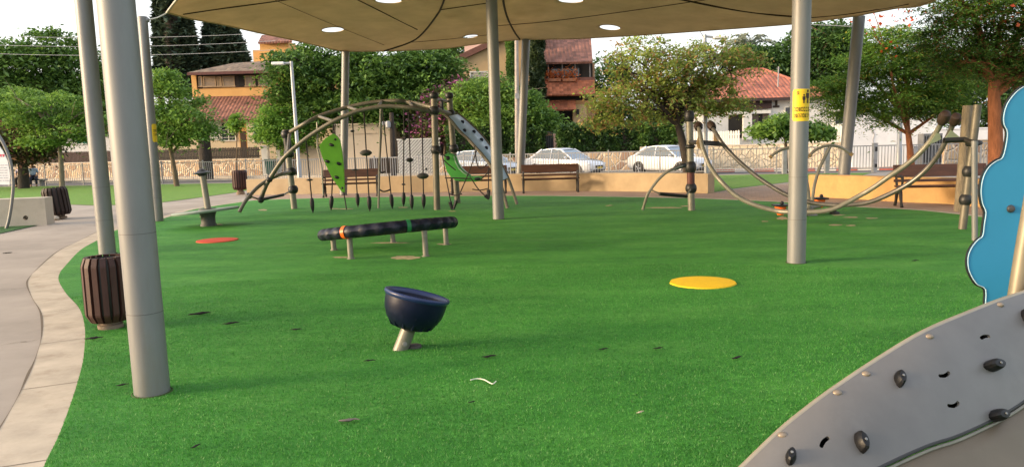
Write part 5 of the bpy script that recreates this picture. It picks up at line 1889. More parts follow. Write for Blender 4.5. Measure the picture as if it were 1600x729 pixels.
tree('broad_tree', 'dark tree behind the yellowish tree and the brick coloured roof', 'tree', 66, [(950, 140, 40, 50), (985, 200, 60, 40), (1060, 190, 60, 35), (730, 90, 30, 24), (690, 85, 20, 14)], [(985, 290), (985, 220)], L_DEEP, bark, 330, 40, 0.26, 1.0, 0.5, 28, 0.3, 6)
tree('low_tree', 'small flat crowned tree beside the right sticker post, before the stone wall', 'tree', 33.5, [(1205, 203, 28, 11), (1235, 195, 24, 12), (1270, 205, 28, 10), (1220, 190, 22, 9), (1290, 208, 12, 7)], [(1228, 262), (1228, 235), (1227, 212)], L_LIGHT, bark, 190, 32, 0.11, 0.34, 0.45, 29, 0.07, 6)
tree('flame_tree', 'wide flame tree with ferny leaves and a few red flowers at the right', 'tree', 23.5, [(1340, 120, 60, 38), (1400, 95, 60, 40), (1450, 120, 60, 42), (1395, 160, 80, 22), (1300, 145, 34, 22), (1370, 60, 40, 24), (1440, 60, 50, 28), (1500, 110, 50, 40), (1470, 165, 50, 18), (1325, 175, 26, 16), (1378, 180, 16, 20)], [(1425, 330), (1424, 262), (1421, 225), (1416, 185)], L_FLAME, bark_r, 620, 90, 0.058, 0.52, 0.17, 30, 0.10, 14, shell=0.35, aspect=3.6, upb=1.0,
     flowers=(F_RED, 14, 0.055, [(1362, 33), (1380, 20), (1420, 28), (1438, 22), (1392, 80), (1478, 30)]), forks=[(1400, 150), (1450, 140), (1460, 80), (1380, 110)])
tree('flame_tree', 'large flame tree with a thick orange lit forked trunk at the right edge', 'tree', 18.2, [(1500, 60, 60, 44), (1560, 80, 60, 36), (1620, 60, 60, 50), (1570, 20, 80, 30), (1510, 100, 50, 20), (1590, 110, 50, 22), (1480, 10, 40, 24), (1650, 100, 60, 40), (1560, -30, 100, 40)], [(1556, 345), (1556, 260), (1555, 190), (1553, 150), (1553, 128)], L_FLAME2, bark_r, 560, 90, 0.050, 0.46, 0.17, 31, 0.155, 10, shell=0.35, aspect=3.6, upb=1.0,
     flowers=(F_RED, 12, 0.05, [(1545, 12), (1600, 8), (1580, 30)]), forks=[(1640, 108), (1600, 126), (1572, 60), (1576, 0), (1520, 90)])
tree('broad_tree', 'dark green tree behind the white wall at the right edge', 'tree', 44, [(1500, 140, 50, 40), (1570, 150, 60, 40), (1640, 150, 60, 50), (1480, 170, 30, 20), (1600, 200, 60, 30)], [(1560, 280), (1560, 220)], L_DEEP, bark, 420, 40, 0.17, 0.7, 0.5, 32, 0.25, 6)

# palm far behind
pc = P(1172, 72, 70)
pb_ = V((pc.x, pc.y, -0.25))
palm = thing('palm_tree', 'pale grey green palm top showing over the white house', 'tree', pb_)
m = MB(); m.tube([pb_, pc], 0.3, 10); m.build('trunk', bark_g, palm, smooth=True)
rng = np.random.default_rng(8)
ps = []
for k in range(34):
    a = rng.random() * 2 * PI; el = rng.random() * 1.2 - 0.1; L = 2.6 + rng.random()
    for t in np.linspace(0.1, 1, 26):
        r = L * t * math.cos(el); z = L * t * math.sin(el) - 1.5 * t * t * L * 0.4
        for s in (-1, 1):
            ps.append((pc.x + r * math.cos(a) + s * 0.16 * math.sin(a), pc.y + r * math.sin(a) - s * 0.16 * math.cos(a), pc.z + z - 0.08))
leaf_mesh('crown', np.array(ps), None, 0.24, rng, L_PALM, palm, 4.0, 0.5)

# cycad in the left yard
pc = P(318, 208, 50.0); pb_ = V((pc.x, pc.y, -0.25))
cyc = thing('cycad', 'dark palm like cycad over the dark picket fence', 'palm', pb_)
m = MB(); m.tube([pb_, pc], [0.45, 0.36], 10); m.build('trunk', bark_d, cyc, smooth=True)
ps = []
for k in range(26):
    a = 2 * PI * k / 26 + rng.random() * 0.2; el = 0.25 + 0.6 * rng.random(); L = 1.35 + 0.3 * rng.random()
    for t in np.linspace(0.1, 1, 20):
        r = L * t * math.cos(el); z = L * t * math.sin(el) - 1.0 * t * t
        for s in (-1, 1):
            ps.append((pc.x + r * math.cos(a) + s * 0.07 * math.sin(a), pc.y + r * math.sin(a) - s * 0.07 * math.cos(a), pc.z + z))
leaf_mesh('crown', np.array(ps), None, 0.12, rng, L_CYCAD, cyc, 4.5, 0.5)


def hedge(label, px0, px1, y0, y1, Y, depth, seed, lm=L_DEEP, n=6500):
    a, b_ = P(px0, (y0 + y1) / 2, Y), P(px1, (y0 + y1) / 2, Y)
    zt, zb = P((px0 + px1) / 2, y0, Y).z, P((px0 + px1) / 2, y1, Y).z
    base = V(((a.x + b_.x) / 2, Y, -0.25))
    root = thing('hedge', label, 'hedge', base, 0, 'clipped hedges above the stone wall')
    rng = np.random.default_rng(seed)
    L = b_.x - a.x
    x = a.x + L * rng.random(n)
    face = rng.random(n)
    y = np.where(face < 0.6, Y - depth / 2, Y - depth / 2 + depth * rng.random(n))
    z = np.where(face < 0.6, zb + (zt - zb) * rng.random(n), zt)
    x = np.where(face > 0.92, np.where(rng.random(n) < 0.5, a.x, b_.x), x)
    z = np.where(face > 0.92, zb + (zt - zb) * rng.random(n), z)
    bump = 0.12 * np.sin(x * 3.1 + seed) + 0.08 * np.sin(x * 7.3) + 0.06 * np.sin(z * 9 + x * 4)
    pos = np.stack([x + rng.normal(size=n) * 0.06, y + rng.normal(size=n) * 0.07 - bump, z + rng.normal(size=n) * 0.07 + 0.5 * bump], 1)
    leaf_mesh('foliage', pos, None, 0.085, rng, lm, root, 2.0, 0.4)
    m = MB(); m.box((base.x, Y, (zt + zb) / 2 - 0.05), (L - 0.2, depth - 0.22, zt - zb - 0.15)); m.box((base.x, Y, (zb - 0.25) / 2 + 0.0), (L - 0.4, 0.3, zb + 0.3)); m.build('branches', bark_d, root)


hedge('dark clipped hedge behind the parked hatchback', 700, 802, 200, 240, 46.5, 1.2, 1)
hedge('short dark clipped hedge left of the dark garden gate', 800, 850, 203, 246, 46.2, 1.2, 2, n=4000)
hedge('long dense clipped hedge behind the middle car', 872, 1000, 197, 236, 45.2, 1.3, 3, n=9500)
hedge('lighter clipped hedge end left of the dark leaning trunk', 996, 1062, 195, 225, 45.0, 1.2, 4, L_MID, n=4500)

# ================================================================== WALLS AND HOUSES
def fence_wall(name, label, px0, px1, zt, zb, th, m_, fn=wall_line, off=0.0, cat='wall', coping=None):
    a, b_ = on_line(px0, fn), on_line(px1, fn)
    a.y += off; b_.y += off
    root = thing(name, label, cat, V((a.x, a.y, zb)))
    d = (b_ - a).normalized(); nr = V((-d.y, d.x, 0)) * th
    m = MB(); m.prism([V((p.x, p.y, zb)) for p in (a, b_, b_ + nr, a + nr)], (0, 0, zt - zb)); m.build('wall', m_, root)
    if coping:
        e = V((-d.y, d.x, 0)) * 0.03
        m = MB(); m.prism([V((p.x, p.y, zt + 0.002)) for p in (a - e, b_ - e, b_ + nr + e, a + nr + e)], (0, 0, 0.06)); m.build('coping', coping, root)
    return root, a, b_, d


fence_wall('stone_wall', 'tan rubble stone wall along the street at the left', -80, 408, 1.0, -0.26, 0.4, stone_l, coping=pale_conc)
fence_wall('stone_wall', 'tan rubble stone wall under the hedges behind the parked cars', 686, 990, 0.96, -0.26, 0.4, stone_l)
fence_wall('stone_wall', 'pale rubble stone wall before the red roofed white house', 1000, 1330, 1.12, -0.26, 0.4, stone_r, coping=pale_conc)


def picket(label, px0, px1, z0, z1, m_, fn=wall_line, off=0.2, w=0.105, gap=0.135):
    a, b_ = on_line(px0, fn), on_line(px1, fn)
    a.y += off; b_.y += off
    root = thing('picket_fence', label, 'fence', V((a.x, a.y, z0)), 0, 'picket fences above the street walls')
    d = b_ - a; L = d.length; d.normalize(); nr = V((-d.y, d.x, 0)) * 0.025
    m = MB(); n = int(L / gap)
    rr = random.Random(int(px0))
    for i in range(n):
        p = a + d * (i * gap + 0.03); q = p + d * w
        dz = rr.uniform(-0.02, 0.02)
        md = p.lerp(q, 0.5)
        m.prism([V((p.x, p.y, z0)), V((q.x, q.y, z0)), V((q.x, q.y, z1 - 0.06 + dz)), V((md.x, md.y, z1 + dz)), V((p.x, p.y, z1 - 0.06 + dz))], nr)
    m.build('pickets', m_, root)
    m = MB()
    for z in (z0 + 0.12, z1 - 0.25):
        p, q = a + nr * 1.2, b_ + nr * 1.2
        m.prism([V((p.x, p.y, z)), V((q.x, q.y, z)), V((q.x, q.y, z + 0.07)), V((p.x, p.y, z + 0.07))], nr)
    m.each('rail', m_, root)


picket('dark brown picket fence over the stone wall at the far left', 48, 218, 1.07, 1.88, mat('brown_picket', (0.030, 0.014, 0.013), 0.8, 0.4, 3))
picket('near black picket fence over the stone wall before the orange house', 219, 406, 1.07, 1.84, mat('black_picket', (0.012, 0.009, 0.008), 0.8, 0.4, 3))
picket('white slat fence over the pale stone wall before the white porch', 1080, 1158, 1.19, 1.95, win_white, gap=0.13, w=0.1)
picket('white slat fence over the pale stone wall right of the sticker post', 1262, 1330, 1.19, 2.1, win_white, gap=0.13, w=0.1)

# white gateposts, dark gate, green bin
for px, lb in ((414.5, 'white rendered gatepost left of the green wheelie bin'), (437, 'white rendered gatepost right of the green wheelie bin')):
    p = on_line(px, wall_line)
    t = thing('gatepost', lb, 'gatepost', p, 0, 'white gateposts')
    w = 0.42 if px < 420 else 0.36
    m = MB(); m.box((p.x, p.y + 0.2, 0.78), (w, 0.45, 2.1)); m.build('column', white_r, t, bevel=0.01)
    m = MB(); m.box((p.x, p.y + 0.2, 1.86), (w + 0.08, 0.53, 0.06)); m.build('cap', white_r, t, bevel=0.01)
p = on_line(424, wall_line) + V((0.1, -0.5, 0)); p.z = -0.09
t = thing('wheelie_bin', 'green wheelie bin standing between the white gateposts', 'bin', p)
m = MB(); m.box((p.x, p.y, p.z + 0.55), (0.5, 0.55, 0.9), taper=1.15); m.build('body', mat('bin_green', (0.015, 0.10, 0.06), 0.5), t, bevel=0.02)
m = MB(); m.box((p.x, p.y - 0.03, p.z + 1.04), (0.62, 0.68, 0.08)); m.tube([p + V((-0.25, 0.34, 1.05)), p + V((0.25, 0.34, 1.05))], 0.02, 6); m.build('lid', mat('bin_green_lid', (0.02, 0.13, 0.08), 0.5), t, bevel=0.02)
for s in (-1, 1):
    m = MB(); m.lathe([(0, -0.03), (0.1, -0.03), (0.1, 0.03), (0, 0.03)], p + V((s * 0.24, 0.22, 0.10)), (1, 0, 0), 14); m.build('wheel', black, t)
m = MB(); m.box((0, 0, 0), (0.01, 0.01, 0.01))
a, b_ = on_line(440, wall_line), on_line(470, wall_line)
t = thing('garden_gate', 'dark slatted yard gate right of the white gateposts', 'gate', a)
m = MB(); n = 9
for i in range(n):
    q = a.lerp(b_, (i + 0.5) / n); m.box((q.x, q.y + 0.2, 0.8), (0.105, 0.03, 1.9))
m.build('slats', mat('black_picket', (0.03, 0.02, 0.018)), t)
m = MB(); q = a.lerp(b_, 0.5); m.box((q.x, q.y + 0.235, 1.5), ((b_ - a).length, 0.03, 0.08)); m.box((q.x, q.y + 0.235, 0.2), ((b_ - a).length, 0.03, 0.08)); m.each('rail', mat('black_picket', (0.03, 0.02, 0.018)), t)


def RC(x0, y0, x1, y1, Y):
    xc, yc = (x0 + x1) / 2, (y0 + y1) / 2
    return P(x0, yc, Y).x, P(xc, y1, Y).z, P(x1, yc, Y).x, P(xc, y0, Y).z


def face_box(name, m_, par, r, Y, depth, proud=0.0, label=None, bevel=0.0):
    """box whose front stands at Y - proud; r is a picture rectangle"""
    X0, Z0, X1, Z1 = RC(*r, Y)
    m = MB(); m.box(((X0 + X1) / 2, Y - proud + depth / 2, (Z0 + Z1) / 2), (X1 - X0, depth, Z1 - Z0))
    return m.build(name, m_, par, label=label, bevel=bevel)


def window(par, r, Y, panes=2, sh=None, mull=0, fr=win_white, gl=None):
    X0, Z0, X1, Z1 = RC(*r, Y)
    t = 0.07
    m = MB()
    cx, cz, w, h = (X0 + X1) / 2, (Z0 + Z1) / 2, X1 - X0, Z1 - Z0
    m.box((cx, Y - 0.035, Z1 - t / 2), (w, 0.07, t)); m.box((cx, Y - 0.045, Z0 + t / 2), (w + 0.1, 0.09, t))
    m.box((X0 + t / 2, Y - 0.034, cz), (t, 0.068, h - 2 * t)); m.box((X1 - t / 2, Y - 0.034, cz), (t, 0.068, h - 2 * t))
    for k in range(1, panes): m.box((X0 + w * k / panes, Y - 0.032, cz), (t * 0.8, 0.064, h - 2 * t))
    for k in range(1, mull + 1): m.box((cx, Y - 0.026, Z0 + h * k / (mull + 1)), (w - 2 * t, 0.05, 0.03))
    fo = m.build('window', fr, par)
    m = MB(); m.box((cx, Y - 0.012, cz), (w - 2 * t, 0.02, h - 2 * t)); m.build('pane', gl if gl else (sh if sh else glass_d), fo)
    return fo


def slab_roof(par, name, m_, quad, th=0.12):
    a = [V(p) for p in quad]
    m = MB(); n = (a[1] - a[0]).cross(a[2] - a[0]).normalized()
    if n.z < 0: n = -n
    m.prism(a, -n * th)
    return m.build(name, m_, par)


# --- orange two storey house (left)
Y = 58.0
X0, Z0, X1, Z1 = RC(294, 190, 505, 290, Y)
h1 = thing('house', 'orange two storey house with tiled roofs at the left', 'house', V((X0, Y, -0.25)))
# ground floor
Xa, _, Xb, Ze = RC(252, 188, 384, 260, Y)
m = MB(); m.box(((Xa + Xb) / 2, Y + 3, (Ze - 0.25) / 2), (Xb - Xa, 6, Ze + 0.25)); m.build('wall', cream, h1)
Xc, _, Xd, Zf = RC(386.5, 186, 520, 260, Y - 1.2)
m = MB(); m.box(((Xc + Xd) / 2, Y - 1.2 + 3.5, (Zf - 0.25) / 2), (Xd - Xc, 7, Zf + 0.25)); m.build('wall', cream, h1)
face_box('recess_wall', orange_r, h1, (375, 188, 392, 246, ), Y, 0.2, 0.08)
window(h1, (345.5, 191.5, 368.5, 220.5), Y, 2, mull=4)
face_box('shutter', win_white, h1, (326, 189, 344, 219), Y, 0.05, 0.05)
window(h1, (396.5, 195, 430, 222.5), Y - 1.2, 2, gl=mat('grey_glass', (0.18, 0.18, 0.17), 0.25))
face_box('door', dark_wood, h1, (377, 205, 386, 246), Y, 0.05, 0.14)
# lower roof, sloping up to the upper storey wall
A = P(318, 187.5, Y - 1.6); B = P(520, 184.5, Y - 1.6); Cc_ = P(520, 148, Y + 1.5); D_2 = P(300, 151, Y + 1.5)
slab_roof(h1, 'lower_roof', tile_b, [A, B, Cc_, D_2])
A2 = P(252, 190, Y - 0.8); B2 = P(318, 188, Y - 0.8); C2 = P(318, 158, Y + 1.4); D3 = P(285, 160, Y + 1.4)
slab_roof(h1, 'side_roof', tile_b, [A2, B2, C2, D3])
# upper storey
Yu = Y + 1.7
X0, Z0, X1, Z1 = RC(302, 111, 520, 156, Yu)
m = MB(); m.box(((X0 + X1) / 2, Yu + 2.5, (Z0 + Z1) / 2), (X1 - X0, 5, Z1 - Z0)); m.build('wall', orange_r, h1)
face_box('parapet', orange_r, h1, (303, 137.5, 520, 152), Yu, 0.12, 0.16)
face_box('window_recess', dark_wood, h1, (308.5, 112.5, 428, 136.5), Yu, 0.06, 0.05)
for r, mt in (((310.5, 119.5, 316.5, 136), mat('pale_shutter', (0.36, 0.33, 0.30), 0.6, 0.1, 5)), ((318, 119.5, 337.5, 136.5), shutter_m), ((339, 119.5, 346.5, 136), mat('tan_shutter', (0.42, 0.28, 0.15), 0.6, 0.1, 5)), ((348, 119, 367, 136), shutter_m), ((383, 118, 399, 135.5), shutter_m), ((404, 117, 427, 135), mat('mauve_shutter', (0.24, 0.19, 0.18), 0.6, 0.1, 5))):
    window(h1, r, Yu - 0.06, 1, sh=mt, mull=7, fr=mat('tan_frame', (0.42, 0.29, 0.17), 0.7))
face_box('window', interior, h1, (373, 119, 382, 135.5), Yu - 0.06, 0.04, 0.03)
face_box('pillar', orange_r, h1, (300.5, 114, 308, 151), Yu - 0.1, 0.4, 0.1)
E1 = P(292.5, 113.3, Yu - 1.0); E2 = P(520, 107, Yu - 1.0); R1 = P(365, 98.5, Yu + 2.6); R2 = P(520, 89, Yu + 2.6)
slab_roof(h1, 'upper_roof', tile_br, [E1, E2, R2, R1], 0.14)
B1 = E1 + V((0.2, 7, 0))
slab_roof(h1, 'upper_roof', tile_br, [E1, R1, B1], 0.14)
slab_roof(h1, 'upper_roof', tile_br, [B1, R1, R2, V((R2.x, B1.y, E1.z))], 0.14)
m = MB(); m.box(((E1.x + E2.x) / 2, E1.y + 0.02, E1.z - 0.11), (E2.x - E1.x, 0.1, 0.2)); m.build('fascia', mat('brown_fascia', (0.11, 0.04, 0.035), 0.7), h1)
# small chimney on the left of the lower roof
face_box('chimney', cream, h1, (284, 158, 298, 190), Y + 0.2, 0.6, 0.0)

# --- orange tower far behind
Y = 72
h = thing('house', 'bright orange rooftop block with a red roof showing over the tree', 'house', V((P(420, 100, Y).x, Y, -0.25)))
X0, Z0, X1, Z1 = RC(407, 65, 452, 120, Y)
m = MB(); m.box(((X0 + X1) / 2, Y + 2, (Z1 - 0.25) / 2), (X1 - X0, 4, Z1 + 0.25)); m.build('wall', orange_r, h)
X0, Z0, X1, Z1 = RC(394.5, 77.5, 407, 120, Y)
m = MB(); m.box(((X0 + X1) / 2, Y + 2, (Z1 - 0.25) / 2), (X1 - X0 - 0.01, 3.4, Z1 + 0.25)); m.build('wall', orange_r, h)
slab_roof(h, 'roof', tile_b, [P(403, 66.5, Y - 0.6), P(456, 64, Y - 0.6), P(456, 52, Y + 2), P(409, 55, Y + 2)], 0.15)

# --- white house at the far left
Y = 60
h = thing('house', 'plain white house with a green shuttered window behind the left trees', 'house', V((P(150, 250, Y).x, Y, -0.25)))
X0, Z0, X1, Z1 = RC(78, 203, 246, 260, Y)
m = MB(); m.box(((X0 + X1) / 2, Y + 3, (Z1 - 0.25) / 2), (X1 - X0, 6, Z1 + 0.25)); m.build('wall', white_r, h)
slab_roof(h, 'roof', tile_b, [P(74, 206, Y - 0.5), P(250, 200, Y - 0.5), P(250, 186, Y + 3), P(74, 192, Y + 3)], 0.15)
window(h, (119, 212, 138, 226), Y, 2, sh=mat('green_shutter', (0.02, 0.14, 0.09), 0.5))
X0, Z0, X1, Z1 = RC(246, 196, 262, 260, Y - 0.5)
window(h, (200, 208, 216, 226), Y, 2)

# --- garage, lattice wall, awning
Yg = on_line(570, wall_line).y
X0, Z0, X1, Z1 = RC(526, 195, 617, 280, Yg)
ga = thing('garage', 'plain beige garage block with a flat front behind the climber', 'garage', V((X0, Yg, -0.25)))
m = MB(); m.box(((X0 + X1) / 2, Yg + 2.5, (Z1 - 0.25) / 2), (X1 - X0, 5, Z1 + 0.25)); m.build('wall', garage_r, ga)
m = MB(); m.box(((X0 + X1) / 2, Yg + 2.5, Z1 + 0.05), (X1 - X0 + 0.2, 5.2, 0.1)); m.build('coping', garage_r, ga)
face_box('lintel', garage_r, ga, (536, 206, 612, 208.5), Yg, 0.06, 0.06)
face_box('door', dark_wood, ga, (577, 247, 619, 274), Yg - 0.02, 0.08, 0.08)
X0, Z0, X1, Z1 = RC(466, 226, 525.5, 280, Yg + 1)
t = thing('garden_wall', 'plain cream yard wall left of the beige garage', 'wall', V((X0, Yg + 1, -0.25)))
m = MB(); m.box(((X0 + X1) / 2, Yg + 1.15, (Z1 - 0.25) / 2), (X1 - X0, 0.3, Z1 + 0.25)); m.build('wall', garage_r, t)
m = MB(); m.box(((X0 + X1) / 2, Yg + 1.15, Z1 + 0.04), (X1 - X0 + 0.06, 0.36, 0.08)); m.build('coping', garage_r, t)
Yl = on_line(655, wall_line).y
X0, Z0, X1, Z1 = RC(622, 218, 688, 278, Yl)
t = thing('lattice_screen', 'white diagonal lattice screen right of the beige garage', 'fence', V((X0, Yl, -0.25)))
m = MB(); m.box(((X0 + X1) / 2, Yl + 0.12, (Z1 - 0.25) / 2), (X1 - X0, 0.06, Z1 + 0.25)); m.build('backing', mat('lattice_back', (0.42, 0.40, 0.37), 0.9), t)
m = MB()
w, hh = X1 - X0, Z1 + 0.25
Rm = Matrix.Rotation(PI / 4, 3, 'Y')
k = -hh
while k < w:
    # diagonal lath clipped to the panel
    xs, zs = X0 + max(0, k), -0.25 + max(0, -k)
    L = min(w - max(0, k), hh - max(0, -k))
    if L > 0.1:
        m.box((xs + L / 2, Yl + 0.06, zs + L / 2), (L * 1.41, 0.02, 0.06), Matrix.Rotation(-PI / 4, 3, 'Y'))
    k += 0.2
m.build('laths', win_white, t)
m = MB(); m.box(((X0 + X1) / 2, Yl + 0.08, Z1 + 0.03), (w + 0.1, 0.12, 0.08)); m.build('frame', win_white, t)
t = thing('awning', 'dull red sloping awning behind the beige garage and lattice', 'awning', V((P(610, 190, Yg + 3).x, Yg + 3, 0)))
slab_roof(t, 'cover', mat('red_awning', (0.38, 0.10, 0.08), 0.7, 0.2, 3), [P(548, 186, Yg + 1.5), P(668, 195.5, Yg + 1.5), P(664, 186, Yg + 5), P(556, 174, Yg + 5)], 0.05)
m = MB()
for px in (552, 664): q = P(px, 195, Yg + 1.6); m.tube([(q.x, q.y, -0.25), (q.x, q.y, q.z)], 0.06, 8)
m.each('support', dark_wood, t)
X0, Z0, X1, Z1 = RC(620, 188, 700, 240, Yg + 6)
t = thing('shed', 'open shed with its shaded inside painted dark, under the red awning', 'shed', V((X0, Yg + 6, -0.25)))
m = MB(); m.box(((X0 + X1) / 2, Yg + 7, (Z1 - 0.25) / 2), (X1 - X0, 2, Z1 + 0.25)); m.build('wall', mat('shed_inside_shade', (0.03, 0.024, 0.02), 0.9), t)  # shade inside the open shed is put into the near-black wall colour
m = MB(); m.box(((X0 + X1) / 2, Yg + 7, Z1 + 0.06), (X1 - X0 + 0.3, 2.4, 0.1)); m.build('roof', dark_wood, t)
# timber utility pole with a transformer
a = P(615, 265, 43); a.z = -0.25; b_ = P(611.5, 176, 43)
t = thing('utility_pole', 'dark timber utility pole with grey fittings between garage and lattice', 'utility pole', a)
m = MB(); m.tube([a, b_], [0.17, 0.12], 12); m.build('pole', bark_d, t, smooth=True)
m = MB(); q = P(611, 194, 43); m.lathe([(0, -0.2), (0.14, -0.18), (0.15, 0.0), (0.12, 0.15), (0, 0.18)], q + V((-0.12, -0.25, 0)), (0, 0, 1), 14); m.box(q + V((-0.3, -0.2, 0.05)), (0.3, 0.15, 0.2)); m.each('transformer', white_rail, t, smooth=True)
# slender grey-brown pole
a = P(808.5, 262, 43.5); b_ = P(807, 62, 43.5); a.z = -0.25
t = thing('utility_pole', 'slim pale metal pole right beside the middle grey sail post', 'utility pole', a)
m = MB(); m.tube([a, a.lerp(b_, 0.4), b_ + (b_ - a) * 0.06], [0.15, 0.13, 0.10], 12); m.build('pole', mat('pale_brown_pole', (0.32, 0.28, 0.25), 0.7), t, smooth=True)
m = MB(); m.box(P(808, 150, 43.2), (0.22, 0.14, 0.3)); m.build('junction_box', white_rail, t)

# --- central beige house
Y = 55
h2 = thing('house', 'large beige house with ivy columns, red tiled roof and flowered balcony', 'house', V((P(800, 250, Y).x, Y, -0.25)))
pts = [P(700, 104, Y), P(795, 58, Y), P(850, 40, Y), P(850, 250, Y), P(700, 250, Y)]
pts[3].z = pts[4].z = -0.25
m = MB(); m.prism(pts, (0, 6, 0)); m.build('gable_wall', beige_r, h2)
a, b_ = P(704, 101.5, Y - 0.35), P(800, 57, Y - 0.35)
m = MB(); m.prism([a, b_, b_ + V((0, 0, 0.42)), a + V((0, 0, 0.42))], (0, 6.6, 0)); m.build('roof', mat('brown_barge_board', (0.13, 0.055, 0.04), 0.7), h2)
X0, Z0, X1, Z1 = RC(726, 69, 770, 100, Y + 7)
m = MB(); m.box(((X0 + X1) / 2, Y + 9, (Z1 - 0.25) / 2), (X1 - X0, 4, Z1 + 0.25)); m.build('rear_wall', pink_r, h2)
window(h2, (734, 111.5, 763, 124), Y, 2, sh=mat('cream_blind', (0.45, 0.38, 0.28), 0.7), mull=3)
# right wing
Yb = Y - 1
X0, Z0, X1, Z1 = RC(848, 100, 930, 230, Y + 0.6)
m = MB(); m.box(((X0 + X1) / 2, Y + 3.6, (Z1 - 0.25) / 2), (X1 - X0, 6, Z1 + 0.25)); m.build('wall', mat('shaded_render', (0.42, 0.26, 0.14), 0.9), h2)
slab_roof(h2, 'main_roof', tile_b, [P(846, 97.5, Yb - 0.4), P(926, 96, Yb - 0.4), P(922, 40, Yb + 4), P(846, 42, Yb + 4)], 0.16)
face_box('balcony_back', interior, h2, (852, 98.5, 926, 124), Y + 0.5, 0.1, 0.0)
face_box('balcony_window', glass_d, h2, (862, 103, 905, 120), Y + 0.45, 0.04, 0.0)
m = MB()
for px in (856, 878, 898, 921):
    q = RC(px, 98, px + 1.8, 124, Yb); m.box(((q[0] + q[2]) / 2, Yb + 0.1, (q[1] + q[3]) / 2), (q[2] - q[0], 0.1, q[3] - q[1]))
m.each('balcony_post', mat('balcony_steel', (0.22, 0.2, 0.19), 0.6), h2)
face_box('balcony_wall', mat('brown_sill', (0.17, 0.07, 0.05), 0.8), h2, (851, 121.5, 929, 127), Yb, 0.9, 0.05)
slab_roof(h2, 'balcony_roof', tile_o, [P(850, 148.5, Yb - 0.9), P(930, 147, Yb - 0.9), P(929, 125, Yb - 0.05), P(851, 126.5, Yb - 0.05)], 0.14)
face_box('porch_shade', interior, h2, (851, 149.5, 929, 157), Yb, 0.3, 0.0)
slab_roof(h2, 'awning', tile_o, [P(852, 171.5, Yb - 1.0), P(900, 170.5, Yb - 1.0), P(899, 156, Yb - 0.1), P(853, 157, Yb - 0.1)], 0.1)
face_box('awning_beam', mat('ochre_beam', (0.55, 0.30, 0.13), 0.9), h2, (853, 155, 930, 163), Yb + 0.05, 0.3, 0.0)
face_box('door', interior, h2, (858, 172, 897, 206), Y + 0.5, 0.1, 0.0)
d_ = face_box('door_frame', dark_wood, h2, (875, 176, 877.5, 206), Y + 0.45, 0.05, 0.0)
face_box('pillar', beige_r, h2, (896, 162, 917, 215), Yb + 0.1, 0.7, 0.0)
face_box('lamp', dark_iron, h2, (901, 171, 905, 179), Yb + 0.0, 0.15, 0.1)
for px, lb in ((866, 'balcony geraniums nearer the ivy column'), (889, 'balcony geraniums nearer the white roof edge')):
    q = P(px, 124, Yb - 0.1)
    t = thing('flower_box', lb, 'flower box', q, 0, 'flower boxes on the balcony')
    m = MB(); m.box(q + V((0, -0.05, -0.05)), (0.85, 0.25, 0.2), taper=1.1); m.build('box', mat('terracotta', (0.35, 0.14, 0.07), 0.8), t)
    rng = np.random.default_rng(int(px))
    ps = np.array(q + V((0, -0.05, 0.32))) + rng.normal(size=(260, 3)) * np.array([0.36, 0.12, 0.2])
    leaf_mesh('flowers', ps, None, 0.07, rng, F_ORG, t, 1.6, 0.2)['kind'] = 'stuff'


def ivy(label, x0, x1, y0, y1, Y, seed, lm, n):
    a = P((x0 + x1) / 2, y1, Y); zt = P((x0 + x1) / 2, y0, Y).z
    root = thing('ivy_column', label, 'ivy', V((a.x, Y, -0.25)), 0, 'ivy columns on the beige house')
    r = (x1 - x0) / 2 * Y / F
    rng = np.random.default_rng(seed)
    z = a.z + (zt - a.z) * rng.random(n)
    an = rng.random(n) * 2 * PI
    rr2 = r * (0.85 + 0.15 * np.sin(z * 4 + an * 2) + 0.12 * rng.random(n))
    pos = np.stack([a.x + rr2 * np.cos(an), Y + rr2 * np.sin(an), z], 1)
    leaf_mesh('foliage', pos, None, 0.14, rng, lm, root, 1.8, 0.1)
    m = MB(); m.tube([(a.x, Y, -0.25), (a.x, Y, zt)], r * 0.72, 10); m.build('stem', bark_d, root)


ivy('pale green ivy column left of the slim metal pole', 793, 806, 40, 122, 53.5, 5, L_MID, 1800)
ivy('dark ivy column beside the red tiled balcony', 829, 853, 30, 210, 53.0, 6, leaf_mat('foliage_ivy', (0.014, 0.032, 0.012), (0.07, 0.10, 0.035)), 6500)
# dark gate between hedges
Yq = 45.9
t = thing('garden_gate', 'dark arched metal gate in the gap between two hedges', 'gate', P(860, 240, Yq))
X0, Z0, X1, Z1 = RC(848, 212, 866, 242, Yq)
m = MB(); m.box(((X0 + X1) / 2, Yq, (Z0 + Z1) / 2), (X1 - X0, 0.04, Z1 - Z0)); m.build('panel', mat('gate_black', (0.015, 0.017, 0.018), 0.5), t)
m = MB(); m.tube([(X0 + (X1 - X0) * k / 12, Yq - 0.03, Z1 + 0.22 * math.sin(PI * k / 12)) for k in range(13)], 0.025, 6)
for k in range(1, 6): m.tube([(X0 + (X1 - X0) * k / 6, Yq - 0.035, Z0), (X0 + (X1 - X0) * k / 6, Yq - 0.035, Z1 + 0.15)], 0.015, 5)
m.build('arch', mat('gate_grey', (0.07, 0.075, 0.08), 0.5), t)
q = P(868, 223, Yq - 0.1); t = thing('gatepost', 'low cream pillar right of the dark arched gate', 'gatepost', V((q.x, q.y, -0.25)))
m = MB(); m.box((q.x, q.y, (q.z + 0.2) / 2 + 0.1), (0.22, 0.22, q.z + 0.7)); m.build('column', pink_r, t)
m = MB(); m.box((q.x, q.y, q.z + 0.45), (0.28, 0.28, 0.06)); m.build('cap', pink_r, t)

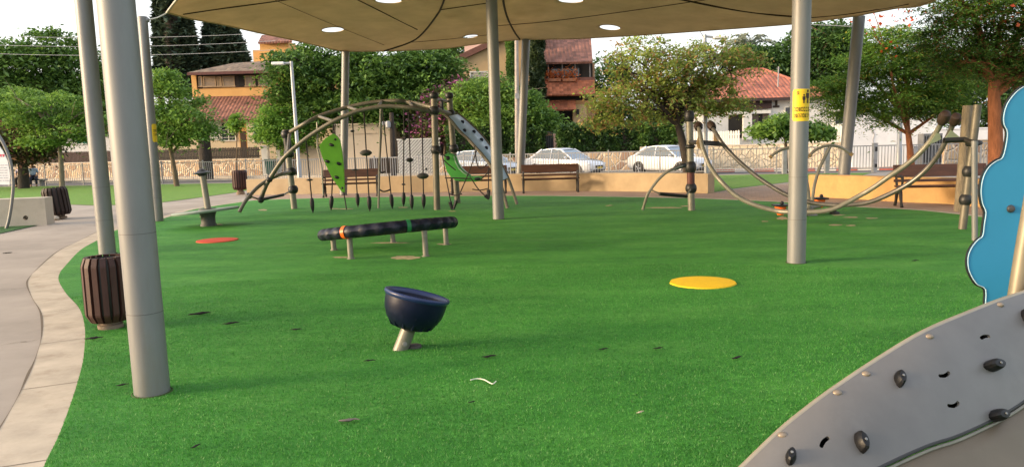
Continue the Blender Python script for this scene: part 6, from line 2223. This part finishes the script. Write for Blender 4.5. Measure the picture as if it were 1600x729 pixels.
# --- white house with red hip roof (right)
Y = 50
h3 = thing('house', 'low white house with a red hipped tile roof and open porch at the right', 'house', V((P(1190, 250, Y).x, Y, -0.25)))
X0, Z0, X1, Z1 = RC(1098, 153, 1300, 240, Y)
m = MB(); m.box(((X0 + X1) / 2, Y + 4, (Z1 - 0.25) / 2), (X1 - X0, 8, Z1 + 0.25)); m.build('wall', white_r, h3)
ex0, ex1 = P(1090, 155.5, Y - 0.6), P(1308, 150, Y - 0.6)
rx0, rx1 = P(1140, 109, Y + 4), P(1192, 108, Y + 4)
rx0.z = rx1.z = (rx0.z + rx1.z) / 2; ex0.z = ex1.z = (ex0.z + ex1.z) / 2
by0, by1 = V((ex0.x, Y + 8.6, ex0.z)), V((ex1.x, Y + 8.6, ex0.z))
m = MB(); m.add([ex0, ex1, rx1, rx0, by0, by1], [(0, 1, 2, 3), (1, 5, 2), (5, 4, 3, 2), (4, 0, 3), (0, 4, 5, 1)]); m.build('roof', tile_r, h3, fixn=True)
m = MB(); m.tube([ex0, rx0, rx1, ex1], 0.09, 6); m.build('ridge_tiles', mat('ridge_clay', (0.34, 0.12, 0.08), 0.8), h3)
m = MB(); m.box(((ex0.x + ex1.x) / 2, ex0.y + 0.02, ex0.z - 0.1), (ex1.x - ex0.x, 0.1, 0.16)); m.build('gutter', mat('dark_gutter', (0.05, 0.03, 0.028), 0.6), h3)
face_box('fascia', mat('dark_brown_board', (0.045, 0.022, 0.02), 0.7), h3, (1120, 157.5, 1204, 171), Y, 0.06, 0.25)
face_box('porch_opening', interior, h3, (1138, 180, 1160, 216), Y, 0.03, 0.02)
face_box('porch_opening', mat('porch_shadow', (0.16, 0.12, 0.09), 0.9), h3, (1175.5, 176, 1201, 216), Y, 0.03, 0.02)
face_box('doorway', interior, h3, (1185, 178, 1191, 195), Y, 0.03, 0.05)
face_box('column', white_r, h3, (1161, 174, 1174, 218), Y - 0.3, 0.3, 0.1)
face_box('beam', win_white, h3, (1136, 173, 1203, 178), Y - 0.1, 0.2, 0.2)
face_box('bracket', dark_wood, h3, (1211, 157, 1214, 166), Y, 0.1, 0.1)
face_box('bracket', dark_wood, h3, (1207.5, 165, 1217, 168), Y, 0.1, 0.12)
window(h3, (1225, 166, 1252, 190), Y, 2)
m = MB(); m.tube([P(1215, 152, Y + 1), P(1216.5, 104, Y + 1)], 0.045, 6); m.tube([P(1213, 107, Y + 1), P(1219, 107, Y + 1)], 0.02, 5); m.build('antenna', white_rail, h3)
face_box('side_wing', white_r, h3, (1262, 170, 1337, 240), Y - 1.0, 1.2, 0.0)
window(h3, (1303, 174, 1321, 195), Y - 1.0, 1)
# long white wall
Yw_ = on_line(1420, wall_line).y
X0, Z0, X1, Z1 = RC(1332, 178, 1462, 262, Yw_)
wwt = thing('garden_wall', 'high plain white wall behind the right railing', 'wall', V((X0, Yw_, -0.25)))
m = MB(); m.box(((X0 + X1) / 2, Yw_ + 0.15, (Z1 - 0.25) / 2), (X1 - X0, 0.3, Z1 + 0.25)); m.build('wall', white_paint, wwt)
m = MB(); m.box(((X0 + X1) / 2, Yw_ + 0.15, Z1 + 0.03), (X1 - X0 + 0.06, 0.38, 0.06)); m.build('coping', white_paint, wwt)
m = MB(); cr = spline(PS([(1358, 197, Yw_ - 0.004), (1362, 203, Yw_ - 0.004), (1366, 210, Yw_ - 0.004), (1364, 218, Yw_ - 0.004), (1365, 226, Yw_ - 0.004)], 0), 3); m.tube(cr, 0.02, 5); m.build('crack', mat('crack_grey', (0.35, 0.33, 0.32), 0.9), wwt)
X0, Z0, X1, Z1 = RC(1462.5, 200, 1680, 262, Yw_ - 1.5)
t = thing('garden_wall', 'lower white wall end behind the steel rails and orange trunk', 'wall', V((X0, Yw_ - 1.5, -0.25)))
m = MB(); m.box(((X0 + X1) / 2, Yw_ - 1.35, (Z1 - 0.25) / 2), (X1 - X0, 0.3, Z1 + 0.25)); m.build('wall', white_paint, t)
m = MB(); m.box(((X0 + X1) / 2, Yw_ - 1.35, Z1 + 0.03), (X1 - X0 + 0.06, 0.38, 0.06)); m.build('coping', white_paint, t)
X0, Z0, X1, Z1 = RC(1478, 220, 1560, 262, Yw_ - 2.6)
t = thing('stone_wall', 'low tan stone wall before the lower white wall end', 'wall', V((X0, Yw_ - 2.6, -0.25)))
m = MB(); m.box(((X0 + X1) / 2, Yw_ - 2.4, (Z1 - 0.25) / 2), (X1 - X0, 0.35, Z1 + 0.25)); m.build('wall', stone_l, t)
m = MB(); m.box(((X0 + X1) / 2, Yw_ - 2.4, Z1 + 0.03), (X1 - X0 + 0.05, 0.42, 0.05)); m.build('coping', pale_conc, t)
p = P(1452, 250, 35); p.z = -0.1
t = thing('metal_cabinet', 'small dark barred cabinet at the foot of the white wall', 'cabinet', p)
m = MB(); m.box((p.x, p.y, 0.75), (0.85, 0.5, 1.5)); m.build('body', mat('grey_cabinet', (0.18, 0.18, 0.18), 0.6), t)
m = MB()
for k in range(7): m.box((p.x - 0.36 + 0.12 * k, p.y - 0.265, 0.8), (0.035, 0.03, 1.2))
m.build('bars', dark_iron, t)

# ================================================================== CARS
def make_car(label, loc, yaw, white, hatch=False):
    root = thing('parked_car', label, 'car', loc, yaw, 'white cars parked across the street')
    sc = 0.86 if hatch else 1.0
    st = [(-2.22, 0.66, 0.42, 0.80), (-2.16, 0.78, 0.30, 0.93), (-1.95, 0.84, 0.24, 0.99), (-1.4, 0.875, 0.21, 0.99), (-0.6, 0.885, 0.20, 0.955), (0.4, 0.885, 0.20, 0.935), (1.0, 0.88, 0.21, 0.915), (1.5, 0.865, 0.22, 0.86), (1.9, 0.82, 0.23, 0.78), (2.12, 0.72, 0.26, 0.68), (2.22, 0.56, 0.34, 0.56)]
    if hatch: st[0] = (-2.12, 0.70, 0.42, 0.86); st[1] = (-2.08, 0.80, 0.30, 0.98)
    rows = []
    for x, w, zl, zb in st:
        h = zb - zl
        half = [(0, zl), (w * 0.86, zl), (w * 0.975, zl + 0.09), (w, zl + 0.3 * h), (w * 1.0, zl + 0.62 * h), (w * 0.975, zb - 0.07), (w * 0.90, zb - 0.012), (w * 0.6, zb + 0.012), (0, zb + 0.02)]
        ring = [(x * sc, -y, z) for y, z in half] + [(x * sc, y, z) for y, z in reversed(half[1:-1])]
        rows.append(ring)
    m = MB(); m.grid(rows, closed=True); m.poly(rows[0]); m.poly(list(reversed(rows[-1])))
    body = m.build('body', white, root, local=True, smooth=True, angle=35, fixn=True)
    # glasshouse: profile points (x, z, half width)
    rb = -1.75 if not hatch else -2.02
    rt = -1.02 if not hatch else -1.55
    fb, ft = 1.02, 0.22
    zb0 = 0.95; zt = 1.44
    def gp(x, z, w): return (x * sc, w, z)
    wb_, wt = 0.80, 0.60
    m = MB(); m.add([gp(fb, zb0 - 0.03, -wb_ + 0.03), gp(fb, zb0 - 0.03, wb_ - 0.03), gp(ft, zt - 0.03, wt - 0.02), gp(ft, zt - 0.03, -wt + 0.02)], [(0, 1, 2, 3)])
    carglass = mat('car_glass', (0.16, 0.22, 0.27), 0.06, 0.15, 1.5, spec=1.0)
    m.build('windshield', carglass, root, local=True, solid=0.01)
    m = MB(); m.add([gp(rb, zb0, -wb_ + 0.04), gp(rb, zb0, wb_ - 0.04), gp(rt, zt - 0.03, wt - 0.02), gp(rt, zt - 0.03, -wt + 0.02)], [(3, 2, 1, 0)])
    m.build('rear_window', carglass, root, local=True, solid=0.01)
    for s in (-1, 1):
        for x0, x1, t0, t1 in ((rb + 0.14, -0.36, rt + 0.05, -0.38), (-0.28, fb - 0.14, -0.33, ft - 0.04)):
            m = MB(); m.add([gp(x0, zb0, s * wb_), gp(x1, zb0, s * wb_), gp(t1, zt - 0.05, s * wt), gp(t0, zt - 0.05, s * wt)], [(0, 1, 2, 3)])
            m.build('side_window', mat('car_side_glass', (0.09, 0.11, 0.12), 0.08, 0.15, 1.5, spec=0.9), root, local=True, solid=0.01)
    rows = []
    for x, z, w in ((rt - 0.10, zt - 0.09, 0.62), (rt + 0.05, zt - 0.02, 0.61), (rt + 0.4, zt + 0.025, 0.60), (-0.3, zt + 0.035, 0.60), (ft - 0.1, zt + 0.005, 0.60), (ft + 0.08, zt - 0.07, 0.62)):
        rows.append([(x * sc, -w, z - 0.05), (x * sc, -w * 0.93, z), (x * sc, -w * 0.5, z + 0.022), (x * sc, 0, z + 0.03), (x * sc, w * 0.5, z + 0.022), (x * sc, w * 0.93, z), (x * sc, w, z - 0.05)])
    m = MB(); m.grid(rows)
    for s in (-1, 1):
        m.tube([gp(fb + 0.04, zb0 - 0.05, s * (wb_ - 0.005)), gp((fb + ft) / 2, (zb0 + zt) / 2 - 0.02, s * (wb_ + wt) / 2), gp(ft, zt - 0.03, s * (wt + 0.01))], 0.038, 6)
        m.tube([gp(-0.32, zb0 - 0.02, s * (wb_ + 0.005)), gp(-0.355, zt - 0.03, s * (wt + 0.005))], 0.035, 6)
        m.tube([gp(rb + 0.02, zb0 - 0.03, s * (wb_ - 0.01)), gp(rt, zt - 0.04, s * (wt + 0.005))], 0.075, 6)
    m.build('roof', white, root, local=True, smooth=True, solid=0.012)
    for s in (-1, 1):
        for x in (-1.34, 1.36):
            c = (x * sc, s * 0.80, 0.315)
            m = MB(); m.lathe([(0, -0.10), (0.36, -0.10), (0.375, 0.086), (0, 0.09)], c, (0, s, 0), 24); m.build('wheel_arch', black, root, local=True)
            m = MB(); m.lathe([(0.2, -0.08), (0.29, -0.09), (0.315, -0.05), (0.315, 0.06), (0.29, 0.098), (0.21, 0.105), (0.2, 0.07)], c, (0, s, 0), 24); wh = m.build('wheel', mat('tyre', (0.02, 0.02, 0.02), 0.8), root, local=True, smooth=True)
            m = MB(); m.lathe([(0, 0.085), (0.06, 0.095), (0.07, 0.08), (0.2, 0.085), (0.2, 0.075)], c, (0, s, 0), 20)
            for k in range(5):
                a = 2 * PI * k / 5
                m.tube([(c[0] + 0.05 * math.cos(a), c[1] + s * 0.095, c[2] + 0.05 * math.sin(a)), (c[0] + 0.2 * math.cos(a), c[1] + s * 0.098, c[2] + 0.2 * math.sin(a))], 0.028, 6)
            m.build('rim', mat('alloy_rim', (0.45, 0.45, 0.46), 0.35, 0.1, 5, metal=0.6), wh, local=True, smooth=True)
        m = MB(); m.ball((2.02 * sc, s * 0.60, 0.64), 0.15, 10, (0.75, 1.1, 0.45), Matrix.Rotation(-s * 0.5, 3, 'Z')); m.build('headlight', mat('headlight_glass', (0.55, 0.58, 0.6), 0.1, 0.05, 3, spec=1.0), root, local=True, smooth=True)
        m = MB(); m.ball((-2.10 * sc, s * 0.66, 0.78), 0.12, 10, (0.6, 1.1, 0.7)); m.build('tail_light', mat('tail_red', (0.35, 0.01, 0.01), 0.2), root, local=True, smooth=True)
        m = MB(); m.ball((0.78 * sc, s * 0.97, 0.98), 0.10, 10, (0.6, 1.0, 0.7)); m.tube([(0.78 * sc, s * 0.86, 0.95), (0.78 * sc, s * 0.93, 0.97)], 0.03, 6); m.build('mirror', white, root, local=True, smooth=True)
        for x in (0.0, -1.0):
            m = MB(); m.box((x * sc, s * 0.889, 0.80), (0.2, 0.02, 0.03)); m.build('door_handle', mat('alloy_rim', (0.45, 0.45, 0.46)), root, local=True)
    m = MB(); m.box((2.185 * sc, 0, 0.50), (0.10, 0.74, 0.13)); m.box((2.17 * sc, 0, 0.34), (0.10, 1.0, 0.10)); m.build('grille', black, root, local=True, bevel=0.02)
    m = MB(); m.box((2.245 * sc, 0, 0.44), (0.015, 0.46, 0.10)); m.build('number_plate', mat('plate_yellow', (0.65, 0.45, 0.02), 0.5), root, local=True)
    return root


wcar = mat('white_car_paint', (0.62, 0.63, 0.65), 0.25, 0.04, 1.0, coat=1.0)


def car_at(px, py_mid, Y):
    p = P(px, py_mid, Y); p.z = -0.215
    return p


make_car('white saloon parked behind the middle bench, nose to the right', car_at(882, 250, 41.0), math.radians(-41), wcar)
make_car('white saloon parked behind the dark leaning trunk, nose to the right', car_at(1046, 250, 40.0), math.radians(-50), wcar)
make_car('pale blue white hatchback parked behind the blue ramp and post', car_at(758, 250, 41.5), math.radians(-40), mat('bluish_car_paint', (0.50, 0.56, 0.64), 0.25, 0.04, 1.0, coat=1.0), True)

# ================================================================== PEOPLE (seated far off at the left, behind the railing)
def seated_person(label, loc, face, shirt, trousers, group):
    root = thing('person', label, 'person', loc, face, group)

    def skin(name, pts, edges, radii, m_, par, root_i=0):
        me = bpy.data.meshes.new(name)
        me.from_pydata(pts, edges, [])
        me.materials.append(m_)
        o = bpy.data.objects.new(name, me); C.objects.link(o)
        if par: o.parent = par
        bm = bmesh.new(); bm.from_mesh(me)
        ly = bm.verts.layers.skin.verify()
        bm.verts.ensure_lookup_table()
        for i, r in enumerate(radii):
            bm.verts[i][ly].radius = (r, r) if not isinstance(r, tuple) else r
        bm.verts[root_i][ly].use_root = True
        bm.to_mesh(me); bm.free()
        md = o.modifiers.new('skin', 'SKIN'); md.use_smooth_shade = True
        sb_ = o.modifiers.new('sub', 'SUBSURF'); sb_.levels = 1; sb_.render_levels = 1
        bake(o)
        for pl in o.data.polygons: pl.use_smooth = True
        return o
    skin_m = mat('skin', (0.42, 0.25, 0.17), 0.6)
    pts = [(0, 0, 0.50), (0, 0.02, 0.72), (0, 0.03, 0.95), (0, 0.01, 1.06), (0, -0.02, 1.14), (0, -0.035, 1.24), (0, -0.02, 1.30)]
    ed = [(0, 1), (1, 2), (2, 3), (3, 4), (4, 5), (5, 6)]
    rad = [0.14, 0.12, 0.14, 0.055, 0.075, 0.095, 0.06]
    for s in (-1, 1):
        i = len(pts)
        pts += [(s * 0.19, 0.02, 0.97), (s * 0.25, -0.04, 0.72), (s * 0.17, -0.25, 0.62), (s * 0.12, -0.36, 0.61)]
        ed += [(2, i), (i, i + 1), (i + 1, i + 2), (i + 2, i + 3)]
        rad += [0.06, 0.045, 0.038, 0.04]
        i = len(pts)
        pts += [(s * 0.10, -0.04, 0.50), (s * 0.13, -0.44, 0.49), (s * 0.13, -0.42, 0.08), (s * 0.14, -0.54, 0.05)]
        ed += [(0, i), (i, i + 1), (i + 1, i + 2), (i + 2, i + 3)]
        rad += [0.09, 0.062, 0.045, 0.042]
    body = skin('body', pts, ed, rad, skin_m, root)
    up = [(0, 0, 0.53), (0, 0.02, 0.74), (0, 0.03, 0.96), (0, 0.02, 1.03)]
    ue = [(0, 1), (1, 2), (2, 3)]; ur = [0.165, 0.155, 0.165, 0.08]
    for s in (-1, 1):
        i = len(up); up += [(s * 0.19, 0.02, 0.965), (s * 0.245, -0.03, 0.75)]; ue += [(2, i), (i, i + 1)]; ur += [0.078, 0.068]
    skin('shirt', up, ue, ur, shirt, root)
    up = [(0, 0, 0.50)]; ue = []; ur = [0.165]
    for s in (-1, 1):
        i = len(up); up += [(s * 0.10, -0.05, 0.50), (s * 0.13, -0.44, 0.49), (s * 0.13, -0.42, 0.14)]; ue += [(0, i), (i, i + 1), (i + 1, i + 2)]; ur += [0.10, 0.08, 0.065]
    skin('trousers', up, ue, ur, trousers, root)
    m = MB(); m.ball((0, -0.01, 1.255), 0.108, 12, (0.95, 1.0, 1.0)); hr = m.build('hair', mat('dark_hair', (0.02, 0.015, 0.012), 0.7), root, local=True, smooth=True)
    m = MB()
    for s in (-1, 1): m.ball((s * 0.036, -0.128, 1.235), 0.012, 8)
    m.each('eye', black, root, local=True, smooth=True)
    m = MB(); m.tube([(0, -0.125, 1.235), (0, -0.145, 1.205), (0, -0.12, 1.195)], [0.01, 0.016, 0.01], 6); m.build('nose', skin_m, root, local=True, smooth=True)
    for s in (-1, 1):
        m = MB(); m.ball((s * 0.13, -0.50, 0.045), 0.06, 10, (0.8, 2.0, 0.7)); m.build('shoe', black, root, local=True, smooth=True)
    return root


pp = G(52, 291.5, -0.2)
pA = V((P(51, 270, 41.8).x, 41.8, -0.05))
seated_person('seated person in a pale blue shirt and dark trousers behind the railing', pA, 0.55, mat('pale_blue_shirt', (0.36, 0.46, 0.58), 0.8), mat('navy_trousers', (0.02, 0.025, 0.05), 0.8), None)
pB = V((P(33, 270, 41.8).x, 41.8, -0.05))
seated_person('seated person in a pale lilac shirt between the sign and the thick trunk', pB, 0.2, mat('lilac_shirt', (0.50, 0.44, 0.56), 0.8), mat('dark_trousers', (0.03, 0.02, 0.02), 0.8), None)
lc = (pA + pB) / 2
t = thing('street_bench', 'plain grey street bench under the two seated people', 'bench', V((lc.x, lc.y, -0.2)))
m = MB(); m.box((lc.x, lc.y + 0.05, 0.335), (1.9, 0.42, 0.07)); m.build('seat', white_rail, t)
for s in (-1, 1):
    m = MB(); m.box((lc.x + s * 0.75, lc.y + 0.05, 0.05), (0.08, 0.36, 0.5)); m.build('leg', white_rail, t)

# ================================================================== WIRES, DEBRIS
for k, (y0, y1) in enumerate([(53, 51), (67.5, 64), (81, 78)]):
    a, b_ = P(-60, y0 + 1, 47), P(430, y1, 47)
    m = MB(); pts = [a.lerp(b_, t_ / 12) - V((0, 0, 0.25 * 4 * (t_ / 12) * (1 - t_ / 12))) for t_ in range(13)]; m.tube(pts, 0.014, 5)
    o = m.build('power_line', mat('pale_cable', (0.42, 0.42, 0.42), 0.6), smooth=True)
    props(o, ['topmost overhead wire crossing before the two cypresses', 'middle overhead wire crossing before the two cypresses', 'lowest overhead wire crossing before the two cypresses'][k], 'wire', 'overhead wires at the left')
a, b_ = P(1225, 36.5, 40), P(1420, 41, 40)
m = MB(); m.tube([a, a.lerp(b_, 0.5) - V((0, 0, 0.08)), b_], 0.015, 5); o = m.build('power_line', mat('pale_cable', (0.42, 0.42, 0.42)), smooth=True)
props(o, 'thin overhead wire under the sail edge at the right', 'wire')

pods = [((312, 491.5), 0.13, 0.25, 'long dark seed pod on the turf right of the nearest post'), ((361, 506.5), 0.09, 0.2, 'dark curled scrap below the long pod left of the bowl'), ((578, 565), 0.055, 0.0, 'small dark scrap in front of the bowl post'),
        ((764, 558.5), 0.07, 0.1, 'black clump on the turf right of the bowl shadow'), ((546, 658.5), 0.075, -0.1, 'grey brown twig scrap at the bottom middle of the turf'), ((306, 699.5), 0.04, 0.9, 'small round dark scrap near the bottom left of the turf'),
        ((943, 547), 0.05, 0.0, 'dark scrap on the turf between the bowl and the two right scraps'), ((1028, 545.5), 0.05, 0.1, 'dark scrap on the turf below the yellow disc'), ((1151, 560.5), 0.06, 0.3, 'dark scrap on the turf nearest the grey ramp'),
        ((1430, 408), 0.07, 0.1, 'small dark scrap on the turf left of the blue cloud board'), ((147, 530), 0.09, 0.2, 'dark flat leaf before the slatted bin'), ((463, 516), 0.06, 0.0, 'thin dark scrap on the turf left of the bowl'), ((952, 322), 0.12, 0.1, 'pale scrap on the far turf before the middle bench'),
        ((192, 603), 0.05, 0.3, 'tiny dark scrap left of the foot of the nearest post'), ((737, 630), 0.03, 0.3, 'tiny dark speck in the lower middle of the turf'), ((1000, 646), 0.035, 0.4, 'tiny pale speck in the lower right of the turf'), ((12, 396), 0.09, 0.1, 'small dark scrap on the path at the left edge')]
for (px, py), L, an, lb in pods:
    c = G(px, py, 0.006)
    rr2 = random.Random(int(px * 7))
    t_ = V((math.cos(an), math.sin(an), 0)); s_ = V((-t_.y, t_.x, 0))
    pale = 'pale' in lb
    m = MB(); q = []
    for k in range(9):
        u = k / 8 - 0.5
        q.append(c + t_ * (u * L * 1.6) + s_ * (0.18 * L * math.sin(u * 5) + rr2.uniform(-0.05, 0.05) * L) + V((0, 0, 0.012 + 0.05 * L * rr2.random())))
    m.tube(q, [0.002 + L * 0.17 * math.sin(PI * (k + 0.5) / 9) * (0.7 + 0.6 * rr2.random()) for k in range(9)], 7, flat=0.5)
    o = m.build('leaf_scrap', sand_m if pale else mat('dry_leaf', (0.014, 0.010, 0.009), 0.9, 0.5, 20) if 'brown' not in lb else mat('twig_grey', (0.15, 0.12, 0.11), 0.9, 0.4, 20), smooth=True)
    props(o, lb, 'leaf scrap', 'dry scraps lying on the ground')
m = MB(); m.tube(spline([G(*p, 0.02) for p in ((735, 593), (745, 591), (755, 592), (763, 596), (770, 599), (775, 595))], 5), 0.004, 6)
o = m.build('string', mat('white_string', (0.62, 0.62, 0.52), 0.8), smooth=True)
props(o, 'pale curled piece of string lying on the turf below the bowl', 'string')
# ================================================================== LIGHT AND RENDER
SUN_EL = math.radians(11)
sd_ = V((-0.975, -0.22, 0)).normalized()
AZ = math.atan2(sd_.x, sd_.y)          # clockwise from +Y
w = bpy.data.worlds.new('World'); S.world = w
w.use_nodes = True
nt = w.node_tree
bg = nt.nodes['Background']
sky = nt.nodes.new('ShaderNodeTexSky')
sky.sky_type = 'NISHITA'
sky.sun_disc = False
sky.sun_elevation = SUN_EL
sky.sun_rotation = AZ % (2 * PI)
sky.altitude = 0
sky.air_density = 1.0
sky.dust_density = 6.0
sky.ozone_density = 1.0
hz = nt.nodes.new('ShaderNodeMix'); hz.data_type = 'RGBA'      # bright even summer haze over the clear sky
hz.inputs['Factor'].default_value = 0.6
nt.links.new(sky.outputs['Color'], hz.inputs['A'])
hz.inputs['B'].default_value = (2.55, 2.53, 2.62, 1)
nt.links.new(hz.outputs['Result'], bg.inputs['Color'])
bg.inputs['Strength'].default_value = 0.15
ld = bpy.data.lights.new('sun', 'SUN')
ld.energy = 1.15
ld.angle = math.radians(11)
ld.color = (1.0, 0.75, 0.50)
lo = bpy.data.objects.new('sun', ld); C.objects.link(lo)
sdir = V((sd_.x * math.cos(SUN_EL), sd_.y * math.cos(SUN_EL), math.sin(SUN_EL)))
lo.rotation_euler = (-sdir).to_track_quat('-Z', 'Y').to_euler()
lo.location = sdir * 60
S.view_settings.view_transform = 'Standard'
S.view_settings.look = 'None'
S.view_settings.gamma = 1
S.view_settings.use_curve_mapping = False
S.view_settings.exposure = 2.1
S.render.engine = 'CYCLES'
S.cycles.use_denoising = True
try:
    S.cycles.denoiser = 'OPENIMAGEDENOISE'
except Exception:
    pass
S.cycles.max_bounces = 7
S.cycles.transparent_max_bounces = 8
S.cycles.sample_clamp_indirect = 6
